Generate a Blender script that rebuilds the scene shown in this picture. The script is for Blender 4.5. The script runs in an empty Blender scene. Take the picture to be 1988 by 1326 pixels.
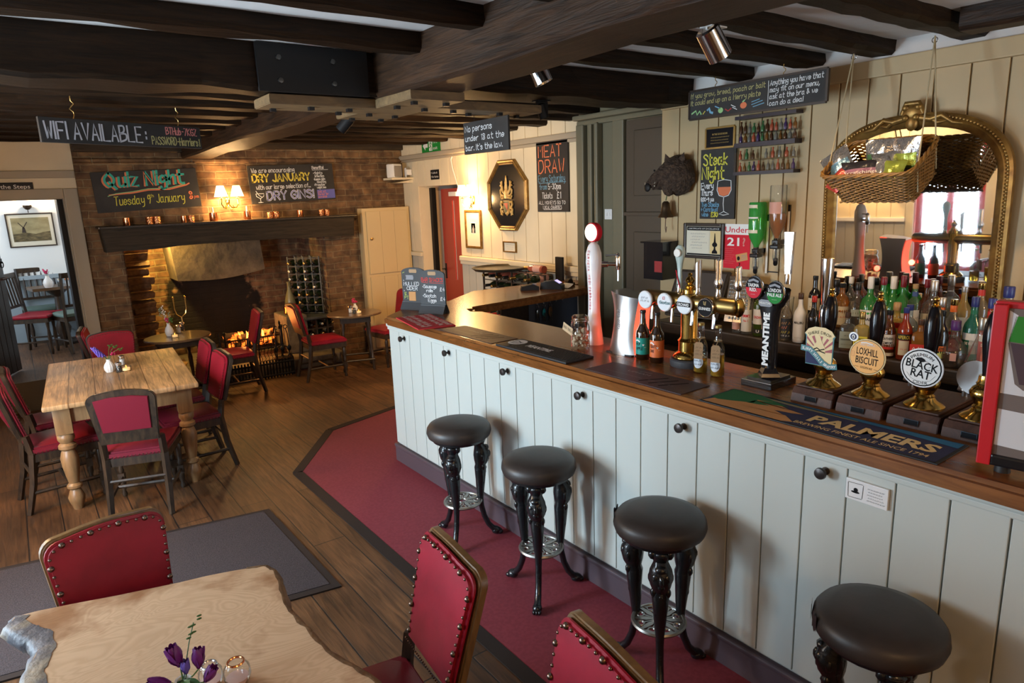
import bpy, bmesh, math, random
from mathutils import Vector, Matrix, Euler
PI=math.pi; rnd=random.Random(7)
S=bpy.context.scene; C=S.collection
# ---------------------------------------------------------------- camera
CR=Matrix(((0.80322021,0.15508928,-0.57513878),(-0.59461542,0.15099065,-0.78970521),(-0.03563424,0.97629357,0.21349722)))
CH=1.95; FPX=1310.0
cd=bpy.data.cameras.new('camera'); cam=bpy.data.objects.new('camera',cd); C.objects.link(cam)
cam.matrix_world=Matrix.Translation((0,0,CH))@CR.to_4x4()
cd.sensor_width=36; cd.lens=36*FPX/1988; cd.clip_start=.05; cd.clip_end=60
S.camera=cam
# ---------------------------------------------------------------- world, exposure
S.view_settings.view_transform='Standard'; S.view_settings.look='None'
S.view_settings.exposure=0.40; S.view_settings.gamma=1.0; S.view_settings.use_curve_mapping=False
W=bpy.data.worlds.new('world'); S.world=W; W.use_nodes=True
W.node_tree.nodes['Background'].inputs[0].default_value=(.62,.76,1,1)
W.node_tree.nodes['Background'].inputs[1].default_value=1.0
S.cycles.max_bounces=7; S.cycles.diffuse_bounces=4; S.cycles.glossy_bounces=4; S.cycles.transmission_bounces=7
S.cycles.transparent_max_bounces=12; S.cycles.caustics_reflective=False; S.cycles.caustics_refractive=False
S.cycles.sample_clamp_indirect=4.0
def area(name,loc,rot,sx,sy,power,col):
    l=bpy.data.lights.new(name,'AREA'); l.shape='RECTANGLE'; l.size=sx; l.size_y=sy; l.energy=power; l.color=col
    o=bpy.data.objects.new(name,l); C.objects.link(o); o.location=loc; o.rotation_euler=rot; return o
def point(name,loc,power,col,r=.03):
    l=bpy.data.lights.new(name,'POINT'); l.energy=power; l.color=col; l.shadow_soft_size=r
    o=bpy.data.objects.new(name,l); C.objects.link(o); o.location=loc; return o
def spot(name,loc,target,power,col,ang=60,r=.03,blend=.6):
    l=bpy.data.lights.new(name,'SPOT'); l.energy=power; l.color=col; l.shadow_soft_size=r; l.spot_size=math.radians(ang); l.spot_blend=blend
    o=bpy.data.objects.new(name,l); C.objects.link(o); o.location=loc
    o.rotation_euler=(Vector(target)-Vector(loc)).to_track_quat('-Z','Y').to_euler(); return o
DAY=(.74,.87,1.0); WARM=(1.0,.66,.30); HALO=(1.0,.80,.55)
# daylight through the glazed door and windows of the left wall, the unseen window added behind the camera and the far room's window
area('daylight_door',(-1.42,3.5,1.25),(0,-PI/2,0),1.4,.72,215,(.68,.84,1.0))
area('daylight_window_left',(-1.42,1.8,1.5),(0,-PI/2,0),1.2,1.1,20,DAY)
area('daylight_window_slim',(-1.42,5.2,1.5),(0,-PI/2,0),1.2,.6,40,DAY)
area('daylight_fill_rear',(3.0,-1.92,1.5),(PI/2,0,0),1.4,1.3,32,DAY)  # added fill for the foreground, set aside to spare the bar front
point('warm_fill_rear',(.3,-1.3,2.2),26,(1,.62,.30),.12)  # unseen warm fill added behind the camera, no fixture modelled
point('warm_fill_bar_end',(3.3,-.7,2.15),18,(1,.60,.28),.12)  # second added warm fill, out of view past the near bar end
area('daylight_far_room',(-1.4,9.4,1.7),(0,-PI/2,0),1.2,1.2,30,DAY)
# ---------------------------------------------------------------- unprojecting helper for laying things out on known planes
def at(px,py,**k):
    r=CR@Vector((px-994,-(py-663),-FPX)); (a,v),=k.items(); i='XYZ'.index(a); o=Vector((0,0,CH))
    return o+r*((v-o[i])/r[i])
# ---------------------------------------------------------------- materials
MATS={}
def mat(n,col=(.5,.5,.5),rough=.5,metal=0.0,emit=None,es=1.0,coat=0.0,spec=.5,noise=None,bump=None,trans=0,ior=1.45,alpha=1):
    if n in MATS: return MATS[n]
    m=bpy.data.materials.new(n); m.use_nodes=True; nt=m.node_tree; b=nt.nodes['Principled BSDF']
    b.inputs['Base Color'].default_value=(*col,1); b.inputs['Roughness'].default_value=rough; b.inputs['Metallic'].default_value=metal
    b.inputs['Specular IOR Level'].default_value=spec; b.inputs['IOR'].default_value=ior
    if coat: b.inputs['Coat Weight'].default_value=coat; b.inputs['Coat Roughness'].default_value=.12
    if trans: b.inputs['Transmission Weight'].default_value=trans
    if alpha<1: b.inputs['Alpha'].default_value=alpha
    if emit: b.inputs['Emission Color'].default_value=(*emit,1); b.inputs['Emission Strength'].default_value=es
    if noise or bump:
        tc=nt.nodes.new('ShaderNodeTexCoord')
        mp=nt.nodes.new('ShaderNodeMapping'); nt.links.new(tc.outputs['Object'],mp.inputs[0])
    if noise: # (scale, detail, col2, (sx,sy,sz), lo, hi)
        sc,de,c2,str_,lo,hi=noise
        mp.inputs['Scale'].default_value=str_
        nz=nt.nodes.new('ShaderNodeTexNoise'); nz.inputs['Scale'].default_value=sc; nz.inputs['Detail'].default_value=de
        nt.links.new(mp.outputs[0],nz.inputs['Vector'])
        r=nt.nodes.new('ShaderNodeValToRGB'); r.color_ramp.elements[0].position=lo; r.color_ramp.elements[1].position=hi
        r.color_ramp.elements[0].color=(*col,1); r.color_ramp.elements[1].color=(*c2,1)
        nt.links.new(nz.outputs[0],r.inputs[0]); nt.links.new(r.outputs[0],b.inputs['Base Color'])
    if bump: # (scale, strength, distance)
        bz=nt.nodes.new('ShaderNodeTexNoise'); bz.inputs['Scale'].default_value=bump[0]; bz.inputs['Detail'].default_value=4
        nt.links.new(mp.outputs[0],bz.inputs['Vector'])
        bp=nt.nodes.new('ShaderNodeBump'); bp.inputs['Strength'].default_value=bump[1]; bp.inputs['Distance'].default_value=bump[2]
        nt.links.new(bz.outputs[0],bp.inputs['Height']); nt.links.new(bp.outputs[0],b.inputs['Normal'])
    MATS[n]=m; return m
def N(nt,t,**k):
    n=nt.nodes.new('ShaderNode'+t)
    for a,v in k.items():
        if a in n.inputs: n.inputs[a].default_value=v
        else: setattr(n,a,v)
    return n
def brick_mat(n,c1,c2,mortar,sx=.23,sy=.075,axes='XZ',soot=None,msize=.012,bumpd=.012,rough=.85):
    m=bpy.data.materials.new(n); m.use_nodes=True; nt=m.node_tree; b=nt.nodes['Principled BSDF']; L=nt.links.new
    tc=N(nt,'TexCoord'); sp=N(nt,'SeparateXYZ'); cb=N(nt,'CombineXYZ'); L(tc.outputs['Object'],sp.inputs[0])
    L(sp.outputs[axes[0]],cb.inputs[0]); L(sp.outputs[axes[1]],cb.inputs[1])
    wz=N(nt,'TexNoise'); wz.inputs['Scale'].default_value=5; wz.inputs['Detail'].default_value=3; L(tc.outputs['Object'],wz.inputs['Vector'])
    ws=N(nt,'VectorMath',operation='SCALE'); L(wz.outputs['Color'],ws.inputs[0]); ws.inputs['Scale'].default_value=.035
    wa=N(nt,'VectorMath',operation='ADD'); L(cb.outputs[0],wa.inputs[0]); L(ws.outputs[0],wa.inputs[1])
    br=N(nt,'TexBrick'); L(wa.outputs[0],br.inputs['Vector'])
    br.inputs['Color1'].default_value=(*c1,1); br.inputs['Color2'].default_value=(*c2,1); br.inputs['Mortar'].default_value=(*mortar,1)
    br.inputs['Scale'].default_value=1; br.inputs['Brick Width'].default_value=sx; br.inputs['Row Height'].default_value=sy
    br.inputs['Mortar Size'].default_value=msize; br.inputs['Mortar Smooth'].default_value=.4
    nz=N(nt,'TexNoise'); nz.inputs['Scale'].default_value=9; nz.inputs['Detail'].default_value=6; L(tc.outputs['Object'],nz.inputs['Vector'])
    rp=N(nt,'ValToRGB'); rp.color_ramp.elements[0].position=.3; rp.color_ramp.elements[1].position=.75
    rp.color_ramp.elements[0].color=(.35,.32,.3,1); rp.color_ramp.elements[1].color=(1.35,1.3,1.2,1); L(nz.outputs[0],rp.inputs[0])
    mx=N(nt,'MixRGB',blend_type='MULTIPLY'); mx.inputs[0].default_value=1; L(br.outputs['Color'],mx.inputs[1]); L(rp.outputs[0],mx.inputs[2])
    last=mx
    if soot: # soot stain: an irregular black deposit around a centre (x,z,rx,rz) in the wall's own frame
        x0,z0,rx,rz=soot
        ma=N(nt,'Mapping'); ma.inputs['Location'].default_value=(-x0/rx,-z0/rz,0); ma.inputs['Scale'].default_value=(1/rx,1/rz,1); L(wa.outputs[0],ma.inputs[0])
        ln=N(nt,'VectorMath',operation='LENGTH'); L(ma.outputs[0],ln.inputs[0])
        ad=N(nt,'Math',operation='MULTIPLY_ADD'); L(nz.outputs[0],ad.inputs[0]); ad.inputs[1].default_value=.7; L(ln.outputs['Value'],ad.inputs[2])
        r2=N(nt,'ValToRGB'); r2.color_ramp.elements[0].position=.9; r2.color_ramp.elements[1].position=1.35
        r2.color_ramp.elements[0].color=(.03,.028,.03,1); r2.color_ramp.elements[1].color=(1,1,1,1); L(ad.outputs[0],r2.inputs[0])
        m2=N(nt,'MixRGB',blend_type='MULTIPLY'); m2.inputs[0].default_value=1; L(mx.outputs[0],m2.inputs[1]); L(r2.outputs[0],m2.inputs[2]); last=m2
    L(last.outputs[0],b.inputs['Base Color']); b.inputs['Roughness'].default_value=rough
    hh=N(nt,'MixRGB',blend_type='SUBTRACT'); hh.inputs[0].default_value=.8; L(nz.outputs[0],hh.inputs[1]); L(br.outputs['Fac'],hh.inputs[2])
    bp=N(nt,'Bump'); bp.inputs['Strength'].default_value=.8; bp.inputs['Distance'].default_value=bumpd; L(hh.outputs[0],bp.inputs['Height']); L(bp.outputs[0],b.inputs['Normal'])
    MATS[n]=m; return m
def wood_mat(n,c1,c2,grain=(1,12,12),scale=3,rough=.5,bumps=.25,bumpd=.004,coat=0,dist=1.2,spec=.5):
    m=bpy.data.materials.new(n); m.use_nodes=True; nt=m.node_tree; b=nt.nodes['Principled BSDF']; L=nt.links.new
    tc=N(nt,'TexCoord'); mp=N(nt,'Mapping'); mp.inputs['Scale'].default_value=grain; L(tc.outputs['Object'],mp.inputs[0])
    nz=N(nt,'TexNoise'); nz.inputs['Scale'].default_value=scale; nz.inputs['Detail'].default_value=7; nz.inputs['Distortion'].default_value=dist; nz.inputs['Roughness'].default_value=.62
    L(mp.outputs[0],nz.inputs['Vector'])
    rp=N(nt,'ValToRGB'); rp.color_ramp.elements[0].position=.3; rp.color_ramp.elements[1].position=.72
    rp.color_ramp.elements[0].color=(*c1,1); rp.color_ramp.elements[1].color=(*c2,1); L(nz.outputs[0],rp.inputs[0]); L(rp.outputs[0],b.inputs['Base Color'])
    b.inputs['Roughness'].default_value=rough; b.inputs['Specular IOR Level'].default_value=spec
    if coat: b.inputs['Coat Weight'].default_value=coat; b.inputs['Coat Roughness'].default_value=.1
    bp=N(nt,'Bump'); bp.inputs['Strength'].default_value=bumps; bp.inputs['Distance'].default_value=bumpd; L(nz.outputs[0],bp.inputs['Height']); L(bp.outputs[0],b.inputs['Normal'])
    MATS[n]=m; return m
def plank_mat(n,c1,c2,gap,width=.19,length=2.2,rough=.55):
    # floorboards running along Y
    m=bpy.data.materials.new(n); m.use_nodes=True; nt=m.node_tree; b=nt.nodes['Principled BSDF']; L=nt.links.new
    tc=N(nt,'TexCoord'); sp=N(nt,'SeparateXYZ'); cb=N(nt,'CombineXYZ'); L(tc.outputs['Object'],sp.inputs[0]); L(sp.outputs['Y'],cb.inputs[0]); L(sp.outputs['X'],cb.inputs[1])
    br=N(nt,'TexBrick'); L(cb.outputs[0],br.inputs['Vector']); br.offset=.37
    br.inputs['Color1'].default_value=(*c1,1); br.inputs['Color2'].default_value=(*c2,1); br.inputs['Mortar'].default_value=(*gap,1); br.inputs['Scale'].default_value=1
    br.inputs['Brick Width'].default_value=length; br.inputs['Row Height'].default_value=width; br.inputs['Mortar Size'].default_value=.004; br.inputs['Mortar Smooth'].default_value=.2
    mp=N(nt,'Mapping'); mp.inputs['Scale'].default_value=(22,1.6,1); L(tc.outputs['Object'],mp.inputs[0])
    nz=N(nt,'TexNoise'); nz.inputs['Scale'].default_value=2.2; nz.inputs['Detail'].default_value=7; nz.inputs['Distortion'].default_value=.8; L(mp.outputs[0],nz.inputs['Vector'])
    n2=N(nt,'TexNoise'); n2.inputs['Scale'].default_value=1.7; n2.inputs['Detail'].default_value=4; L(tc.outputs['Object'],n2.inputs['Vector'])
    rp=N(nt,'ValToRGB'); rp.color_ramp.elements[0].position=.3; rp.color_ramp.elements[1].position=.7
    rp.color_ramp.elements[0].color=(.45,.42,.4,1); rp.color_ramp.elements[1].color=(1.3,1.25,1.2,1); L(nz.outputs[0],rp.inputs[0])
    r2=N(nt,'ValToRGB'); r2.color_ramp.elements[0].position=.35; r2.color_ramp.elements[1].position=.65
    r2.color_ramp.elements[0].color=(.6,.55,.5,1); r2.color_ramp.elements[1].color=(1.25,1.2,1.15,1); L(n2.outputs[0],r2.inputs[0])
    mx=N(nt,'MixRGB',blend_type='MULTIPLY'); mx.inputs[0].default_value=1; L(br.outputs['Color'],mx.inputs[1]); L(rp.outputs[0],mx.inputs[2])
    m2=N(nt,'MixRGB',blend_type='MULTIPLY'); m2.inputs[0].default_value=1; L(mx.outputs[0],m2.inputs[1]); L(r2.outputs[0],m2.inputs[2])
    L(m2.outputs[0],b.inputs['Base Color'])
    ru=N(nt,'MapRange'); ru.inputs['To Min'].default_value=rough-.15; ru.inputs['To Max'].default_value=rough+.15; L(n2.outputs[0],ru.inputs[0]); L(ru.outputs[0],b.inputs['Roughness'])
    h=N(nt,'MixRGB',blend_type='SUBTRACT'); h.inputs[0].default_value=.9; L(nz.outputs[0],h.inputs[1]); L(br.outputs['Fac'],h.inputs[2])
    bp=N(nt,'Bump'); bp.inputs['Strength'].default_value=.5; bp.inputs['Distance'].default_value=.005; L(h.outputs[0],bp.inputs['Height']); L(bp.outputs[0],b.inputs['Normal'])
    MATS[n]=m; return m
def glass_mat(n,col=(1,1,1),t=.9,rough=.03,body=0):
    # clear tinted glass that lets lamp light through
    m=bpy.data.materials.new(n); m.use_nodes=True; nt=m.node_tree; nt.nodes.clear(); L=nt.links.new
    o=N(nt,'OutputMaterial'); mx=N(nt,'MixShader'); tr=N(nt,'BsdfTransparent'); gl=N(nt,'BsdfGlossy'); fr=N(nt,'LayerWeight')
    tr.inputs[0].default_value=(*col,1); gl.inputs['Roughness'].default_value=rough; fr.inputs['Blend'].default_value=1-t
    ad=N(nt,'Math',operation='MULTIPLY_ADD'); L(fr.outputs['Fresnel'],ad.inputs[0]); ad.inputs[1].default_value=.75; ad.inputs[2].default_value=.06
    L(ad.outputs[0],mx.inputs[0]); L(gl.outputs[0],mx.inputs[2])
    if body:
        m2=N(nt,'MixShader'); m2.inputs[0].default_value=body; df=N(nt,'BsdfDiffuse'); tl=N(nt,'BsdfTranslucent'); m3=N(nt,'MixShader')
        df.inputs[0].default_value=(*col,1); tl.inputs[0].default_value=(*col,1); L(df.outputs[0],m3.inputs[1]); L(tl.outputs[0],m3.inputs[2]); L(tr.outputs[0],m2.inputs[1]); L(m3.outputs[0],m2.inputs[2]); L(m2.outputs[0],mx.inputs[1])
    else: L(tr.outputs[0],mx.inputs[1])
    L(mx.outputs[0],o.inputs[0])
    MATS[n]=m; return m
# ---------------------------------------------------------------- mesh builder
class B:
    def __init__(s): s.bm=bmesh.new(); s.T=Matrix.Identity(4)
    def _v(s,p): return s.bm.verts.new(s.T@Vector(p))
    def box(s,x0,x1,y0,y1,z0,z1,bev=0):
        v=[s._v((x,y,z)) for z in(z0,z1) for y in(y0,y1) for x in(x0,x1)]
        fs=[s.bm.faces.new([v[i] for i in f]) for f in((0,2,3,1),(4,5,7,6),(0,1,5,4),(2,6,7,3),(0,4,6,2),(1,3,7,5))]
        if bev:
            es={e for f in fs for e in f.edges}
            bmesh.ops.bevel(s.bm,geom=list(es),offset=bev,segments=2,affect='EDGES',profile=.6)
        return s
    def prism(s,poly,h0,h1,axis='Z',bev=0):
        f={'Z':lambda a,b,c:(a,b,c),'Y':lambda a,b,c:(a,c,b),'X':lambda a,b,c:(c,a,b)}[axis]
        A=[s._v(f(x,y,h0)) for x,y in poly]; D=[s._v(f(x,y,h1)) for x,y in poly]; n=len(poly)
        fs=[s.bm.faces.new(A[::-1]),s.bm.faces.new(D)]
        for i in range(n): fs.append(s.bm.faces.new((A[i],A[(i+1)%n],D[(i+1)%n],D[i])))
        bmesh.ops.recalc_face_normals(s.bm,faces=fs)
        if bev:
            es=[e for e in fs[1].edges]+[e for e in fs[0].edges]
            bmesh.ops.bevel(s.bm,geom=es,offset=bev,segments=2,affect='EDGES')
        return s
    def lathe(s,prof,seg=20,cap=True,sx=1,sy=1):
        rings=[]
        for r,z in prof:
            if r<1e-5: rings.append([s._v((0,0,z))])
            else: rings.append([s._v((r*sx*math.cos(2*PI*i/seg),r*sy*math.sin(2*PI*i/seg),z)) for i in range(seg)])
        fs=[]
        for a,b in zip(rings,rings[1:]):
            for i in range(seg):
                j=(i+1)%seg
                if len(a)==1 and len(b)==1: continue
                if len(a)==1: fs.append(s.bm.faces.new((a[0],b[j],b[i])))
                elif len(b)==1: fs.append(s.bm.faces.new((a[i],a[j],b[0])))
                else: fs.append(s.bm.faces.new((a[i],a[j],b[j],b[i])))
        if cap:
            if len(rings[0])>1: fs.append(s.bm.faces.new(rings[0][::-1]))
            if len(rings[-1])>1: fs.append(s.bm.faces.new(rings[-1]))
        bmesh.ops.recalc_face_normals(s.bm,faces=fs)
        return s
    def tube(s,pts,r,seg=8,cap=True,sq=1.0):
        pts=[Vector(p) for p in pts]; n=len(pts); rr=r if isinstance(r,(list,tuple)) else [r]*n
        rings=[]; up=None
        for i,p in enumerate(pts):
            d=(pts[min(i+1,n-1)]-pts[max(i-1,0)]).normalized()
            if up is None:
                up=Vector((0,0,1)) if abs(d.z)<.9 else Vector((1,0,0))
            a=d.cross(up); 
            if a.length<1e-4: a=d.cross(Vector((0,1,0)))
            a.normalize(); b=a.cross(d).normalized(); up=b
            rings.append([s._v(p+(a*math.cos(2*PI*k/seg)+b*sq*math.sin(2*PI*k/seg))*rr[i]) for k in range(seg)])
        fs=[]
        for A,D in zip(rings,rings[1:]):
            for k in range(seg): fs.append(s.bm.faces.new((A[k],A[(k+1)%seg],D[(k+1)%seg],D[k])))
        if cap: fs+= [s.bm.faces.new(rings[0][::-1]),s.bm.faces.new(rings[-1])]
        bmesh.ops.recalc_face_normals(s.bm,faces=fs)
        return s
    def ball(s,c,r,seg=10,sc=(1,1,1)):
        M=Matrix.Translation(c)@Matrix.Diagonal((r*sc[0],r*sc[1],r*sc[2],1))
        bmesh.ops.create_uvsphere(s.bm,u_segments=seg,v_segments=max(4,seg*2//3),radius=1,matrix=s.T@M); return s
    def torus(s,c,R,r,axis='Z',seg=20,a0=0,a1=2*PI):
        f={'Z':lambda a,b:(c[0]+a,c[1]+b,c[2]),'Y':lambda a,b:(c[0]+a,c[1],c[2]+b),'X':lambda a,b:(c[0],c[1]+a,c[2]+b)}[axis]
        full=abs(a1-a0-2*PI)<1e-6
        pts=[f(R*math.cos(a0+(a1-a0)*i/seg),R*math.sin(a0+(a1-a0)*i/seg)) for i in range(seg+1)]
        return s.tube(pts,r,6,not full)
    def quad(s,*p):
        s.bm.faces.new([s._v(q) for q in p]); return s
    def sheet(s,fn,nu,nv):
        g=[[s._v(fn(i/nu,j/nv)) for j in range(nv+1)] for i in range(nu+1)]
        for i in range(nu):
            for j in range(nv): s.bm.faces.new((g[i][j],g[i+1][j],g[i+1][j+1],g[i][j+1]))
        return s
    def mesh(s,name,m,smooth=True,ang=40):
        me=bpy.data.meshes.new(name); s.bm.to_mesh(me); s.bm.free(); me.materials.append(m)
        if smooth and len(me.polygons):
            for p in me.polygons: p.use_smooth=True
            try: me.set_sharp_from_angle(angle=math.radians(ang))
            except Exception: pass
        return me
    def out(s,name,m,parent=None,smooth=True,ang=40,loc=None,**props):
        o=bpy.data.objects.new(name,s.mesh(name,m,smooth,ang)); C.objects.link(o)
        if parent is not None: o.parent=parent
        if loc is not None: o.location=loc
        for k,v in props.items(): o[k]=v
        return o
def tag(o,label,cat,group=None):
    o['label']=label; o['category']=cat
    if group: o['group']=group
    return o
def thing(name,label,cat,loc=(0,0,0),rz=0,group=None,rot=None,scale=None):
    o=bpy.data.objects.new(name,None); C.objects.link(o); o.empty_display_size=.05
    o.location=loc; o.rotation_euler=rot if rot else (0,0,rz)
    if scale: o.scale=(scale,)*3
    return tag(o,label,cat,group)
FACE={'-Y':(PI/2,0,0),'-X':(PI/2,0,-PI/2),'+X':(PI/2,0,PI/2),'+Y':(PI/2,0,PI),'up':(0,0,0)}
def hung(name,label,cat,loc,face='-X',group=None):   # wall thing: local x to the right, y up, z out of the wall
    return thing(name,label,cat,loc,0,group,rot=FACE[face])
def struct(o): o['kind']='structure'; return o
def dup(root,loc=None,rz=None,label=None,name=None):
    r=root.copy(); C.objects.link(r)
    if loc is not None: r.location=loc
    if rz is not None: r.rotation_euler=(0,0,rz)
    if label: r['label']=label
    for ch in root.children:
        c=ch.copy(); C.objects.link(c); c.parent=r
        for g in ch.children:
            d=g.copy(); C.objects.link(d); d.parent=c
    return r
# ---------------------------------------------------------------- lettering
GL={'A':'-02 28 42;-14 34','B':'-02 08;08 38 36 05;05 45 43 02','C':'47 28 06 04 22 43','D':'-02 08;08 38 46 44 22 02','E':'-48 08 02 42;-05 35','F':'-48 08 02;-05 35','G':'47 28 06 04 22 43 45;-45 25','H':'-08 02;-48 42;-05 45','I':'-08 02','J':'38 33 22 03','K':'-08 02;-48 05 42','L':'-08 02 42','M':'-02 08 25 48 42','N':'-02 08 42 48','O':'28 06 04 22 44 46 28','P':'-02 08;08 38 46 35 05','Q':'28 06 04 22 44 46 28;-24 51','R':'-02 08;08 38 46 35 05;-25 42','S':'47 28 07 16 35 43 22 03','T':'-08 48;-28 22','U':'08 04 22 44 48','V':'-08 22 48','W':'-08 12 26 32 48','X':'-08 42;-48 02','Y':'-08 25 48;-25 22','Z':'-08 48 02 42',
'a':'35 16 04 03 12 33;36 33 42','b':'-08 02;04 26 34 33 12 03','c':'35 16 04 03 12 33','d':'35 16 04 03 12 33;-38 32','e':'04 34 35 16 04 03 12 33','f':'38 27 22;-06 36','g':'35 16 04 13 34;36 31 10 01','h':'-08 02;04 26 35 32','i':'-06 02;-08 07','j':'26 21 00;-28 27','k':'-08 02;-36 04 32','l':'-08 02','m':'-06 02;05 16 25 22;25 36 45 42','n':'-06 02;05 26 35 32','o':'26 05 03 12 33 35 26','p':'-06 00;05 26 34 12 03','q':'35 16 04 13 34;-36 30','r':'-06 02;04 26 36','s':'35 16 05 24 33 12 03','t':'18 13 22 32;-06 36','u':'06 03 12 33;-36 32','v':'-06 22 46','w':'-06 12 24 32 46','x':'-06 32;-36 02','y':'06 04 13 34;36 31 10','z':'-06 36 02 32',
'0':'28 06 04 22 44 46 28','1':'-17 28 22','2':'07 18 37 26 02;-02 42','3':'07 28 37 25 34 22 03','4':'-32 38 04 44','5':'-38 08 05;05 35 33 12 03','6':'37 18 04 12 33 25 04','7':'-08 48 12','8':'25 07 18 37 25 03 12 33 25','9':'36 18 06 15 36 22',
'.':'-02 03','!':'-08 04;-02 03',':':'-02 03;-05 06',',':'-13 01',"'":'-08 07','-':'-15 35','+':'-15 45;-27 23','&':'43 07 18 27 04 12 35','£':'47 28 16 13 02;-02 42;-15 35','?':'07 18 37 25 24;-22 23','*':'-15 25;-14 24','=':'-06 46;-04 44','(':'28 06 04 22',')':'08 26 24 02','_':'-01 61'}
def stroke_text(b,text,x,y,h,w=None,slant=0.0,jit=.02,z=.0012,sp=1.3,rot=0,wid=1.0,fit=None):
    if fit: sp=1.5; k=fit/twidth(text,h,sp,1.0); wid,sp=k,sp*k
    u=h/6.0; w=w or h*.11; cx=x; ca,sa=math.cos(rot),math.sin(rot); rr=random.Random(text)
    for ch in text:
        if ch==' ': cx+=u*2.6*wid; continue
        g=GL.get(ch) or GL.get(ch.upper())
        if not g: continue
        mxx=0; dy=rr.uniform(-jit,jit)*h
        for st in g.split(';'):
            straight=st[0]=='-'; P=[(int(t[0]),int(t[1])-2) for t in st.lstrip('-').split()]
            mxx=max(mxx,max(p[0] for p in P))
            if not straight and len(P)>2:
                q=[]
                for i in range(len(P)-1):
                    p0=P[max(i-1,0)];p1=P[i];p2=P[i+1];p3=P[min(i+2,len(P)-1)]
                    for k in range(3):
                        t=k/3
                        q.append(tuple(.5*((2*p1[c])+(-p0[c]+p2[c])*t+(2*p0[c]-5*p1[c]+4*p2[c]-p3[c])*t*t+(-p0[c]+3*p1[c]-3*p2[c]+p3[c])*t**3) for c in(0,1)))
                P=q+[P[-1]]
            L=[]
            for px,py in P:
                lx=cx-x+(px*wid+slant*py)*u; ly=py*u+dy
                L.append(Vector((x+lx*ca-ly*sa,y+lx*sa+ly*ca)))
            ribbon(b,L,w,z)
        cx+=(mxx*wid+sp)*u
    return cx-x
def ribbon(b,L,w,z=.0012):
    n=len(L); l=[];r=[]
    L=[Vector(p) for p in L]
    for i,p in enumerate(L):
        d=(L[min(i+1,n-1)]-L[max(i-1,0)])
        d=d.normalized() if d.length>0 else Vector((1,0))
        e=d*(w*.4 if i==n-1 else (-w*.4 if i==0 else 0)); nn=Vector((-d.y,d.x))*w*.5
        l.append(b._v((p.x+e.x+nn.x,p.y+e.y+nn.y,z))); r.append(b._v((p.x+e.x-nn.x,p.y+e.y-nn.y,z)))
    for i in range(n-1):
        try: b.bm.faces.new((l[i],r[i],r[i+1],l[i+1]))
        except Exception: pass
def twidth(text,h,sp=1.3,wid=1.0):
    u=h/6; t=0
    for ch in text:
        if ch==' ': t+=2.6*wid*u; continue
        g=GL.get(ch) or GL.get(ch.upper())
        if g: t+=(max(int(p[0]) for st in g.split(';') for p in st.lstrip('-').split())*wid+sp)*u
    return t
_FC={}
def print_text(b,text,x,y,h,bold=.0,align='LEFT',width=None,z=.0012,arc=None,shear=0,rot=0):
    # printed lettering from the built-in font, flattened into the mesh; h = cap height
    key=(text,bold,shear)
    if key not in _FC:
        cu=bpy.data.curves.new('t','FONT'); cu.body=text; cu.size=1; cu.offset=bold; cu.shear=shear; cu.resolution_u=2
        o=bpy.data.objects.new('t',cu); C.objects.link(o); bpy.context.view_layer.update()
        me=bpy.data.meshes.new_from_object(o.evaluated_get(bpy.context.evaluated_depsgraph_get()))
        vs=[v.co.copy() for v in me.vertices]; fs=[list(p.vertices) for p in me.polygons]
        bpy.data.objects.remove(o); bpy.data.curves.remove(cu); bpy.data.meshes.remove(me); _FC[key]=(vs,fs)
    vs,fs=_FC[key]
    if not vs: return
    x0=min(v.x for v in vs); x1=max(v.x for v in vs); k=h/.73; kx=width/(x1-x0) if width else k
    tw=(x1-x0)*kx; ox={'LEFT':0,'CENTER':-tw/2,'RIGHT':-tw}[align]; ca,sa=math.cos(rot),math.sin(rot)
    out=[]
    for v in vs:
        lx=(v.x-x0)*kx+ox; ly=v.y*k
        if arc: a=lx/arc; R=arc+ly; lx,ly=R*math.sin(a),R*math.cos(a)-arc
        out.append(b._v((x+lx*ca-ly*sa,y+lx*sa+ly*ca,z)))
    for f in fs:
        try: b.bm.faces.new([out[i] for i in f])
        except Exception: pass
def letters(root,colors,items,z=.0015,name='lettering'):
    # items: (colour key, 's'|'p', text, x, y, h, {opts}); one part per colour
    by={}
    for it in items: by.setdefault(it[0],[]).append(it)
    for ck,its in by.items():
        b=B()
        for _,kind,text,x,y,h,op in its:
            if kind=='s': stroke_text(b,text,x,y,h,z=z,**op)
            elif kind=='p': print_text(b,text,x,y,h,z=z,**op)
            elif kind=='l': ribbon(b,text,h,z)     # drawn line: points in `text`, width h
            elif kind=='b': b.quad((x,y,z),(x+text[0],y,z),(x+text[0],y+text[1],z),(x,y+text[1],z))
            elif kind=='c':                        # disc: text=(rx,ry)
                b.bm.faces.new([b._v((x+text[0]*math.cos(a*PI/12),y+text[1]*math.sin(a*PI/12),z)) for a in range(24)])
            elif kind=='g': b.bm.faces.new([b._v((px,py,z)) for px,py in text])
        b.out(name,colors[ck],root,smooth=False)
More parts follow.
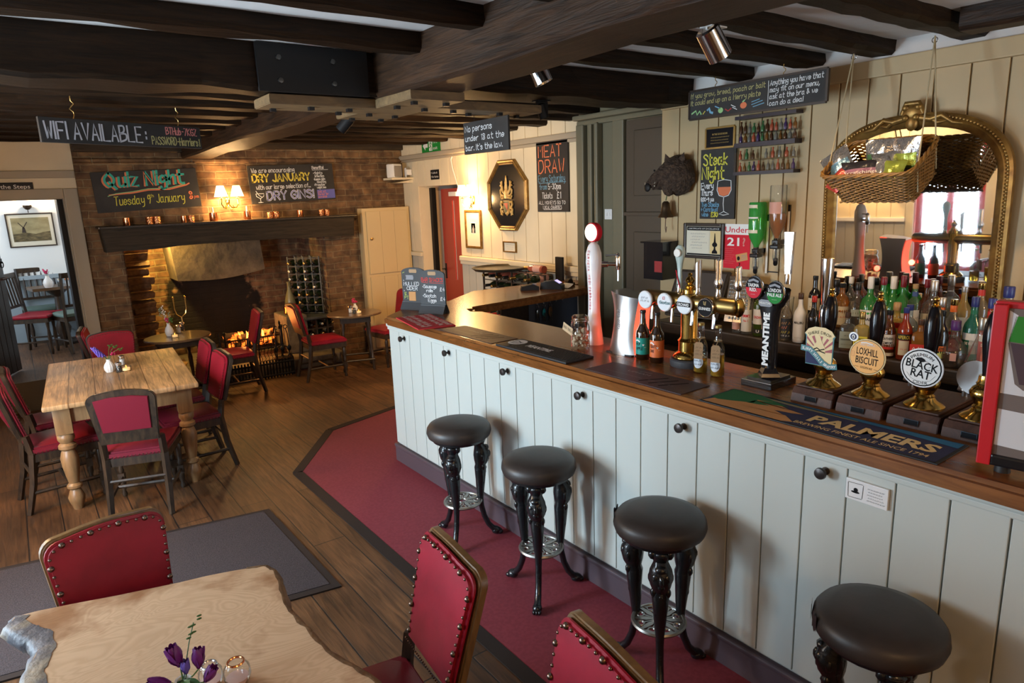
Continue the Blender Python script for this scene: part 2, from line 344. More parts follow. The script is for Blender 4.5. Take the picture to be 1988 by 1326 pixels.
# ================================================================ MATERIALS OF THE ROOM
brick_mat('brick_wall',(.21,.115,.050),(.125,.066,.030),(.22,.15,.08),msize=.008)
brick_mat('brick_hearth',(.21,.12,.06),(.12,.065,.035),(.19,.14,.08),soot=(1.98,.70,.95,.95))
brick_mat('brick_hearth_side',(.20,.10,.05),(.10,.05,.03),(.2,.14,.08),axes='YZ')
plank_mat('floorboards',(.125,.060,.024),(.084,.038,.014),(.012,.007,.004))
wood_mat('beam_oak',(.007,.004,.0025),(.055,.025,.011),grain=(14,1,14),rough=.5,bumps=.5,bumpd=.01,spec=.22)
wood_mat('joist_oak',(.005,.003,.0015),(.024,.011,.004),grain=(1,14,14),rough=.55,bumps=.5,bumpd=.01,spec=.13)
wood_mat('mantel_oak',(.014,.009,.005),(.050,.033,.018),grain=(1,14,14),rough=.65,spec=.25,bumps=.4,bumpd=.008)
mat('ceiling_plaster',(.60,.56,.53),.9,bump=(14,.35,.01))
mat('wall_cream',(.72,.62,.44),.55,noise=(3,3,(.66,.56,.39),(1,1,1),.3,.7))
mat('wall_beige',(.45,.33,.175),.5,noise=(2,3,(.41,.30,.158),(1,1,1),.3,.7))
mat('wall_white',(.74,.74,.72),.7)
mat('dado_grey',(.47,.44,.37),.5)
mat('far_dado',(.30,.36,.40),.5)
mat('olive_paint',(.17,.15,.095),.45)
mat('taupe_paint',(.36,.31,.235),.5)
mat('umber_paint',(.075,.055,.036),.5)
mat('cream_door',(.66,.50,.27),.5)
mat('red_door',(.36,.030,.022),.4)
mat('bar_paint',(.50,.525,.49),.42,bump=(40,.06,.002))
mat('skirting_paint',(.085,.058,.068),.45)
mat('vinyl_red',(.20,.032,.046),.7,spec=.3,noise=(60,2,(.175,.027,.039),(1,1,1),.4,.6),bump=(300,.1,.001))
mat('vinyl_edge',(.024,.017,.015),.7,spec=.2)
mat('mat_grey',(.060,.048,.050),.95,spec=.1,noise=(180,2,(.036,.029,.030),(1,1,1),.4,.6),bump=(260,.5,.003))
mat('soot_plaster',(.15,.115,.075),.9,noise=(5,5,(.055,.043,.032),(1,1,1),.35,.7),bump=(9,.5,.02))
mat('stone',(.20,.16,.12),.85,noise=(12,5,(.10,.08,.06),(1,1,1),.3,.7),bump=(20,.6,.01))
mat('black_paint',(.008,.007,.007),.55,spec=.3)
mat('iron',(.015,.015,.017),.4,metal=.6)
# ================================================================ SHELL
XL=-1.3; XR=3.9; XM=4.25; YF=8.1; YB=-1.8; ZC=2.665
b=B(); b.box(XL-.3,5.6,YB-.3,YF+.02,-.1,0); struct(b.out('floor',MATS['floorboards'],smooth=False))
b=B(); b.box(XL-.3,5.6,YB-.3,YF+1.1,ZC,ZC+.1); struct(b.out('ceiling',MATS['ceiling_plaster'],smooth=False))
def boarded(b,face,x,lo,hi,z0,z1,pitch,gap=.008,t=.012,skip=()):
    # tongue and groove boards standing t proud of the backing plane; face '-X','+X','-Y'
    n=max(1,round((hi-lo)/pitch)); p=(hi-lo)/n
    for i in range(n):
        a,c=lo+i*p+gap/2,lo+(i+1)*p-gap/2
        if face=='-X': b.box(x-t,x,a,c,z0,z1,bev=.003)
        elif face=='+X': b.box(x,x+t,a,c,z0,z1,bev=.003)
        else: b.box(a,c,x-t,x,z0,z1,bev=.003)
# right wall behind the bar
b=B(); b.box(XR,XR+.35,YB-.2,3.42,0,ZC); boarded(b,'-X',XR,YB,3.42,0,2.5,.165); struct(b.out('wall_right',MATS['wall_beige'],smooth=False))
b=B(); b.box(XR-.045,XR-.0,YB,3.40,2.49,2.58,bev=.006); struct(b.out('trim_1',MATS['wall_beige'],smooth=False))
b=B(); b.box(XR-.014,XR,YB,3.36,2.58,ZC); struct(b.out('wall_right_plaster',MATS['ceiling_plaster'],smooth=False))
# cream wall beyond the bar (recessed), with the passage opening
PO0,PO1,PZ=6.76,7.70,2.08
b=B(); M=.22
b.box(XM,XM+M,4.44,PO0,0,ZC); b.box(XM,XM+M,PO1,YF+.1,0,ZC); b.box(XM,XM+M,PO0,PO1,PZ,ZC)
boarded(b,'-X',XM,4.47,PO0,1.27,2.42,.20); boarded(b,'-X',XM,PO1,YF,1.27,2.42,.20); boarded(b,'-X',XM,PO0,PO1,PZ,2.42,.20)
boarded(b,'-X',XM,4.47,YF,2.47,ZC,.20)
struct(b.out('wall_bar_end',MATS['wall_cream'],smooth=False))
b=B(); boarded(b,'-X',XM,4.47,PO0,.0,1.21,.14); boarded(b,'-X',XM,PO1,YF,.0,1.21,.14); struct(b.out('wall_bar_end_dado',MATS['dado_grey'],smooth=False))
b=B(); b.box(XM-.05,XM,4.56,PO0,1.21,1.265,bev=.01); b.box(XM-.035,XM,4.56,PO0,1.17,1.21,bev=.006); b.box(XM-.04,XM,PO1,YF,1.21,1.26,bev=.006); struct(b.out('trim_2',MATS['wall_cream'],smooth=False))
b=B(); b.box(XM-.055,XM,4.56,YF,2.42,2.475,bev=.014); b.box(XM-.035,XM,4.56,YF,2.39,2.42,bev=.008); struct(b.out('trim_3',MATS['taupe_paint'],smooth=False))
# passage behind the opening, red glazed fire door ajar
b=B(); b.box(XM+M,5.5,PO1,PO1+.1,0,ZC); b.box(XM+M,5.5,PO0-.5,PO0-.4,0,ZC); b.box(5.4,5.5,PO0-.5,PO1,0,ZC); struct(b.out('wall_passage',mat('passage_pink',(.62,.46,.36),.7),smooth=False))
d=thing('door_1','red fire door with a narrow glazed slot, ajar in the passage opening','door',(XM+.03,PO0+.012,0),0); d['kind']='structure'; d.rotation_euler=(0,0,math.radians(-14))
b=B(); b.box(-.02,.02,0,.22,0,2.04); b.box(-.02,.02,.30,.74,0,2.04); b.box(-.02,.02,.22,.30,0,.95); b.box(-.02,.02,.22,.30,1.9,2.04); b.out('door_leaf',MATS['red_door'],d,smooth=False)
b=B(); b.box(-.004,.004,.22,.30,.95,1.9); b.out('glazing',mat('wired_glass',(.55,.5,.42),.2),d,smooth=False)
b=B(); b.box(-.03,-.02,.66,.70,.93,1.12); b.tube([(-.03,.68,1.05),(-.07,.68,1.05),(-.07,.56,1.05)],.009); b.out('door_handle',MATS['iron'],d)
b=B(); b.box(-.05,-.02,.05,.33,1.95,2.0); b.out('door_closer',mat('white_plastic',(.75,.73,.7),.4),d,smooth=False)
b=B(); b.box(XM+.14,XM+.2,PO1-.06,PO1,0,2.06); struct(b.out('trim_4',MATS['black_paint'],smooth=False))
# olive door case between the two walls
XO=4.08
b=B(); b.box(XO,XO+.1,3.40,4.49,0,ZC); struct(b.out('wall_door_side',MATS['olive_paint'],smooth=False))
b=B()
for y0,y1,p in((4.40,4.49,.06),(4.31,4.36,.05),(4.22,4.26,.07),(3.945,4.07,.045)): b.box(XO-p,XO,y0,y1,0,2.50,bev=.012)
b.box(XO-.05,XO,3.40,4.49,2.49,2.53,bev=.01); b.box(XO-.10,XO,3.40,4.49,2.53,2.57,bev=.012); b.box(XO-.02,XO,3.40,4.49,2.57,ZC)
struct(b.out('trim_5',MATS['olive_paint'],smooth=False))
d=thing('door_2','dark brown panelled door behind the bar','door',(XO-.005,3.66,0)); d['kind']='structure'
b=B(); b.box(-.03,0,-.26,.26,0,2.48); b.out('door_leaf',MATS['umber_paint'],d,smooth=False)
b=B(); 
for z0,z1 in((.2,1.62),(1.9,2.4)):
    b.box(-.04,-.03,-.26,.17,z0,z1,bev=.008)
b.out('door_panel',MATS['umber_paint'],d,smooth=False)
b=B(); b.box(-.055,-.03,-.27,.27,1.745,1.775,bev=.006); b.out('ledge',MATS['umber_paint'],d,smooth=False)
# left wall with glazed door and windows (seen in the mirror)
b=B(); T=.16
ops=[(1.2,2.4,.9,2.2),(3.12,3.88,0,2.06),(4.9,5.5,.9,2.15)]
ys=[YB-.2]+[v for o in ops for v in o[:2]]+[YF+.1]
for i in range(0,len(ys),2): b.box(XL-T,XL,ys[i],ys[i+1],0,ZC)
for y0,y1,z0,z1 in ops:
    if z0>0: b.box(XL-T,XL,y0,y1,0,z0)
    b.box(XL-T,XL,y0,y1,z1,ZC)
boarded(b,'+X',XL,3.97,4.85,1.12,ZC,.16); boarded(b,'+X',XL,2.5,3.03,1.12,ZC,.16)
struct(b.out('wall_left',MATS['wall_cream'],smooth=False))
b=B(); boarded(b,'+X',XL,3.97,4.85,0,1.08,.12); boarded(b,'+X',XL,2.5,3.03,0,1.08,.12); struct(b.out('wall_left_dado',MATS['dado_grey'],smooth=False))
b=B(); b.box(XL,XL+.035,2.5,3.03,1.08,1.125); b.box(XL,XL+.035,3.97,4.85,1.08,1.125); struct(b.out('trim_6',MATS['wall_white'],smooth=False))
d=thing('door_3','red glazed entrance door','door',(XL-.06,3.5,0)); d['kind']='structure'
b=B(); b.box(-.02,.02,-.37,-.29,0,2.04); b.box(-.02,.02,.29,.37,0,2.04); b.box(-.02,.02,-.05,.05,0,2.04)
for z0,z1 in((0,.55),(1.93,2.04)): b.box(-.02,.02,-.29,-.05,z0,z1); b.box(-.02,.02,.05,.29,z0,z1)
b.out('door_leaf',MATS['red_door'],d,smooth=False)
glass_mat('pane',(.97,1,1),.92)
for s in(-1,1):
    b=B(); b.box(-.004,.004,min(s*.05,s*.29),max(s*.05,s*.29),.55,1.93); b.out('glazing',MATS['pane'],d,smooth=False)
b=B(); b.box(.02,.06,-.3,-.08,1.97,2.02); b.out('door_closer',MATS['iron'],d,smooth=False)
for i,(y0,y1,z0,z1) in enumerate((ops[0],ops[2])):
    w=thing('window_%d'%(i+1),'white framed window in the left wall','window',(XL-.08,(y0+y1)/2,0)); w['kind']='structure'; h=(y1-y0)/2
    b=B()
    for u in(-h,h-.06): b.box(-.03,.03,u,u+.06,z0,z1)
    for z in(z0,z1-.06): b.box(-.03,.03,-h,h,z,z+.06)
    for k in range(1,3): b.box(-.012,.012,-h,h,z0+(z1-z0)*k/3-.012,z0+(z1-z0)*k/3+.012)
    b.box(-.012,.012,-.012,.012,z0,z1); b.out('window_frame',MATS['wall_white'],w,smooth=False)
    b=B(); b.box(-.003,.003,-h,h,z0,z1); b.out('pane',MATS['pane'],w,smooth=False)
# rear wall behind the camera with an unseen window added to fill the foreground
b=B(); b.box(XL-.2,2.2,YB-.2,YB,0,ZC); b.box(3.8,XR+.35,YB-.2,YB,0,ZC); b.box(2.2,3.8,YB-.2,YB,0,.85); b.box(2.2,3.8,YB-.2,YB,2.15,ZC); struct(b.out('wall_rear',MATS['wall_cream'],smooth=False))
w=thing('window_3','unseen white framed window added in the rear wall for fill light','window',(3.0,YB-.1,0)); w['kind']='structure'
b=B(); 
for u in(-.8,.74,-.03): b.box(u,u+.06,-.03,.03,.85,2.15)
for z in(.85,1.48,2.09): b.box(-.8,.8,-.03,.03,z,z+.06)
b.out('window_frame',MATS['wall_white'],w,smooth=False)
b=B(); b.box(-.8,.8,-.003,.003,.85,2.15); b.out('pane',MATS['pane'],w,smooth=False)
# fireplace wall of brick
OX0,OX1,OZ=.93,3.12,1.54
b=B(); b.box(.62,OX0,YF,YF+1.05,0,OZ); b.box(OX1,XM+.3,YF,YF+1.05,0,OZ); b.box(.62,XM+.3,YF,YF+.35,OZ,ZC); b.box(.62,1.74,YF-.07,YF,1.78,2.40)
b.box(.62,XM,YF-.035,YF,2.40,2.44,bev=.01)
struct(b.out('wall_fireplace',MATS['brick_wall'],smooth=False))
b=B(); b.box(.62,XM,YF-.06,YF,2.55,ZC,bev=.015); b.box(.62,1.75,YF-.12,YF-.06,2.5,2.62,bev=.02); struct(b.out('trim_7',MATS['mantel_oak'],smooth=False))
b=B(); b.box(OX0-.3,OX1+.3,YF+1.0,YF+1.1,0,ZC); struct(b.out('wall_hearth_back',MATS['brick_hearth'],smooth=False))
b=B(); b.box(OX0-.1,OX0+.012,YF+.02,YF+1.0,0,ZC); b.box(OX1-.012,OX1+.1,YF+.02,YF+1.0,0,ZC); struct(b.out('wall_hearth_sides',MATS['brick_hearth_side'],smooth=False))
# chimney hood hanging at the back of the hearth
b=B(); v=[(1.42,.98),(2.62,1.06),(2.55,1.75),(1.36,1.75)]
fr=[b._v((x,YF+.52,z)) for x,z in v]; bk=[b._v((x,YF+1.0,z)) for x,z in v]
n=12; bot=[(1.50+(2.50-1.50)*i/n, 1.10+.05*i/n-.045*math.sin(PI*i/n)) for i in range(n+1)]
b=B(); b.prism(bot+[(2.46,1.8),(1.44,1.8)],YF+.5,YF+1.0,axis='Y'); 
o=b.out('chimney_hood',MATS['soot_plaster'],smooth=False); tag(o,'sooty plaster chimney hood hanging over the open fire','chimney hood')
b=B(); b.box(OX0,OX1,YF-.32,YF+1.0,0,.13,bev=.02); o=struct(b.out('floor_hearth',MATS['stone'],smooth=False))
# wall left of the fireplace with the doorway to the far room
DX0,DX1,DZ=-.34,.50,2.06; FZ=.30
b=B(); b.box(XL-.1,DX0,YF,YF+.35,0,ZC); b.box(DX1,.62,YF,YF+.35,0,ZC); b.box(DX0,DX1,YF,YF+.35,DZ,ZC); b.box(DX0,DX1,YF,YF+.35,0,FZ-.02)
struct(b.out('wall_doorway',MATS['wall_cream'],smooth=False))
b=B(); b.box(DX1,DX1+.12,YF-.03,YF,0,DZ+.1,bev=.01); b.box(DX0-.12,DX0,YF-.03,YF,0,DZ+.1,bev=.01); b.box(DX0,DX1,YF-.03,YF,DZ,DZ+.1,bev=.01); b.box(DX1-.012,DX1,YF,YF+.12,0,DZ)
struct(b.out('trim_8',MATS['taupe_paint'],smooth=False))
b=B(); b.box(XL,.62,YF-.035,YF,2.26,2.33,bev=.008); struct(b.out('trim_9',MATS['taupe_paint'],smooth=False))
b=B(); b.box(DX0-.1,DX1,YF-.02,YF+.01,.0,FZ); struct(b.out('baseboard_step',MATS['umber_paint'],smooth=False))
b=B(); b.box(DX1-.06,DX1-.012,YF+.12,YF+.45,FZ,DZ); struct(b.out('trim_10',MATS['black_paint'],smooth=False))
b=B(); b.box(XL-.3,.62,YF+.01,10.75,FZ-.04,FZ); struct(b.out('floor_far_room',MATS['floorboards'],smooth=False))
b=B(); b.box(XL-.3,.70,10.6,10.7,1.13,2.6); b.box(.62,.7,YF+1.1,10.6,FZ,2.6); struct(b.out('wall_far_room',MATS['wall_white'],smooth=False))
b=B(); b.box(XL-.3,.70,10.6,10.7,FZ,1.13); struct(b.out('wall_far_room_dado',MATS['far_dado'],smooth=False))
b=B(); b.box(XL-.3,.70,10.57,10.6,1.10,1.15); struct(b.out('trim_11',MATS['far_dado'],smooth=False))
b=B(); b.box(XL-.3,.70,YF+.35,10.7,2.55,2.6); struct(b.out('ceiling_far_room',MATS['wall_white'],smooth=False))
b=B(); b.box(XL-.4,XL-.3,YF+.3,10.7,FZ,.95); b.box(XL-.4,XL-.3,YF+.3,10.7,2.2,2.6); b.box(XL-.4,XL-.3,YF+.3,8.7,.95,2.2); b.box(XL-.4,XL-.3,10.1,10.7,.95,2.2); struct(b.out('wall_far_room_left',MATS['wall_white'],smooth=False))
# plank door standing open into the far room
d=thing('door_4','dark plank door standing open into the far room','door',(DX0+.012,YF+.12,FZ)); d['kind']='structure'; d.rotation_euler=(0,0,math.radians(67))
wood_mat('door_plank',(.012,.009,.010),(.04,.03,.032),grain=(14,14,1),rough=.35)
b=B(); 
for i in range(5): b.box(.005+i*.108,.108+i*.108,-.02,.02,.02,1.78,bev=.004)
b.out('door_leaf',MATS['door_plank'],d,smooth=False)
b=B(); b.torus((.50,-.035,1.13),.032,.005,axis='Y'); b.box(.47,.53,-.03,-.02,1.14,1.19); b.out('door_handle',MATS['iron'],d)
b=B(); b.box(.40,.56,-.035,-.02,.97,1.0); b.tube([(.44,-.04,.985),(.56,-.04,.985)],.007); b.out('bolt',mat('rust_iron',(.10,.04,.03),.6),d)
# ---------------------------------------------------------------- beams and joists (slightly irregular, hewn)
def hewn(name,p0,p1,w,h,m,axis,wob=.008,seed=0):
    r=random.Random(seed); n=14; b=B(); rings=[]
    for i in range(n+1):
        t=i/n; a=p0+(p1-p0)*t
        j=lambda s=1: r.uniform(-wob,wob)*s
        c=[(-w/2+j(),-h/2+j()),(w/2+j(),-h/2+j()),(w/2+j(),h/2),(-w/2+j(),h/2)]
        ch=.018
        pts=[(c[0][0]+ch,c[0][1]),(c[1][0]-ch,c[1][1]),(c[1][0],c[1][1]+ch),c[2],c[3],(c[0][0],c[0][1]+ch)]
        rings.append([b._v((a,u,v)) if axis=='X' else b._v((u,a,v)) for u,v in pts])
    fs=[]
    for A,D in zip(rings,rings[1:]):
        for k in range(6): fs.append(b.bm.faces.new((A[k],A[(k+1)%6],D[(k+1)%6],D[k])))
    fs+=[b.bm.faces.new(rings[0]),b.bm.faces.new(rings[-1])]; bmesh.ops.recalc_face_normals(b.bm,faces=fs)
    return b.out(name,m,smooth=False)
def beam(x0,x1,y,w,z0,z1,seed,m='joist_oak',wob=.008):
    o=hewn('ceiling_joist',x0,x1,w,z1-z0,MATS[m],'X',wob,seed); o.location=(0,y,(z0+z1)/2); return struct(o)
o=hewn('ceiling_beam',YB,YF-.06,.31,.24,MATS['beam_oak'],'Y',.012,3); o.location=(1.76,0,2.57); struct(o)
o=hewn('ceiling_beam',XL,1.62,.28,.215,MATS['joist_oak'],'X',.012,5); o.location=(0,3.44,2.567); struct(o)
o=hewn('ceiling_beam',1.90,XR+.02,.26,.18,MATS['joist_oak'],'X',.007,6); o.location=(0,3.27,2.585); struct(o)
# near bay, left of the main beam
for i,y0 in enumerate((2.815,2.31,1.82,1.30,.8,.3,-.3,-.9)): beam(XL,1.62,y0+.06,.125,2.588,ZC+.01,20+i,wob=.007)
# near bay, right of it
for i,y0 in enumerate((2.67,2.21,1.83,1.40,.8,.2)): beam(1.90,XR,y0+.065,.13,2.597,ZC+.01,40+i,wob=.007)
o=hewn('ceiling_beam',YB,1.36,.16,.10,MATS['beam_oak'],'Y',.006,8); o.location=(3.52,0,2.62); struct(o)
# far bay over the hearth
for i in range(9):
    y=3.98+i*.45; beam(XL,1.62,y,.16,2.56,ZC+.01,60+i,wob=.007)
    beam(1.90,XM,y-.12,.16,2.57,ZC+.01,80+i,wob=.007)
# bolted cross-shaped plate under the crossing of the beams
t=thing('joint_plate','bolted wooden cross plate under the crossing of the ceiling beams','plate',(0,0,0))
wood_mat('plate_wood',(.09,.055,.024),(.20,.125,.052),grain=(2,9,9),rough=.55)
b=B(); z0=2.405; b.prism([(1.08,3.34),(1.62,3.34),(1.62,2.96),(1.92,2.96),(1.92,3.22),(2.62,3.22),(2.62,3.40),(1.92,3.42),(1.92,3.86),(1.62,3.86),(1.62,3.58),(1.08,3.58)],z0,z0+.045,bev=.004); b.out('plate_board',MATS['plate_wood'],t,smooth=False)
for x,y in((1.68,3.04),(1.86,3.04),(1.68,3.22),(1.86,3.26),(2.05,3.28),(2.2,3.36),(2.36,3.28),(2.54,3.36),(1.68,3.55),(1.86,3.6),(1.68,3.78),(1.86,3.78),(1.5,3.4),(1.5,3.54),(1.3,3.4),(1.15,3.52)):
    b=B(); b.box(-.013,.013,-.013,.013,-.016,0); b.out('bolt',MATS['iron'],t,smooth=False,loc=(x,y,z0))
t=thing('steel_joint','black bolted steel strap on the side of the left cross beam','strap')
b=B(); b.box(1.02,1.56,3.275,3.295,2.45,2.66); b.out('strap_plate',MATS['black_paint'],t,smooth=False)
for x,z in((1.12,2.60),(1.12,2.50),(1.38,2.60),(1.38,2.50)):
    b=B(); b.T=Matrix.Translation((x,3.275,z))@Matrix.Rotation(PI/2,4,'X'); b.lathe([(.014,0),(.012,.008),(0,.01)],8); b.out('bolt',mat('steel_bolt',(.08,.075,.07),.4,metal=.9),t)
# red vinyl floor by the bar, grey door mat
b=B(); P=[(1.47,-1.5),(1.47,4.70),(2.0,5.42),(2.72,5.62),(3.3,5.4),(3.3,4.4),(2.16,4.4),(2.16,-1.5)]
b.prism(P,.0005,.004); b.out('floor_vinyl',MATS['vinyl_red'],smooth=False)['kind']='structure'
b=B()
for p,q in zip([(1.44,-1.5),(1.44,4.72),(1.985,5.46),(2.73,5.66)],[(1.44,4.72),(1.985,5.46),(2.73,5.66),(3.3,5.43)]):
    d=(Vector(q)-Vector(p)).normalized(); n=Vector((d.y,-d.x))*.035
    b.prism([(p[0]-n.x,p[1]-n.y),(q[0]-n.x,q[1]-n.y),(q[0]+n.x,q[1]+n.y),(p[0]+n.x,p[1]+n.y)],.0005,.006)
struct(b.out('trim_12',MATS['vinyl_edge'],smooth=False))
t=thing('door_mat','long dark grey ribbed door mat on the floorboards','mat',(0,0,0))
def quadpoly(c,a,L,Wd): 
    M=Matrix.Rotation(a,2); return [tuple(Vector(c)+M@Vector((x*L,y*Wd))) for x,y in((-.5,-.5),(.5,-.5),(.5,.5),(-.5,.5))]
Pm=[(1.09,4.24),(1.12,3.09),(.86,3.06),(-.9,4.75+.0),(-.9,5.0)]
pa=[Vector((1.085,4.24)),Vector((1.10,3.08)),Vector((-1.25,3.5)),Vector((-1.25,4.66))]
b=B(); b.prism([tuple(p) for p in pa],.001,.009); b.out('mat_edge',MATS['vinyl_edge'],t,smooth=False)
c=sum(pa,Vector((0,0)))/4; b=B(); b.prism([tuple(c+(p-c)*Vector((.965,.93)) if False else (c.x+(p.x-c.x)*.965,c.y+(p.y-c.y)*.93)) for p in pa],.009,.012); b.out('mat_pile',MATS['mat_grey'],t,smooth=False)
# ================================================================ FURNITURE
mat('leather_red',(.31,.010,.026),.40,spec=.32,noise=(7,4,(.21,.007,.017),(1,1,1),.35,.7),bump=(60,.12,.002))
mat('leather_oxblood',(.17,.011,.022),.38,bump=(60,.1,.002))
mat('leather_black',(.030,.023,.020),.45,noise=(9,3,(.042,.030,.026),(1,1,1),.4,.7),bump=(70,.12,.002))
wood_mat('chair_wood',(.012,.008,.006),(.06,.034,.018),grain=(9,9,2),rough=.38,bumps=.15)
wood_mat('chair_wood_gold',(.10,.05,.018),(.20,.105,.036),grain=(9,9,2),rough=.36,bumps=.12)
wood_mat('pine',(.42,.24,.10),(.66,.43,.22),grain=(9,1.2,9),scale=2.4,rough=.36,bumps=.10,bumpd=.002,dist=.5)
wood_mat('pine_leg',(.19,.095,.038),(.33,.18,.075),grain=(9,9,1.2),scale=2.4,rough=.4,bumps=.1)
wood_mat('table_oak',(.085,.048,.025),(.20,.115,.055),grain=(2,12,12),rough=.3,bumps=.1,coat=.3)
mat('brass_stud',(.20,.14,.11),.30,metal=1.0)
mat('cast_iron',(.009,.010,.012),.26,bump=(45,.55,.006),coat=.35)
mat('plate_iron',(.30,.29,.27),.38,metal=.9)
def warp(b,fn):
    for v in b.bm.verts: v.co=Vector(fn(*v.co))
def rake(z): return .185+max(0,z-.44)*.16+max(0,z-.62)*.10
def back_outline(w0,w1,z0,z1,inset=0,n=6):
    # rounded top corners, gentle crest
    z0+=inset; z1-=inset; w0-=inset; w1-=inset; r=.055
    P=[(-w0,z0),(w0,z0)]
    for i in range(n+1):
        a=-.0+ (PI/2)*i/n; P.append((w1-r+r*math.cos(a),z1-r-.012+r*math.sin(a)))
    for k in range(1,8):
        t=k/8; x=(w1-r)*(1-2*t); P.append((x,z1-.012+.014*math.sin(PI*t)))
    for i in range(n+1):
        a=PI/2+(PI/2)*i/n; P.append((-w1+r+r*math.cos(a),z1-r-.012+r*math.sin(a)))
    return P
def walk(P,step,closed=False):
    out=[];P=[Vector(p) for p in P]; d=0;nxt=step/2
    for a,c in zip(P,P[1:]):
        L=(c-a).length
        while nxt<=d+L: out.append(a+(c-a)*((nxt-d)/L)); nxt+=step
        d+=L
    return out
def stud_mesh(r,m='brass_stud'):
    b=B(); b.lathe([(r,0),(r*.86,r*.45),(r*.5,r*.8),(0,r*.92)],10); return b.mesh('stud',MATS[m])
STUD_BIG=stud_mesh(.0105); STUD_SMALL=stud_mesh(.0055)
def make_chair(label,loc,rz,studs='trim',wood='chair_wood',seatm='leather_red',backm='leather_red',group=None,top=.87,edge=None):
    t=thing('dining_chair',label,'chair',loc,rz,group)
    # seat
    b=B(); poly=[(-.215,-.215),(.215,-.215),(.185,.185),(-.185,.185)]
    b.prism(poly,.395,.445,bev=.012)
    def dome(u,v):
        w=.215+(.185-.215)*v; return ((2*u-1)*w*.955,-.206+.382*v,.444+.026*(1-abs(2*u-1)**3)*(1-abs(2*v-1)**3))
    b.sheet(dome,8,8); b.out('seat',MATS[seatm],t,ang=60)
    b=B(); b.prism([(x*.97,y*.97) for x,y in poly],.345,.397); b.out('seat_frame',MATS[wood],t,smooth=False)
    # back
    P=back_outline(.165,.192,.515,top); b=B(); b.prism(P,0,.030,axis='Y',bev=.005); warp(b,lambda x,y,z:(x,y+rake(z)+.6*x*x,z))
    fr=b.out('back_frame',MATS[edge or wood],t,ang=30)
    Q=back_outline(.165,.192,.515,top,.006); b=B(); b.prism(Q,-.024,0,axis='Y',bev=.009)
    warp(b,lambda x,y,z:(x,y+rake(z)+.6*x*x-(.012 if y<-.02 else 0)*(1-(x/.2)**2)*(1-((z-.69)/.18)**2),z))
    bk=b.out('backrest',MATS[backm],t,ang=50)
    b=B(); Qb=[(-.135,.60),(.135,.60),(.150,top-.05),(.06,top-.035),(-.06,top-.035),(-.150,top-.05)]; b.prism(Qb,.045,.060,axis='Y',bev=.003); warp(b,lambda x,y,z:(x,y+rake(z),z)); b.out('rear_panel',MATS[backm],t,ang=30)
    # studs
    Ps=back_outline(.165,.192,.515,top,.017)
    path=[Ps[0]]+Ps[::-1][:-1]; path=[(-.148,.535)]+[p for p in Ps[2:][::-1]]+[(.148,.535)]
    if studs=='full':
        pts=walk(path,.0285)
        for k,p in enumerate(pts):
            big=k%3==0; o=bpy.data.objects.new('stud',STUD_BIG if big else STUD_SMALL); C.objects.link(o); o.parent=bk
            o.location=(p.x,rake(p.y)+.6*p.x*p.x-.023,p.y); o.rotation_euler=(PI/2,0,0)
            if not big: # small studs sit in pairs
                o.location.x+=0; 
        b=B()
        for p in walk([(-.150,.53),(.150,.53)],.012): b.ball((p.x,rake(p.y)-.024,p.y),.0035,6)
        b.out('nail_trim',MATS['brass_stud'],bk)
    else:
        b=B()
        for p in walk(path+[(-.148,.535)],.021): b.ball((p.x,rake(p.y)+.6*p.x*p.x-.024,p.y),.0048,6,(1,.6,1))
        b.out('nail_trim',MATS['brass_stud'],bk)
    b=B()
    for a,c in zip(poly,poly[1:]+poly[:1]):
        n=Vector((c[1]-a[1],a[0]-c[0])).normalized()
        for p in walk([a,c],.022): b.ball((p.x+n.x*.002,p.y+n.y*.002,.408),.0046,6)
    b.out('nail_trim',MATS['brass_stud'],t)
    # legs
    for s in(-1,1):
        b=B(); b.tube([(s*.172,.255,0),(s*.170,.205,.2),(s*.168,.180,.40),(s*.168,.200,.53)],[.018,.022,.024,.022],4); b.out('rear_leg',MATS[wood],t,smooth=False)
        b=B(); b.T=Matrix.Translation((s*.185,-.185,0)); b.lathe([(.014,0),(.019,.02),(.012,.04),(.021,.07),(.021,.11)],10); b.box(-.02,.02,-.02,.02,.11,.17); b.lathe([(.014,.17),(.021,.19),(.015,.21),(.02,.26),(.023,.31),(.014,.335),(.02,.345)],10); b.box(-.021,.021,-.021,.021,.345,.396); b.out('front_leg',MATS[wood],t)
    for s in(-1,1):
        b=B(); b.tube([(s*.183,-.18,.14),(s*.170,.215,.14)],.0125,6); b.out('stretcher',MATS[wood],t)
    b=B(); b.tube([(-.178,0,.14),(.178,0,.14)],.0125,6); b.out('stretcher',MATS[wood],t)
    b=B(); b.tube([(-.165,.20,.255),(.165,.20,.255)],.011,6); b.out('stretcher',MATS[wood],t)
    return t
G='red leather dining chairs with brass nails'
D=math.radians
# foreground, around the live edge table (rz: 0 faces the camera)
make_chair('red leather chair facing the camera behind the live edge table',(.155,2.30,0),D(9),'full','chair_wood','leather_red','leather_red',G,edge='chair_wood_gold',top=.90)
make_chair('red leather chair beside the live edge table, whole back and part of the seat showing',(.66,1.70,0),D(-96),'full','chair_wood','leather_oxblood','leather_red',G,edge='chair_wood_gold',top=.90)
make_chair('red leather chair cut off by the bottom of the picture, nearest the bar stools',(.70,1.07,0),D(-99),'full','chair_wood','leather_oxblood','leather_red',G,edge='chair_wood_gold',top=.905)
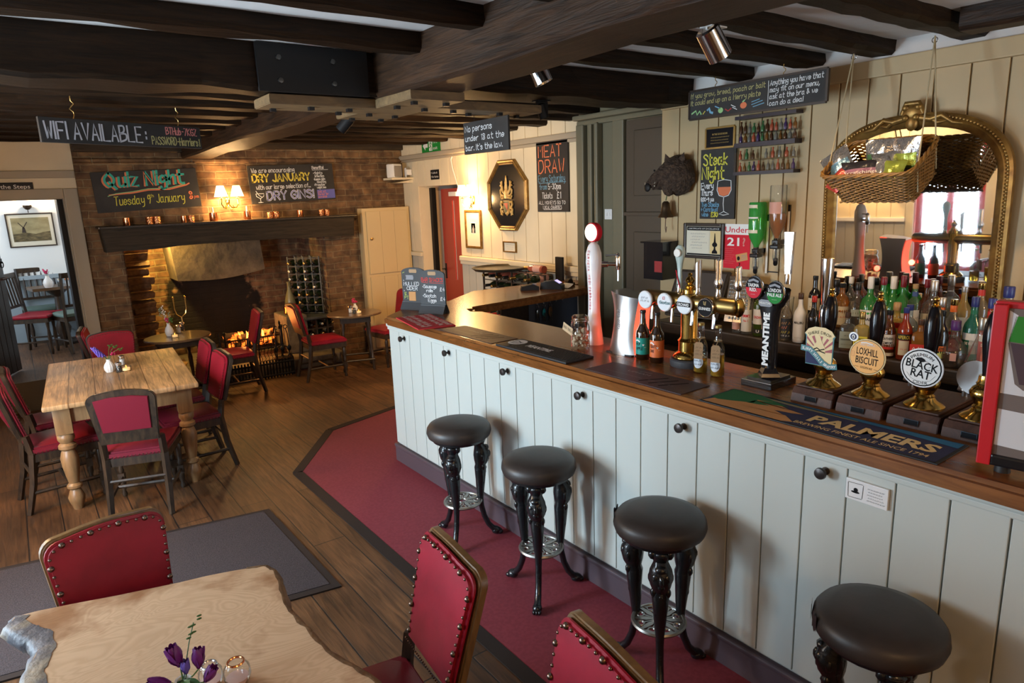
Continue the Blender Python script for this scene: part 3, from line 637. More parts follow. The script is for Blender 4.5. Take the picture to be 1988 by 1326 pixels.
# pine table
make_chair('dark framed chair turning its back to the camera at the pine table',(.49,4.90,0),D(180-18),'trim','chair_wood','leather_oxblood','leather_oxblood',G)
make_chair('red chair at the left side of the pine table, nearer of the two there',(.06,5.42,0),D(98),'trim','chair_wood','leather_oxblood','leather_oxblood',G)
make_chair('red chair at the left side of the pine table, behind the nearer one',(.10,5.98,0),D(96),'trim','chair_wood','leather_oxblood','leather_oxblood',G)
make_chair('red chair at the right side of the pine table, nearer of two',(.88,5.36,0),D(-88),'trim','chair_wood','leather_oxblood','leather_red',G)
make_chair('red chair at the right side of the pine table, farther of two',(.90,5.93,0),D(-90),'trim','chair_wood','leather_oxblood','leather_red',G)
make_chair('red chair at the far end of the pine table',(.62,6.72,0),D(4),'trim','chair_wood','leather_red','leather_red',G)
# hearth side
make_chair('red chair left of the round table by the door frame, mostly hidden',(.70,7.40,0),D(80),'trim','chair_wood','leather_red','leather_red',G)
make_chair('red chair in front of the fire facing the left round table',(1.70,7.30,0),D(-95),'trim','chair_wood','leather_red','leather_red',G)
make_chair('red chair with its back to the wine rack facing the right round table',(2.66,7.30,0),D(88),'trim','chair_wood','leather_red','leather_red',G)
make_chair('red chair right of the round table in front of the cream cupboard',(3.52,7.32,0),D(-82),'trim','chair_wood','leather_red','leather_red',G)
# ---------------------------------------------------------------- cast iron bar stools
def make_stool(label,loc,rz,torn):
    t=thing('bar_stool',label,'bar stool',loc,rz,'round black bar stools on cast iron legs')
    b=B(); R=.178
    b.lathe([(0,.632),(R*.9,.632),(R*.98,.640),(R*1.02,.662),(R*1.0,.686),(R*.93,.703),(R*.7,.716),(R*.35,.722),(0,.724)],40); b.out('seat',MATS['leather_black'],t,ang=60)
    if torn:
        b=B(); 
        for k,(a,w) in enumerate(((D(250),.05),(D(265),.035))): b.T=Matrix.Rotation(a+k*.1,4,'Z'); b.sheet(lambda u,v:(R*1.026,(u-.5)*w,.645+.05*v+.006*math.sin(9*u)),5,4)
        b.out('patch',mat('leather_patch',(.03,.012,.012),.5),t)
    b=B(); b.lathe([(.15,.615),(.155,.632)],28); b.lathe([(.03,.58),(.05,.615)],14); b.out('seat_plate',MATS['cast_iron'],t)
    for k in range(3):
        a=2*PI*k/3; b=B(); b.T=Matrix.Rotation(a,4,'Z')
        # capital, mask swelling, leafy shank, slender shin and claw foot
        pts=[(.108,0,.622),(.108,0,.612),(.110,0,.598),(.108,0,.578),(.110,0,.562),(.118,0,.535),(.122,0,.505),(.118,0,.47),(.113,0,.445),(.112,0,.43),(.110,0,.36),(.106,0,.29),(.104,0,.235),(.108,0,.19),(.122,0,.125),(.145,0,.07),(.170,0,.04),(.19,0,.028)]
        rr=[.026,.029,.041,.034,.028,.042,.047,.041,.030,.035,.029,.023,.018,.0155,.0155,.016,.017,.020]
        b.tube(pts,rr,12); 
        b.ball((.19,0,.022),.024,10,(1.25,1,.92))
        for s in(-1,0,1): b.ball((.212,s*.013,.013),.012,8,(1.3,.8,1))
        for s in(-1,1): # leaf scrolls on the capital, cheeks of the mask
            b.ball((.120,s*.032,.596),.017,8,(1,1,1.2)); b.ball((.146,s*.019,.512),.018,8,(1,1,1.3)); b.ball((.125,s*.027,.438),.013,8,(1,1,1.6)); b.ball((.118,s*.036,.50),.013,8,(1,1,2.0)); b.ball((.122,s*.016,.345),.009,8,(1,1,2.4))
        b.ball((.160,0,.505),.015,8,(1,.8,1.6)); b.ball((.146,0,.545),.021,8,(1,1.2,.8)); b.ball((.150,0,.478),.017,8); b.ball((.135,0,.600),.016,8,(1,1.6,.9))
        for q in range(7): b.ball((.137-.0036*q,0,.425-.026*q),.0125-.0006*q,6)
        b.out('leg',MATS['cast_iron'],t,ang=50)
    # pierced foot plate
    b=B(); n=16; r0,r1=.098,.108
    b.torus((0,0,.235),.103,.009,seg=32); b.torus((0,0,.236),.024,.006,seg=16)
    for k in range(8):
        a0=2*PI*k/8; b.T=Matrix.Rotation(a0,4,'Z'); b.prism([(.022,-.004),(.05,-.011),(.1,-.006),(.1,.006),(.05,.011),(.022,.004)],.230,.240)
        b.T=Matrix.Rotation(a0+PI/8,4,'Z'); b.torus((.078,0,.235),.015,.0048,seg=12); b.prism([(.086,-.02),(.101,-.024),(.101,.024),(.086,.02)],.231,.239); b.prism([(.02,-.003),(.062,-.003),(.062,.003),(.02,.003)],.231,.239)
    b.T=Matrix.Identity(4); b.out('foot_plate',MATS['plate_iron'],t,ang=40)
    return t
for lab,x,y,rz,tn in (('bar stool farthest from the camera, at the fireplace end of the bar',1.860,3.09,D(218),0),('bar stool second from the fireplace end of the bar',1.880,2.40,D(224),0),('bar stool third from the fireplace end, torn seat edge',1.880,1.64,D(224),1),('bar stool nearest the camera, below the white notice plaque',1.880,.80,D(226),1)):
    make_stool(lab,(x,y,.004),rz,tn)
# ---------------------------------------------------------------- pine table
t=thing('pine_table','scrubbed pine farmhouse table with thick turned legs','table',(.50,5.72,0),D(-4))
b=B(); plank_mat('pine_top',(.62,.41,.22),(.54,.345,.17),(.25,.14,.06),width=.155,length=3.0,rough=.42); b.box(-.455,.455,-.73,.73,.712,.748,bev=.012); b.out('table_top',MATS['pine_top'],t,smooth=False)
b=B(); b.box(-.37,.37,-.64,.64,.60,.712); b.out('apron',MATS['pine_leg'],t,smooth=False)
for x in(-.36,.36):
    for y in(-.62,.62):
        b=B(); b.T=Matrix.Translation((x,y,0)); b.box(-.048,.048,-.048,.048,.53,.71,bev=.004)
        b.lathe([(.028,0),(.033,.02),(.046,.06),(.05,.085),(.038,.12),(.03,.14),(.045,.155),(.045,.17),(.03,.185),(.04,.24),(.05,.31),(.053,.36),(.043,.40),(.036,.415),(.052,.43),(.052,.45),(.036,.465),(.05,.49),(.05,.515),(.04,.53)],20); b.out('leg',MATS['pine_leg'],t)
# round oak tables by the hearth
def round_table(label,x,y,rz):
    t=thing('round_table',label,'table',(x,y,0),rz,'round oak tables by the hearth')
    b=B(); b.lathe([(0,.64),(.27,.64),(.288,.645),(.29,.66),(.283,.667),(0,.667)],40,sx=1.08,sy=1.0); b.out('table_top',MATS['table_oak'],t)
    b=B(); b.box(-.17,.17,-.17,.17,.57,.64); b.out('apron',MATS['chair_wood'],t,smooth=False)
    for sx in(-1,1):
        for sy in(-1,1):
            b=B(); b.T=Matrix.Translation((sx*.17,sy*.17,0))@Matrix.Rotation(sx*-.05,4,'Y')@Matrix.Rotation(sy*.05,4,'X'); b.lathe([(.014,0),(.018,.03),(.012,.06),(.021,.1),(.021,.16),(.013,.18),(.018,.26),(.022,.40),(.013,.46),(.021,.5),(.021,.62)],10); b.out('leg',MATS['chair_wood'],t)
    for a in range(4):
        b=B(); b.T=Matrix.Rotation(a*PI/2,4,'Z'); b.tube([(-.18,.178,.13),(.18,.178,.13)],.011,6); b.out('stretcher',MATS['chair_wood'],t)
round_table('small round oak table left of the fire with a white vase on it',1.22,7.42,D(10))
round_table('small round oak table in front of the cream cupboard',3.10,7.36,D(-20))
# live edge table in the foreground
px=[(8,1215),(26,1196),(75,1183),(150,1168),(230,1153),(350,1128),(400,1116),(440,1108),(480,1101),(515,1096),(536,1106),(548,1135),(556,1170),(580,1200),(605,1222),(640,1262),(690,1292),(735,1318),(752,1350),(735,1420),(660,1500),(520,1560),(330,1600),(120,1560),(50,1480),(30,1420),(50,1360),(40,1320),(54,1288),(68,1262),(60,1240),(34,1234)]
pts=[at(*p,Z=.75) for p in px]; c=Vector((.22,1.80,0))
m=bpy.data.materials.new('burr_slab'); m.use_nodes=True; nt=m.node_tree; bs=nt.nodes['Principled BSDF']; Lk=nt.links.new
tc=N(nt,'TexCoord'); mp=N(nt,'Mapping'); mp.inputs['Scale'].default_value=(1.6,3.4,1); mp.inputs['Rotation'].default_value=(0,0,.3); Lk(tc.outputs['Object'],mp.inputs[0])
n1=N(nt,'TexNoise'); n1.inputs['Scale'].default_value=1.6; n1.inputs['Detail'].default_value=3; n1.inputs['Distortion'].default_value=.8; Lk(mp.outputs[0],n1.inputs['Vector'])
mu=N(nt,'Math',operation='MULTIPLY'); mu.inputs[1].default_value=150; Lk(n1.outputs[0],mu.inputs[0]); sn=N(nt,'Math',operation='SINE'); Lk(mu.outputs[0],sn.inputs[0])
n2=N(nt,'TexNoise'); n2.inputs['Scale'].default_value=60; n2.inputs['Detail'].default_value=4; Lk(mp.outputs[0],n2.inputs['Vector'])
n3=N(nt,'TexNoise'); n3.inputs['Scale'].default_value=4.5; n3.inputs['Detail'].default_value=5; Lk(tc.outputs['Object'],n3.inputs['Vector'])
r1=N(nt,'ValToRGB'); r1.color_ramp.elements[0].color=(.54,.34,.195,1); r1.color_ramp.elements[1].color=(.64,.43,.265,1); mr=N(nt,'MapRange'); mr.inputs['From Min'].default_value=-1.6; mr.inputs['From Max'].default_value=1.2; Lk(sn.outputs[0],mr.inputs[0]); Lk(mr.outputs[0],r1.inputs[0])
r3=N(nt,'ValToRGB'); r3.color_ramp.elements[0].position=.33; r3.color_ramp.elements[1].position=.47; r3.color_ramp.elements[0].color=(.42,.24,.11,1); r3.color_ramp.elements[1].color=(1,1,1,1); Lk(n3.outputs[0],r3.inputs[0])
mx=N(nt,'MixRGB',blend_type='MULTIPLY'); mx.inputs[0].default_value=.8; Lk(r1.outputs[0],mx.inputs[1]); Lk(r3.outputs[0],mx.inputs[2]); Lk(mx.outputs[0],bs.inputs['Base Color'])
bs.inputs['Roughness'].default_value=.42; bp=N(nt,'Bump'); bp.inputs['Strength'].default_value=.06; bp.inputs['Distance'].default_value=.003; Lk(n2.outputs[0],bp.inputs['Height']); Lk(bp.outputs[0],bs.inputs['Normal']); MATS['burr_slab']=m
t=thing('live_edge_table','pale live edge wood table with wavy bark edges in the foreground','table',tuple(c))
b=B(); b.prism([(p.x-c.x,p.y-c.y) for p in pts],.70,.75,bev=.008); b.out('table_top',MATS['burr_slab'],t,ang=30)
mat('bark',(.10,.052,.022),.8,noise=(14,5,(.26,.15,.07),(1,1,1),.3,.7),bump=(30,.7,.01)); mat('bark_grey',(.05,.05,.062),.6,noise=(13,5,(.22,.17,.11),(1,1,1),.46,.72),bump=(25,.7,.01))
def bark(seq,m,w):
    b=B(); r=random.Random(3); rows=[]
    for i,p in enumerate(seq):
        e=seq[min(i+2,len(seq)-1)]-seq[max(i-2,0)]; d=Vector((-e.y,e.x)).normalized()
        rows.append([b._v((p.x-c.x+d.x*o+r.uniform(-.004,.004),p.y-c.y+d.y*o+r.uniform(-.004,.004),z)) for o,z in((-w,.7515),(-w*.15,.7505),(.006,.742),(.012,.722),(.004,.699))])
    for A,D_ in zip(rows,rows[1:]):
        for k in range(4): b.bm.faces.new((A[k],A[k+1],D_[k+1],D_[k]))
    bmesh.ops.recalc_face_normals(b.bm,faces=b.bm.faces); b.out('bark_edge',MATS[m],t,ang=60)
def dense(seq,k=4): return [a.lerp(d,i/k) for a,d in zip(seq,seq[1:]) for i in range(k)]+[seq[-1]]
bark(dense(pts[8:19]),'bark',.012); bark(dense(pts[24:32]+pts[:2]),'bark_grey',.05)
for x,y in((.0,.16),(.06,-.25),(-.12,-.35)):
    b=B(); b.box(x-.04,x+.04,y-.04,y+.04,0,.70); b.out('leg',MATS['chair_wood'],t,smooth=False)
# ---------------------------------------------------------------- far room table and chairs
def slat_chair(label,x,y,rz,seatm):
    t=thing('slat_back_chair',label,'chair',(x,y,FZ),rz,'dark slat back chairs in the far room')
    b=B(); b.box(-.21,.21,-.21,.19,.43,.47,bev=.015); b.out('seat',MATS[seatm],t,smooth=False)
    b=B(); b.box(-.2,.2,-.2,.19,.38,.43); b.out('seat_frame',MATS['chair_wood'],t,smooth=False)
    for s in(-1,1):
        b=B(); b.tube([(s*.19,.22,0),(s*.19,.185,.42),(s*.19,.25,.95)],.019,4); b.out('rear_leg',MATS['chair_wood'],t,smooth=False)
        b=B(); b.T=Matrix.Translation((s*.18,-.18,0)); b.lathe([(.014,0),(.022,.05),(.014,.1),(.024,.2),(.015,.3),(.022,.38)],8); b.out('front_leg',MATS['chair_wood'],t)
    b=B(); b.box(-.2,.2,.235,.26,.89,.95,bev=.008); b.out('top_rail',MATS['chair_wood'],t,smooth=False)
    b=B(); b.box(-.19,.19,.19,.21,.55,.58); b.out('lower_rail',MATS['chair_wood'],t,smooth=False)
    for k in range(5):
        x0=-.13+k*.065; b=B(); b.tube([(x0,.20,.57),(x0,.245,.90)],.012,4); b.out('slat',MATS['chair_wood'],t,smooth=False)
    for s in(-1,1): b=B(); b.tube([(s*.185,-.17,.15),(s*.19,.2,.15)],.011,5); b.out('stretcher',MATS['chair_wood'],t)
    return t
mat('seat_green',(.10,.15,.13),.6)
slat_chair('slat back chair with a red seat, nearest the doorway in the far room',.12,9.72,D(-115+180),'leather_red')
slat_chair('slat back chair with a green seat against the far room wall',.22,10.36,D(6),'seat_green')
slat_chair('slat back chair with a pale green seat half hidden by the door frame',.50,9.55,D(200),'seat_green')
t=thing('far_table','dark square table in the far room seen through the doorway','table',(.38,10.16,FZ),D(8))
b=B(); b.box(-.28,.20,-.20,.20,.70,.735); b.out('table_top',MATS['table_oak'],t,smooth=False)
b=B(); b.lathe([(.17,0),(.17,.03),(.05,.06),(.09,.2),(.05,.3),(.04,.6),(.14,.7)],16); b.out('pedestal',MATS['chair_wood'],t)
# ================================================================ THE BAR
wood_mat('bar_oak',(.115,.038,.010),(.27,.10,.026),grain=(9,1.2,9),scale=2.6,rough=.27,bumps=.06,bumpd=.002,coat=.12,dist=.6,spec=.4)
wood_mat('back_oak',(.012,.008,.005),(.045,.028,.016),grain=(9,1,9),rough=.4,bumps=.25)
wood_mat('pump_mahogany',(.035,.014,.009),(.10,.04,.024),grain=(9,1,9),rough=.5,bumps=.1,spec=.25)
mat('brass',(.62,.40,.11),.16,metal=1.0); mat('brass_dull',(.40,.26,.09),.34,metal=1.0); mat('chrome',(.72,.72,.74),.12,metal=1.0); mat('steel_brushed',(.60,.58,.57),.30,metal=1.0)
mat('black_gloss',(.010,.010,.012),.18,coat=.4); mat('white_gloss',(.75,.73,.72),.25); mat('rubber_black',(.012,.012,.013),.55); mat('white_ink',(.78,.76,.73),.7,spec=.2); mat('cream_ink',(.62,.46,.26),.6); mat('black_ink',(.010,.009,.010),.7,spec=.15)
mat('runner_dark',(.040,.020,.022),.5); mat('red_cloth',(.50,.022,.03),.9); mat('navy',(.014,.020,.075),.7); mat('leaf_green',(.012,.13,.042),.8); mat('sand',(.55,.27,.10),.8); mat('sky_blue',(.02,.14,.28),.8); mat('khaki',(.20,.19,.12),.8)
mat('teal',(.006,.24,.19),.5); mat('orange_label',(.68,.15,.035),.5); mat('kraft',(.30,.18,.09),.85); mat('amber_clip',(.78,.36,.06),.4); mat('teal_dark',(.012,.13,.14),.4); mat('clip_cream',(.70,.52,.24),.45); mat('clip_red',(.30,.02,.02),.45); mat('label_red',(.58,.016,.032),.6,spec=.2); mat('label_green',(.015,.22,.035),.6,spec=.2); mat('gold_ink',(.55,.36,.10),.4); mat('grey_ink',(.25,.25,.27),.6)
INK={'w':MATS['white_ink'],'k':MATS['black_ink'],'c':MATS['cream_ink'],'r':MATS['label_red'],'g':MATS['leaf_green'],'s':MATS['sand'],'b':MATS['sky_blue'],'n':MATS['navy'],'h':MATS['khaki'],'t':MATS['teal_dark'],'a':MATS['gold_ink'],'y':mat('chalk_yellow',(.62,.50,.07),.8),'e':MATS['grey_ink'],'m':MATS['clip_cream'],'d':MATS['clip_red']}
CT=1.14; BX=2.14
# ---- counter
t=thing('bar_counter','long pale grey boarded bar counter with a dark skirting','bar counter',(0,0,0))
b=B(); b.box(BX,BX+.05,-1.0,4.44,0,1.07); boarded(b,'-X',BX,-.96,4.44,.15,1.045,.154,gap=.005,t=.014)
b.prism([(BX,4.44),(BX+.32,4.64),(BX+.58,4.68),(BX+.58,4.63),(BX+.34,4.59),(BX+.05,4.42)],.0,1.06)
b.out('front_panel',MATS['bar_paint'],t,smooth=False)
b=B(); b.box(BX-.032,BX,-1.0,4.45,1.04,1.078,bev=.008); b.box(BX-.022,BX,-1.0,4.45,1.018,1.042,bev=.006); b.out('top_moulding',MATS['bar_paint'],t,smooth=False)
b=B(); b.box(BX-.026,BX,-1.0,4.452,0,.13,bev=.002); b.box(BX-.034,BX,-1.0,4.455,.115,.14,bev=.008); b.out('skirting',MATS['skirting_paint'],t,smooth=False)
b=B(); b.box(2.58,2.60,-1,3.98,.1,1.06); b.box(2.20,2.58,-1,3.98,.3,.33); b.out('inner_panel',MATS['back_oak'],t,smooth=False)
t=thing('bar_worktop','varnished brown wooden bar top with a rounded front edge','bar top',(0,0,0))
b=B(); P=[(2.035,-1.0),(2.035,4.31),(2.32,4.55),(2.74,4.60),(3.15,4.90),(4.22,4.86),(4.22,4.50),(3.99,4.50),(3.99,4.26),(2.70,4.17),(2.66,4.10),(2.62,4.12),(2.585,4.02),(2.64,3.96),(2.64,-1.0)]
b.prism(P,1.078,CT,bev=.016); b.out('top_board',MATS['bar_oak'],t,ang=50)
# coat hooks under the top, one every fourth board
pos=['first coat knob from the fireplace end of the bar','second coat knob from the fireplace end of the bar','third coat knob from the fireplace end, beside the farthest stool','fourth coat knob from the fireplace end, above the second stool','fifth coat knob from the fireplace end, above the third stool','coat knob beside the white notice plaque']
for k,y in enumerate((4.20,3.60,2.97,2.35,1.73,1.12)):
    b=B(); b.T=Matrix.Rotation(-PI/2,4,'Y'); b.lathe([(.014,0),(.014,.004),(.007,.008),(.007,.022),(.018,.028),(.021,.034),(.019,.043),(.008,.046),(0,.0465)],16)
    o=b.out('coat_knob',mat('knob_bronze',(.045,.035,.032),.35,metal=.5)); o.location=(BX-.014,y,.985); tag(o,'dark bronze '+pos[k],'coat knob','round coat knobs on the bar front')
t=hung('notice_plaque','small white notice plaque with a hat drawing on the bar front','plaque',(BX-.014,.975,.955),'-X')
b=B(); b.box(-.068,.068,-.036,.036,0,.012,bev=.002); b.out('plaque_board',MATS['white_gloss'],t,smooth=False)
def scrib(b,x,y,w,h,z=.0015,seed=0,t=None):
    r=random.Random(seed+int(w*1e4)); X=x; 
    while X<x+w:
        k=r.choice((3,4,5,6)); L=[]
        for i in range(k): L.append((X+i*h*.36,y+(h*r.uniform(.75,1.0) if i%2 else h*r.uniform(0,.2))))
        ribbon(b,L,t or h*.2,z); X+=h*.36*k+h*.35
b=B(); z=.0128
for L in ([(-.060,.022),(-.058,-.026)],[(-.058,.024),(-.012,.026)],[(-.012,-.022),(-.010,.024)],[(-.056,-.027),(-.014,-.025)]): ribbon(b,L,.0015,z)
for cx,cy,rx,ry in((-.035,-.006,.014,.004),(-.034,.002,.007,.007)): b.bm.faces.new([b._v((cx+rx*math.cos(a*PI/8),cy+ry*math.sin(a*PI/8),z)) for a in range(16)])
for i in range(5): scrib(b,.004+.003*(i%2),.016-.010*i,.05-.006*(i%2),.004,z,i)
b.out('lettering',INK['k'],t,smooth=False)
# ---- mats and runners lying on the bar
def on_bar(name,label,cat,L,Wd,loc,rz,h,m,bev=.0):
    t=thing(name,label,cat,(loc[0],loc[1],CT),rz); b=B(); b.box(-L/2,L/2,-Wd/2,Wd/2,0.0005,h,bev=bev); b.out('mat_base',m,t,smooth=False); return t
# red towel
t=on_bar('bar_towel','red bar towel with white lettering beside the two chalk menu boards','bar towel',.50,.25,(2.13,3.90),D(-101),.008,MATS['red_cloth'],.003)
b=B()
for r_ in range(2):
    for q in range(2): scrib(b,-.235,.075-.115*r_-.045*q,.45,.036,.0092,r_*2+q,.012)
b.out('lettering',INK['w'],t,smooth=False)
for lab,y in (('dark bar runner with faint lettering, between the red towel and the ribbed mat',3.31),('dark bar runner with faint lettering, in front of the red lit drink dispenser',1.98)):
    t=on_bar('bar_runner',lab,'bar runner',.56,.185,(2.155,y),D(-90),.003,MATS['runner_dark']); t['group']='dark bar runners with faint lettering'
    it=[('e','p','UPHAM',-.12,.018,.020,{'width':.13}),('e','l',[(-.07,.052),(-.05,.058),(-.03,.056),(-.01,.061)],0,0,.003,{})]
    it[1]=('e','l',[(-.07,.052),(-.05,.058),(-.03,.056),(-.01,.061)],0,0,.004,{})
    letters(t,INK,it,z=.0036)
    b=B(); scrib(b,-.20,-.035,.20,.010,.0036,3); 
    for q in range(3): scrib(b,.05+.055*q,-.03,.022,.010,.0036,q)
    b.out('small_lettering',INK['e'],t,smooth=False)
    b=B(); 
    for q in range(3): ribbon(b,[(.03+.055*q,-.06),(.09+.055*q,.05)],.012,.0034)
    b.out('stripes',INK['k'],t,smooth=False)
t=on_bar('ribbed_mat','black ribbed rubber bar mat with a white oval badge and lettering','bar mat',.585,.185,(2.145,2.68),D(-90),.012,MATS['rubber_black'],.004)
b=B()
for i in range(46):
    for j in range(13): b.box(-.20+i*.0105,-.194+i*.0105,-.078+j*.0125,-.070+j*.0125,.012,.0145)
b.out('rubber_studs',MATS['rubber_black'],t,smooth=False)
letters(t,INK,[('w','c',(.055,.055),-.225,.01,0,{}),('w','p','MEANTIME.',-.12,-.02,.042,{'bold':.03,'width':.20})],z=.0150)
letters(t,INK,[('k','l',[(-.265,.025),(-.24,.03),(-.2,.015),(-.19,.02)],0,0,.006,{}),('k','p','MEANTIME',-.225,-.005,.018,{'align':'CENTER','width':.085}),('k','l',[(-.26,-.015),(-.22,-.02),(-.19,-.012)],0,0,.005,{})],z=.0155,name='badge_lettering')
# brewery runner
t=on_bar('bar_runner','navy bar runner printed PALMERS with green and sand shapes','bar runner',.85,.225,(2.165,1.18),D(-90),.004,MATS['rubber_black'],.001)
letters(t,INK,[('n','b',(.83,.205),-.415,-.1025,0,{})],z=.0045,name='printed_ground')
letters(t,INK,[('b','g',[(-.29,.1025),(.415,.1025),(.415,.055),(.22,.075),(0,.083),(-.25,.095)],0,0,0,{}),('h','g',[(-.29,.1025),(-.24,.1025),(.10,.082),(.10,.072),(-.12,.068),(-.22,.075)],0,0,0,{}),
  ('s','g',[(-.415,-.1025),(-.08,-.1025),(-.045,-.085),(-.10,-.04),(-.40,-.05)],0,0,0,{}),('s','g',[(-.40,-.05),(-.10,-.045),(-.16,-.015),(-.10,-.005),(-.06,.012),(-.15,.03),(-.30,.04)],0,0,0,{}),('s','g',[(-.32,.03),(-.12,.022),(-.20,.058),(-.26,.075)],0,0,0,{}),
  ],z=.0052,name='printed_shape')
letters(t,INK,[('g','g',[(-.415,-.045),(-.415,.1025),(-.29,.1025),(-.20,.068),(-.27,.045),(-.26,.005),(-.33,-.03),(-.38,-.05)],0,0,0,{}),('g','g',[(-.26,.043),(-.20,.068),(-.14,.048),(-.22,.030)],0,0,0,{}),('g','g',[(-.27,.035),(-.20,.016),(-.235,.0),(-.28,-.01)],0,0,0,{})],z=.0055,name='printed_shape')
letters(t,INK,[('m','p','PALMERS',-.025,-.035,.072,{'bold':.035,'width':.41}),('m','p','BREWING FINEST ALE SINCE 1794',-.045,-.085,.025,{'bold':.01,'width':.43})],z=.0058)
# ---- hand pumps
mat('black_handle',(.008,.006,.007),.16,spec=.35)
def pump(label,y,tone):
    t=thing('hand_pump',label,'hand pump',(2.44,y,CT),D(-90),'wooden beer hand pumps with brass fittings')
    b=B(); w=.080; b.prism([(-.125,.0),(.215,.0),(.215,.052),(-.105,.052),(-.118,.030)],-w,w,axis='X',bev=.002); b.box(-.072,.072,-.10,.205,.052,.060,bev=.004); b.out('base',MATS['pump_mahogany'],t,smooth=False)
    b=B(); b.box(-.022,.022,-.1255,-.119,.012,.028); b.out('maker_plate',MATS['black_gloss'],t,smooth=False)
    b=B(); 
    for s in(-.010,.010): b.box(-.023,.023,-.1262,-.125,.020+s-.0008,.020+s+.0008)
    for s in(-.022,.022): b.box(s-.0008,s+.0008,-.1262,-.125,.010,.030)
    b.out('plate_border',MATS['chrome'],t,smooth=False)
    b=B(); b.T=Matrix.Translation((0,-.038,.06)); b.lathe([(.062,0),(.062,.004),(.055,.010),(.036,.022),(.028,.034),(.030,.038),(.024,.044),(.030,.056),(.040,.074),(.042,.086),(.034,.100),(.024,.108),(.026,.114),(.022,.120),(.02,.14)],28); b.out('brass_fitting',MATS['brass'],t)
    b=B(); b.T=Matrix.Translation((0,-.030,.183))@Matrix.Rotation(-.05,4,'X'); b.lathe([(.011,0),(.014,.01),(.016,.03),(.021,.08),(.026,.12),(.027,.15),(.024,.18),(.017,.205),(.012,.215)],24); b.out('handle',MATS['black_handle'],t)
    b=B(); b.T=Matrix.Translation((0,-.019,.396)); b.lathe([(.013,0),(.014,.004),(.008,.008),(.011,.013),(.007,.019),(.0095,.025),(.009,.030),(.004,.035),(0,.036)],16); b.out('finial',MATS['brass'],t)
    b=B(); b.tube([(.045,.17,.06),(.045,.17,.09),(.045,.155,.105),(.045,.135,.105),(.045,.125,.09)],.009,8); b.out('spout',MATS['steel_brushed'],t)
    return t
def clip(t,name='pump_clip'): pass
p1=pump('hand pump with the striped square clip reading SHERE DROP',1.298,0)
def face_mat(z): return z
# clips are built in the pump's frame: plate stands upright facing the customer
def clip_root(t,x=0,y=-.062,z=.18,rz=0):
    e=bpy.data.objects.new('pump_clip',None); C.objects.link(e); e.parent=t; e.location=(x,y,z); e.rotation_euler=(PI/2,0,rz); return e
def plate(t,outline,m,name='pump_clip',h=.004,loc=(0,-.080,.215),rz=0):
    b=B(); b.prism(outline,0,h,bev=.0008); o=b.out(name,m,t,smooth=False); o.location=loc; o.rotation_euler=(PI/2,0,rz); return o
def disc(r,n=40,cx=0,cy=0): return [(cx+r*math.cos(2*PI*i/n),cy+r*math.sin(2*PI*i/n)) for i in range(n)]
c=plate(p1,[(-.052,-.072),(.052,-.072),(.055,.035),(.06,.045),(.045,.062),(.02,.072),(-.02,.072),(-.045,.062),(-.06,.045),(-.055,.035)],INK['t'])
st=[('m','b',(.100,.115),-.05,-.068,0,{})]
letters(c,INK,st,z=.0045,name='ground')
rays=[]
for k in range(7):
    a=PI*(k+.12)/7; a2=PI*(k+.55)/7; q=lambda a,R:(max(-.05,min(.05,R*math.cos(a))),-.02+max(-.04,min(.06,R*math.sin(a))))
    rays.append(('d','g',[q(a,.02),q(a,.075),q((a+a2)/2,.075),q(a2,.075),q(a2,.02)],0,0,0,{}))
letters(c,INK,rays,z=.0050,name='stripe')
drop=[(0,.045),(.010,.02),(.024,-.004),(.024,-.024),(.012,-.036),(-.012,-.036),(-.024,-.024),(-.024,-.004),(-.010,.02)]
letters(c,INK,[('m','g',drop,0,0,0,{}),('m','g',[(-.058,.046),(-.045,.064),(-.02,.074),(.02,.074),(.045,.064),(.058,.046),(.038,.030),(.018,.042),(-.018,.042),(-.038,.030)],0,0,0,{})],z=.0056,name='ground')
letters(c,INK,[('n','g',[(-.05,-.068),(.05,-.068),(.03,-.06),(.01,-.045),(-.015,-.025),(-.05,-.02)],0,0,0,{})],z=.0058,name='ground')
letters(c,INK,[('k','p','SHERE DROP',0,.049,.012,{'align':'CENTER','width':.085,'arc':.075}),('k','l',[(-.02,-.012),(-.008,-.005),(.004,-.012),(.02,-.006)],0,0,.004,{}),('k','l',[(-.02,-.02),(0,-.015),(.022,-.02)],0,0,.004,{})],z=.0062)
wave=[(-.062,-.012),(-.035,-.014),(-.01,-.034),(.015,-.058),(.04,-.070),(.064,-.066)]
letters(c,INK,[('t','l',wave,0,0,.022,{})],z=.0066,name='ribbon')
b=B(); s='SURREY HILLS BREWERY'
for i,ch in enumerate(s):
    if ch==' ': continue
    f=i/(len(s)-1)*(len(wave)-1); k=min(int(f),len(wave)-2); u=f-k; A,Q=Vector(wave[k]),Vector(wave[k+1]); p=A.lerp(Q,u); an=math.atan2(Q.y-A.y,Q.x-A.x)
    print_text(b,ch,p.x+.005*math.sin(an),p.y-.005*math.cos(an),.0105,.02,'CENTER',rot=an,z=.0072)
b.out('lettering',INK['w'],c,smooth=False)
p2=pump('hand pump with the round orange clip reading LOXHILL BISCUIT',1.122,1)
c=plate(p2,disc(.064),MATS['clip_cream'],loc=(0,-.080,.206),rz=0)
letters(c,{'k':INK['k']},[('k','c',(.0605,.0605),0,0,0,{})],z=.0044,name='ring'); letters(c,{'o':MATS['amber_clip']},[('o','c',(.0590,.0590),0,0,0,{})],z=.0048,name='ground')
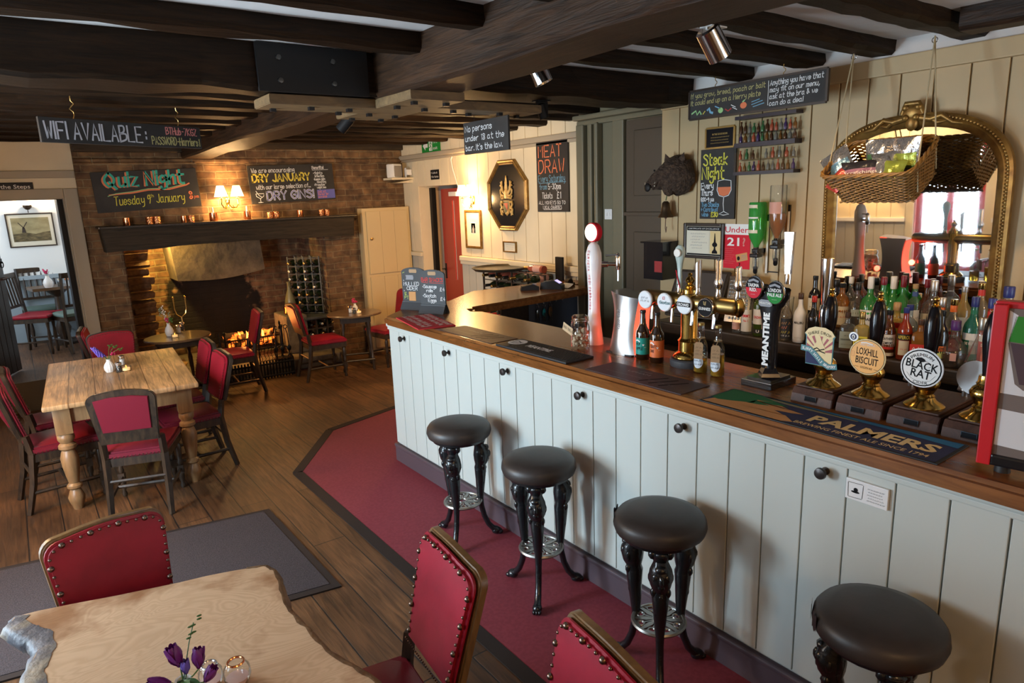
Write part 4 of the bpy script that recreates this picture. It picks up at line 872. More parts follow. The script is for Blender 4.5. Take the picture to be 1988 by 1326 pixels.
letters(c,INK,[('k','p','LOXHILL',0,.006,.026,{'align':'CENTER','width':.075,'bold':.01,'rot':-.05}),('k','p','BISCUIT',0,-.026,.026,{'align':'CENTER','width':.078,'bold':.01,'rot':-.05}),('k','p','GOLDEN ALE',0,-.043,.008,{'align':'CENTER','width':.042,'rot':-.05}),('k','l',[(-.042,-.037),(-.027,-.038)],0,0,.001,{}),('k','l',[(.027,-.041),(.042,-.042)],0,0,.001,{}),('w','p','CRAFTY BREWING',0,.040,.006,{'align':'CENTER','width':.05}),('w','l',[(-.022,.049),(-.005,.051),(.016,.047)],0,0,.004,{}),('d','l',[(-.054,.015),(-.054,-.003),(-.045,-.003),(-.045,.015),(-.054,.015)],0,0,.0007,{})],z=.0053)
c2=plate(p2,disc(.0165),MATS['white_gloss'],'round_badge',loc=(-.050,-.084,.273)); letters(c2,INK,[('n','c',(.011,.011),0,0,0,{})],z=.0046,name='ground'); letters(c2,INK,[('w','c',(.006,.008),0,0,0,{})],z=.0050,name='ground'); letters(c2,INK,[('k','p','6',0,-.005,.010,{'align':'CENTER','bold':.03})],z=.0054)
p3=pump('hand pump with the round white clip reading BLACK RAT',.943,2)
c=plate(p3,disc(.066),MATS['white_gloss'],loc=(0,-.080,.200))
letters(c,INK,[('k','c',(.0615,.0615),0,0,0,{})],z=.0044,name='ring'); letters(c,INK,[('w','c',(.0575,.0575),0,0,0,{})],z=.0048,name='ground')
letters(c,INK,[('k','p','BLACK',0,-.004,.028,{'align':'CENTER','width':.100,'bold':.015,'rot':-.12}),('k','p','RAT',-.002,-.033,.028,{'align':'CENTER','width':.062,'bold':.015,'rot':-.12}),('k','p','PREMIUM',0,.040,.011,{'align':'CENTER','width':.068,'arc':.042}),('k','p','CIDER',0,-.0535,.010,{'align':'CENTER','width':.045}),
  ('k','g',[(-.022,.028),(-.015,.034),(-.002,.036),(.008,.031),(.012,.024),(.004,.021),(-.004,.020),(-.012,.024)],0,0,0,{}),('k','l',[(.010,.025),(.024,.020),(.030,.010),(.022,.004)],0,0,.0012,{}),('k','l',[(-.044,-.02),(-.03,-.038),(-.01,-.046)],0,0,.0008,{}),('k','l',[(.012,-.046),(.03,-.038),(.044,-.02)],0,0,.0008,{}),('k','l',[(-.034,.030),(-.018,.040),(0,.043),(.018,.040),(.034,.030)],0,0,.0008,{})],z=.0053)
p4=pump('hand pump half hidden behind the red menu frame, blank round clip',.772,3)
c=plate(p4,disc(.058),MATS['white_gloss'],loc=(-.045,.02,.170))
# ---- Y shaped black keg font
t=thing('keg_font','tall black forked beer font reading MEANTIME with two oval lenses','beer font',(2.45,1.56,CT),D(-90))
b=B(); b.box(-.07,.07,-.09,.09,0,.028,bev=.003); b.out('plinth',MATS['black_gloss'],t,smooth=False)
b=B(); b.prism([(-.055,-.07),(.055,-.07),(.055,.07),(-.055,.07)],.028,.036); b.lathe([(.052,.036),(.046,.05),(.030,.072),(.026,.085)],4); b.out('foot',MATS['black_gloss'],t,smooth=False)
b=B(); 
def col(u,v):
    a=2*PI*u; z=.07+.31*v; w=.026+.004*v+.030*max(0,(v-.55)/.45)**1.6; d=.024+.006*v; n=.55
    cx,sx=math.cos(a),math.sin(a); return (w*math.copysign(abs(cx)**n,cx),d*math.copysign(abs(sx)**n,sx)-.012*v*v,z)
b.sheet(col,28,14); b.out('column',MATS['black_gloss'],t,ang=70)
for x,z,nm in((-.048,.405,'red'),(.048,.392,'green')):
    b=B(); b.tube([(x*.5,0,.34),(x,-.005,.38),(x,-.01,z)],[.028,.03,.034],12); b.out('arm',MATS['black_gloss'],t)
    b=B(); b.T=Matrix.Translation((x,-.052,z))@Matrix.Rotation(PI/2,4,'X'); b.lathe([(.0,-.018),(.030,-.018),(.0395,0),(.0385,.006),(.036,.008),(0,.008)],32,sx=1.0,sy=1.22); o=b.out('lens',MATS['chrome'],t)
    e=bpy.data.objects.new('lens_face',None)
    b=B(); b.T=Matrix.Translation((x,-.0605,z))@Matrix.Rotation(PI/2,4,'X'); pts_=[(.0365*math.cos(q*PI/20),.0445*math.sin(q*PI/20)) for q in range(40)]; b.bm.faces.new([b._v((p[0],p[1],0)) for p in pts_]); b.out('lens_face',MATS['black_ink'],t,smooth=False)
    b=B(); b.T=Matrix.Translation((x,-.0612,z))@Matrix.Rotation(PI/2,4,'X'); lo=[p for p in pts_ if p[1]<=.006]; lo.sort(key=lambda p:math.atan2(p[1]-.1,p[0])); b.bm.faces.new([b._v((p[0]*.97,p[1]*.97,0)) for p in lo]); b.out('lens_colour',MATS['label_red' if nm=='red' else 'label_green'],t,smooth=False)
    b=B(); b.T=Matrix.Translation((x,-.0620,z))@Matrix.Rotation(PI/2,4,'X')
    if nm=='red': print_text(b,'YAKIMA',0,.004,.014,.03,'CENTER',.052); print_text(b,'RED.',0,-.014,.014,.03,'CENTER',.034)
    else: print_text(b,'LONDON',0,.004,.014,.03,'CENTER',.056); print_text(b,'PALE ALE',0,-.014,.013,.03,'CENTER',.062)
    scrib(b,-.01,-.028,.02,.003); b.out('lettering',INK['w'],t,smooth=False)
    b=B(); b.T=Matrix.Translation((x,-.0620,z))@Matrix.Rotation(PI/2,4,'X'); ribbon(b,[(-.02,.026),(0,.033),(.02,.026)],.009); b.out('lens_crest',INK['e'],t,smooth=False)
b=B(); b.T=Matrix.Translation((0,-.034,.085))@Matrix.Rotation(PI/2,4,'X')@Matrix.Rotation(PI/2,4,'Z'); print_text(b,'MEANTIME.',0,-.013,.027,.05,'LEFT',.235); b.out('lettering',INK['w'],t,smooth=False)
b=B(); b.T=Matrix.Translation((0,-.046,.345))@Matrix.Rotation(PI/2,4,'X'); b.prism([(-.03,-.008),(-.02,-.014),(.02,-.014),(.03,-.008),(.03,.008),(.02,.014),(-.02,.014),(-.03,.008)],0,.002); b.out('crest_badge',INK['e'],t,smooth=False)
b=B(); b.T=Matrix.Translation((0,-.0485,.345))@Matrix.Rotation(PI/2,4,'X'); print_text(b,'MEANTIME',0,-.004,.009,.02,'CENTER',.05); b.out('badge_lettering',INK['w'],t,smooth=False)
b=B(); b.prism([(-.011,0),(.011,0),(.020,.165),(-.020,.165)],-.010,.010,axis='Y',bev=.002); o=b.out('tap_handle',MATS['steel_brushed'],t,smooth=False,loc=(.052,.02,.46)); o.rotation_euler=(0,0,0)
b=B(); b.lathe([(.012,0),(.013,.03),(.010,.05)],16); b.out('tap_collar',MATS['chrome'],t,loc=(.052,.02,.42))
# ---- chrome lever font standing behind
t=thing('chrome_font','tall chrome lever beer tap standing behind the forked black font','beer tap',(2.60,1.42,CT))
b=B(); b.lathe([(.05,0),(.05,.01),(.022,.02),(.018,.06),(.016,.25),(.022,.27),(.022,.31),(.015,.33)],20); b.out('column',MATS['chrome'],t)
b=B(); b.lathe([(.014,0),(.017,.02),(.024,.17),(.024,.185),(.0,.188)],20); b.out('tap_handle',MATS['chrome'],t,loc=(0,0,.33))
# ---- brass T font
t=thing('brass_font','brass T bar beer font with four round lenses and tall tap handles','beer font',(2.46,1.985,CT),D(-90))
b=B(); b.lathe([(.082,0),(.085,.012),(.085,.03),(.078,.036)],32); b.out('base_ring',mat('rubber_grey',(.05,.05,.055),.5),t)
b=B(); b.lathe([(.066,.036),(.072,.042),(.070,.05),(.058,.062),(.047,.07),(.047,.115),(.052,.119),(.047,.124),(.042,.13),(.038,.135),(.038,.335),(.034,.34)],32); b.out('column',MATS['brass'],t)
b=B(); b.T=Matrix.Rotation(PI/2,4,'Y'); b.T=Matrix.Translation((0,0,.30))@Matrix.Rotation(PI/2,4,'Y'); b.lathe([(0,-.262),(.028,-.262),(.036,-.25),(.036,.25),(.028,.262),(0,.262)],28); b.out('cross_bar',MATS['brass_dull'],t)
b=B(); b.T=Matrix.Translation((0,0,.335)); b.lathe([(.034,0),(.034,.02),(.020,.028),(.024,.036),(.012,.046),(.020,.056),(.022,.066),(.014,.076),(.008,.082),(.011,.09),(.006,.097),(0,.098)],20); b.out('finial',MATS['brass'],t)
LT=(('CORNISH','ORCHARDS','e'),('Aspall','','t'),('ORCHARD','','k'),('GUINNESS','','w'))
for k,x in enumerate((-.225,-.105,.01,.128)):
    dark=k==3
    b=B(); b.T=Matrix.Translation((x,-.045,.292))@Matrix.Rotation(PI/2,4,'X'); b.lathe([(.02,-.03),(.036,-.012),(.0435,0),(.0435,.006),(.040,.010),(0,.010)],36); b.out('lens',MATS['chrome' if dark else 'white_gloss'],t)
    b=B(); b.T=Matrix.Translation((x,-.0556,.292))@Matrix.Rotation(PI/2,4,'X'); b.bm.faces.new([b._v((.0385*math.cos(q*PI/20),.0385*math.sin(q*PI/20),0)) for q in range(40)]); b.out('lens_face',MATS['black_ink'] if dark else mat('lens_white',(.70,.72,.74),.3),t,smooth=False)
    b=B(); b.T=Matrix.Translation((x,-.0565,.292))@Matrix.Rotation(PI/2,4,'X')
    if k==0: scrib(b,-.020,.004,.040,.011,.0015,9); scrib(b,-.024,-.010,.045,.011,.0015,4); ink='e'
    elif k==1: stroke_text(b,'Gaston',-.026,-.008,.014,.0022,slant=.2); ink='t'
    elif k==2: b.prism([(-.039,-.008),(.039,-.008),(.039,.012),(-.039,.012)],0,.0012); ink='k'
    else: print_text(b,'GUINNESS',0,-.010,.013,.02,'CENTER',.062); ink='w'
    b.out('lettering',INK[ink],t,smooth=False)
    if k==1:
        b=B(); b.T=Matrix.Translation((x,-.0565,.292))@Matrix.Rotation(PI/2,4,'X'); ribbon(b,[(-.005,.014),(-.005,.024),(.005,.026),(.005,.014),(-.005,.014)],.0025); b.out('crest',INK['r'],t,smooth=False)
    if k==2:
        b=B(); b.T=Matrix.Translation((x,-.0585,.292))@Matrix.Rotation(PI/2,4,'X'); print_text(b,'ORCHARD',0,-.004,.013,.03,'CENTER',.068); b.out('lettering',INK['w'],t,smooth=False)
    if k==3:
        b=B(); b.T=Matrix.Translation((x,-.0565,.292))@Matrix.Rotation(PI/2,4,'X'); ribbon(b,[(-.006,.028),(-.004,.014),(.004,.012),(.006,.028)],.0022); ribbon(b,[(0,.026),(0,.014)],.0012); b.out('harp_mark',INK['a'],t,smooth=False)
    b=B(); b.tube([(x+.03,.0,.275),(x+.03,-.03,.262),(x+.03,-.035,.20)],.008,8); b.out('spout',MATS['chrome'],t)
b=B(); b.T=Matrix.Translation((.262,0,.30))@Matrix.Rotation(PI/2,4,'Y'); b.lathe([(.036,0),(.042,.004),(.030,.012),(.014,.016),(0,.018)],12); b.out('end_cap',MATS['brass'],t)
hp=[(-.06,'oval'),(.045,'slant'),(.155,'chrome'),(.255,'chrome2')]
for x,kd in hp:
    b=B(); b.lathe([(.012,0),(.016,.01),(.010,.03),(.012,.045)],16); b.out('tap_collar',MATS['chrome'],t,loc=(x,0,.332))
    b=B()
    if kd=='oval':
        b.lathe([(.014,0),(.015,.03),(.012,.08),(.016,.115),(.024,.145),(.027,.165),(.024,.185),(.012,.198),(0,.20)],24,sx=1,sy=.7); b.out('tap_handle',mat('handle_teal',(.38,.46,.42),.25),t,loc=(x,0,.355))
        b=B(); b.T=Matrix.Translation((x,-.019,.52))@Matrix.Rotation(PI/2,4,'X'); b.lathe([(.020,0),(.018,.004),(0,.005)],24); b.out('handle_badge',mat('handle_badge',(.66,.62,.55),.35),t)
        b=B(); b.tube([(x-.013,-.011,.44),(x,-.014,.40),(x+.013,-.012,.36)],.0022,6); b.out('stripe',MATS['label_red'],t)
    elif kd=='slant':
        b.lathe([(.013,0),(.0155,.11)],20,cap=True); 
        for v in b.bm.verts:
            if v.co.z>.1: v.co.z+=v.co.x*.9
        b.out('tap_handle',MATS['steel_brushed'],t,loc=(x,0,.37))
    else:
        h=.125 if kd=='chrome' else .10; b.lathe([(.010,0),(.018,.012),(.020,.03),(.012,.05),(.013,h),(.011,h+.006),(0,h+.007)],20); b.out('tap_handle',MATS['chrome'],t,loc=(x,0,.37))
# ---- white tower font with lit disc
t=thing('white_tower_font','tall white tapered beer tower topped by a lit round disc','beer font',(2.47,2.63,CT),D(-90))
b=B(); b.lathe([(.052,0),(.050,.02),(.040,.10),(.034,.18),(.033,.26),(.038,.36),(.045,.44),(.043,.49),(.030,.53),(.012,.548),(0,.55)],32,sx=1,sy=.9); b.out('tower',mat('tower_white',(.78,.72,.70),.2),t)
b=B(); b.T=Matrix.Translation((0,-.0,.598))@Matrix.Rotation(PI/2,4,'X'); b.lathe([(.046,-.02),(.050,-.015),(.050,.014),(.046,.018)],36); b.out('disc_rim',MATS['label_red'],t)
b=B(); b.T=Matrix.Translation((0,-.0,.598))@Matrix.Rotation(PI/2,4,'X'); b.lathe([(.0455,.016),(.043,.021),(0,.022)],36); b.lathe([(0,-.022),(.0455,-.019)],36); b.out('lit_disc',mat('disc_lit',(.9,.8,.7),.3,emit=(1,.72,.50),es=2.2),t)
b=B(); b.T=Matrix.Translation((0,-.023,.598))@Matrix.Rotation(PI/2,4,'X'); 
for k in range(5):
    a=PI/2+k*2*PI/5; ribbon(b,[(0,.01),(.012*math.cos(a),.01+.012*math.sin(a))],.004,.0)
print_text(b,'Estrella',0,-.012,.010,.0,'CENTER',.05,z=0); print_text(b,'Damm',0,-.026,.009,.0,'CENTER',.03,z=0); b.out('lettering',mat('disc_ink',(.95,.85,.5),.4,emit=(1,.9,.55),es=3.2),t,smooth=False)
b=B(); s='CERVEZA MEDITERRANEA'
def tower_r(z): 
    P=[(.050,.02),(.040,.10),(.034,.18),(.033,.26),(.038,.36),(.045,.44),(.043,.49),(.030,.53)]
    for (a,za),(c_,zc) in zip(P,P[1:]):
        if z<=zc: return a+(c_-a)*(z-za)/(zc-za)
    return .03
def up_text(b,s,z0,z1,h,ph,k):
    for i,ch in enumerate(s):
        z=z0+(z1-z0)*i/len(s); r=tower_r(z)+.0012; bb=B(); stroke_text(bb,ch,-h*.33,0,h,h*.16,z=0)
        M=Matrix.Translation((r*math.sin(ph),-r*.9*math.cos(ph)-.0008,z))@Matrix.Rotation(ph,4,'Z')@Matrix.Rotation(PI/2,4,'X')@Matrix.Rotation(-PI/2,4,'Z')
        mp={v:b.bm.verts.new(M@v.co) for v in bb.bm.verts}
        for f in bb.bm.faces: b.bm.faces.new([mp[v] for v in f.verts])
        bb.bm.free()
up_text(b,'CERVEZA MEDITERRANEA',.50,.18,.013,-.10,0); b.out('lettering',MATS['label_red'],t,smooth=False)
b=B(); up_text(b,'DE MALTA Y ARROZ',.47,.27,.009,-.62,1); b.out('small_lettering',INK['k'],t,smooth=False)
b=B(); b.tube([(.03,.03,.43),(.055,.05,.43)],.016,12); b.tube([(.05,.05,.43),(.095,.085,.43)],.010,10); b.T=Matrix.Translation((.095,.085,.40)); b.lathe([(.010,0),(.014,.01),(.014,.07),(.008,.085),(0,.09)],14); b.out('tap',MATS['chrome'],t)
b=B(); b.tube([(.095,.085,.40),(.095,.085,.34)],.005,8); b.tube([(.04,.05,.475),(.095,.085,.478)],.005,8); b.out('tap_spout',MATS['steel_brushed'],t)
# ---- curved metal soft drink dispenser with red glowing side
t=thing('drink_dispenser','curved brushed metal drink dispenser with glowing red sides and script lettering','drink dispenser',(2.47,2.36,CT),D(-90))
def hw(z): return .070+.020*((z-.14)/.14)**2
n=16; zs=[.0+.30*i/n for i in range(n+1)]
b=B(); 
def front(u,v): z=.30*v; w=hw(z); return ((2*u-1)*w,-.055-.030*(1-(2*u-1)**2)-.012*math.cos(v*PI*1.2),z-.012*(2*u-1)*v)
b.sheet(front,14,16); b.sheet(lambda u,v:((2*u-1)*hw(.3*v)*.98,.06,.30*v),2,16)
b.sheet(lambda u,v:(lambda f:(f[0],f[1]+(.06-f[1])*v,f[2]))(front(u,1)),14,2); b.out('metal_cover',MATS['steel_brushed'],t,ang=70)
b=B()
for s in(0,1):
    b.sheet(lambda u,v:(lambda f:(f[0],f[1]+(.055-f[1])*u,f[2]))(front(s,.02+.96*v)),4,14)
b.out('lit_side',mat('red_glow',(.8,.1,.06),.4,emit=(1.0,.10,.05),es=1.3),t)
b=B(); b.box(-.088,.088,-.09,.07,-.0,.006); b.out('base',MATS['rubber_black'],t,smooth=False)
b=B(); b.T=Matrix.Translation((.012,-.0905,.13))@Matrix.Rotation(PI/2,4,'X')@Matrix.Rotation(PI/2,4,'Z'); 
stroke_text(b,'Coca-Cola',0,0,.022,.0032,slant=.35,sp=.6,wid=.8); b.out('lettering',mat('script_grey',(.18,.16,.16),.4),t,smooth=False)
point('dispenser_red_glow',(2.47,2.245,CT+.12),.22,(1,.08,.04),.02); point('dispenser_red_glow_far',(2.47,2.49,CT+.06),.10,(1,.08,.04),.02)
# ---- dog treat jar
t=thing('treat_jar','clip top glass jar of dog treats with a card tag','jar',(2.34,2.60,CT),D(-90))
b=B(); b.lathe([(.046,.002),(.050,.008),(.050,.115),(.045,.130),(.040,.138),(.040,.145)],28,cap=False); b.out('jar_glass',glass_mat('clear_glass',(.97,.98,.97),.88),t)
b=B(); b.lathe([(0,.146),(.043,.146),(.045,.152),(.045,.168),(.040,.176),(0,.178)],28); b.out('lid',glass_mat('lid_glass',(.93,.85,.72),.8),t)
b=B(); b.torus((0,0,.150),.0445,.003,seg=24); b.tube([(-.01,-.046,.15),(-.012,-.054,.13),(.012,-.054,.13),(.01,-.046,.165)],.0018,6); b.out('clip_wire',MATS['chrome'],t)
r=random.Random(5); treat=mat('dog_treat',(.52,.40,.27),.8,noise=(30,2,(.42,.30,.19),(1,1,1),.3,.7))
b=B(); b.tube([(-.014,0,0),(-.007,0,0),(0,0,0),(.007,0,0),(.014,0,0)],[.0065,.0095,.0062,.0095,.0065],8); trm=b.mesh('treat',treat)
for k in range(44):
    a=r.uniform(0,2*PI); q=.036*math.sqrt(r.random()); o=bpy.data.objects.new('treat',trm); C.objects.link(o); o.parent=t; o.location=(q*math.cos(a),q*math.sin(a),.014+.092*(k/44)+r.uniform(-.004,.004)); o.rotation_euler=(r.uniform(-.6,.6),r.uniform(-.8,.8),r.uniform(0,6.28))
e=bpy.data.objects.new('tag',None)
b=B(); b.prism([(-.048,-.022),(.044,-.022),(.048,.020),(-.044,.022)],0,.001); o=b.out('card_tag',mat('card',(.52,.36,.21),.8),t,smooth=False); o.location=(-.035,-.056,.108); o.rotation_euler=(PI/2,.25,-.15)
b=B(); stroke_text(b,'DOG TREATS',-.04,-.006,.013,.0022,sp=1.2); l=b.out('lettering',INK['k'],o,smooth=False)
# ---- bottled beer and cider on display
mat('brown_glass',(.022,.008,.003),.06,spec=.8,coat=.5); glass_mat('amber_liquid',(.92,.62,.10),.85); mat('cap_black',(.012,.012,.012),.3); mat('cap_gold',(.5,.36,.12),.3,metal=.9)
def beer(label,x,y,lm,lines):
    t=thing('beer_bottle',label,'bottle',(x,y,CT),D(-72),'dark brown beer bottles on the bar')
    b=B(); b.lathe([(0,.0),(.030,.0),(.0335,.005),(.0335,.128),(.031,.142),(.021,.160),(.015,.178),(.0125,.225),(.0125,.232)],28); b.out('glass',MATS['brown_glass'],t)
    b=B(); b.lathe([(.0138,.228),(.0145,.232),(.0145,.240),(.012,.243),(0,.243)],16); b.out('cap',MATS['cap_black'],t)
    b=B(); b.lathe([(.0338,.028),(.0338,.110)],28,cap=False); b.out('label',lm,t)
    b=B(); 
    def wrap(bb,R):
        for v in bb.bm.verts: a=v.co.x/R; v.co=Vector((R*math.sin(a),-R*math.cos(a),v.co.y))
    for s,yy,h,w in lines: print_text(b,s,-.022,yy,h,.02,'LEFT',w,z=0)
    ribbon(b,[(-.033,.106),(.033,.106)],.0012,0); ribbon(b,[(-.033,.032),(.033,.032)],.0012,0)
    wrap(b,.0343); b.out('lettering',INK['k'],t,smooth=False)
    b=B(); ribbon(b,[(-.022,.096),(-.012,.099),(-.002,.092)],.006,0); ribbon(b,[(.014,.078),(.017,.072),(.020,.078)],.004,0); scrib(b,.022,.062,.012,.004,0,1); wrap(b,.0344); b.out('white_mark',INK['w'],t,smooth=False)
    return t
beer('dark beer bottle with a teal label beside the red lit dispenser',2.40,2.215,MATS['teal'],[('HOP',.072,.016,.024),('APPLE',.050,.016,.036)])
beer('dark beer bottle with an orange label beside the brass font',2.40,2.125,MATS['orange_label'],[('CRAFTY',.074,.015,.036),('ONE',.052,.015,.022)])
def cider(label,x,y,lvl):
    t=thing('cider_bottle',label,'bottle',(x,y,CT),D(-78),'clear cider bottles with kraft tags')
    b=B(); b.lathe([(0,.002),(.027,.002),(.030,.006),(.030,.115),(.028,.13),(.019,.148),(.0145,.165),(.0125,.205),(.0135,.208),(.0135,.216)],24,cap=False); b.out('glass',MATS['clear_glass'],t)
    b=B(); b.lathe([(0,.005),(.026,.005),(.028,.009),(.028,lvl),(0,lvl)],24); b.out('cider',mat('cider_gold',(.80,.50,.07),.1,trans=.75,ior=1.33),t)
    b=B(); b.lathe([(.0135,.214),(.0142,.218),(.0142,.224),(.011,.227),(0,.227)],16); b.out('cap',MATS['cap_gold'],t)
    b=B(); 
    for v in [0]: 
        n=24; q=[]
        for i in range(n):
            a=2*PI*i/n; th=.8*math.cos(a); q.append(b._v((.0305*math.sin(th),-.0305*math.cos(th),.055+.030*math.sin(a))))
        c_=b._v((0,-.0306,.055))
        for i in range(n): b.bm.faces.new((c_,q[i],q[(i+1)%n]))
    b.out('label',mat('label_pale',(.62,.66,.72),.5),t)
    b=B(); bb=[]; 
    for yy in(.07,.056,.040): scrib(b,-.018,yy,.034,.007 if yy!=.056 else .009,0,2)
    for v in b.bm.verts: a=v.co.x/.0312; v.co=Vector((.0312*math.sin(a),-.0312*math.cos(a),v.co.y))
    b.out('lettering',INK['n'],t,smooth=False)
    b=B(); b.prism([(-.020,-.055),(.020,-.055),(.020,.010),(.012,.020),(-.012,.020),(-.020,.010)],0,.0012); o=b.out('kraft_tag',MATS['kraft'],t,smooth=False,loc=(.006,-.034,.125)); o.rotation_euler=(PI/2-.08,0,.1)
    b=B(); 
    for q in range(3): scrib(b,-.013,-.008-.015*q,.026,.010,.002,q,.0012)
    b.out('lettering',mat('pencil',(.09,.055,.03),.8),o,smooth=False)
    b=B(); b.torus((0,0,.158),.0165,.0015,seg=16); b.tube([(.006,-.016,.158),(.006,-.032,.142)],.0012,5); b.out('string',mat('twine',(.35,.24,.12),.9),t)
cider('clear cider bottle with a kraft tag, the one nearer the brass font',2.395,1.865,.07)
cider('clear cider bottle with a kraft tag, the one nearer the black forked font',2.395,1.775,.10)
# ---- chalk menu boards
mat('slate',(.022,.026,.030),.55); mat('slate_edge',(.045,.050,.056),.5); mat('chalk_white',(.72,.72,.72),.9); mat('chalk_red',(.62,.06,.05),.9); mat('chalk_green',(.45,.55,.12),.9)
CHK={'w':MATS['chalk_white'],'r':MATS['chalk_red'],'g':MATS['chalk_green'],'k':INK['k']}
def menu_board(label,x,y,rz,h=.30,w=.20):
    t=thing('chalk_menu',label,'chalk menu board',(x,y,CT),rz,'arched chalk menu boards on the bar')
    ow=w/2; P=[(-ow,.05),(ow,.05),(ow,h-.03)]+[(ow*math.cos(a),h-.03+.034*math.sin(a)) for a in [PI*i/16 for i in range(1,16)]]+[(-ow,h-.03)]
    b=B(); b.prism(P,-.006,.006,axis='Y',bev=.001); o=b.out('board',MATS['slate'],t,smooth=False)
    b=B(); b.prism([(-ow,0),(ow,0),(ow,.06),(-ow,.06)],-.016,.016,axis='Y',bev=.002); b.prism([(-.05,0),(.045,0),(.012,.06),(-.012,.06)],-ow,ow,axis='X'); b.out('foot',MATS['slate_edge'],t,smooth=False)
    b=B(); b.prism([(-.03,h-.035),(.03,h-.035),(.034,h-.022),(.03,h-.009),(-.03,h-.009),(-.034,h-.022)],-.0068,.0068,axis='Y'); b.out('hand_slot',mat('slot_tan',(.42,.27,.15),.8),t,smooth=False)
    e=bpy.data.objects.new('chalk_writing',None); C.objects.link(e); e.parent=t; e.rotation_euler=(PI/2,0,0); e.location=(0,-.0062,0); return t,e
t,e=menu_board('chalk menu board reading BAR SNACKS, sausage rolls and scotch eggs',2.36,4.17,D(-62),.305,.205)
letters(e,CHK,[('r','s','BAR SNACKS',-.088,.225,.026,{'w':.0042,'sp':1.0,'wid':.85}),('r','l',[(-.085,.218),(-.035,.216)],0,0,.003,{}),('r','l',[(-.02,.216),(.09,.214)],0,0,.003,{}),('w','s','*Sausage',-.082,.178,.024,{'w':.0034,'sp':1.0,'wid':.85}),('w','s','rolls',-.05,.150,.022,{'w':.0034}),('w','s','£4',.062,.160,.024,{'w':.0034}),('w','s','*Scotch',-.085,.112,.024,{'w':.0034,'sp':1.1}),('w','s','Eggs',-.04,.080,.024,{'w':.0034}),('w','s','£4',.062,.092,.024,{'w':.0034})],z=.001)
letters(t,CHK,[],z=0)
b=B(); b.T=Matrix.Translation((0,-.0168,.02))@Matrix.Rotation(PI/2,4,'X'); print_text(b,'MEANTIME.',0,0,.020,.04,'CENTER',.13,z=0); b.out('lettering',INK['c'],t,smooth=False)
t,e=menu_board('chalk menu board reading MULLED CIDER behind the snack board',2.35,4.43,D(-62),.305,.205)
letters(e,CHK,[('w','s','MULLED',-.085,.175,.026,{'w':.0036}),('w','s','CIDER',-.06,.142,.026,{'w':.0036}),('g','s','1/2',-.088,.105,.02,{'w':.003}),('g','s','PT',-.085,.075,.022,{'w':.003}),('w','s','+',-.09,.205,.016,{}),('w','s','+',-.09,.128,.016,{}),('g','l',[(-.09,.268),(-.075,.274)],0,0,.004,{})],z=.001)
b=B(); b.T=Matrix.Rotation(PI/2,4,'X')@Matrix.Translation((-.03,.235,.0072)); b.prism([(-.035,-.016),(.03,-.016),(.035,0),(.03,.018),(-.035,.018),(-.03,0)],0,.0006); b.out('badge',INK['e'],t,smooth=False)
b=B(); b.T=Matrix.Rotation(PI/2,4,'X')@Matrix.Translation((0,0,.0072)); b.box(-.045,.015,.062,.13,0,.0006); b.out('sticker',INK['s'],t,smooth=False)
# ---- red menu frame at the right
t=thing('menu_holder','tall red menu frame with a painted scene panel, cut off by the right edge','menu holder',(2.15,.60,CT+.018),D(-82))
b=B(); b.box(-.085,-.052,-.03,.012,0,.455,bev=.003); b.box(-.085,.16,-.012,.030,.44,.462,bev=.003); b.box(.14,.165,-.03,.012,0,.455); b.out('frame',mat('frame_red',(.50,.012,.018),.35),t,smooth=False)
b=B(); b.box(-.052,.14,-.018,-.010,.03,.445); b.out('panel',mat('scene_base',(.16,.13,.12),.15),t,smooth=False)
mat('mirror_silver',(.86,.87,.88),.02,metal=1.0); mat('scene_green',(.03,.20,.03),.2); mat('scene_plum',(.075,.05,.06),.2); mat('scene_white',(.60,.60,.62),.2)
for nm,mm,zz,P_ in (('scene_patch','scene_white',.0004,[(-.05,.06),(.138,.05),(.138,.155),(-.05,.165)]),('scene_patch','scene_green',.0004,[(-.045,.355),(.138,.345),(.138,.425),(-.035,.425)]),('scene_patch','scene_plum',.0004,[(-.04,.352),(.138,.342),(.138,.24),(-.01,.24)]),('scene_patch','scene_white',.0004,[(-.05,.44),(-.03,.428),(-.045,.35),(-.02,.24),(.0,.225),(.138,.22),(.138,.205),(-.05,.21)])):  # flat colour patches paint the scene that shows in the panel
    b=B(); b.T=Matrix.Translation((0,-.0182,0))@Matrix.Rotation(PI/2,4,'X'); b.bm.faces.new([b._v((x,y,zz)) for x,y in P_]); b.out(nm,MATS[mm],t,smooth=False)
b=B(); b.box(-.054,.142,-.010,-.004,.0,.448); b.out('backing',MATS['black_gloss'],t,smooth=False)
b=B(); b.box(-.054,.142,-.028,-.012,.0,.032,bev=.006); b.out('bottom_ledge',MATS['black_gloss'],t,smooth=False)
b=B(); b.T=Matrix.Translation((-.025,-.005,-.018)); b.lathe([(.02,0),(.018,.02)],16); b.out('foot',MATS['rubber_black'],t)
b=B(); b.T=Matrix.Translation((.11,-.005,-.018)); b.lathe([(.02,0),(.018,.02)],16); b.out('foot',MATS['rubber_black'],t)
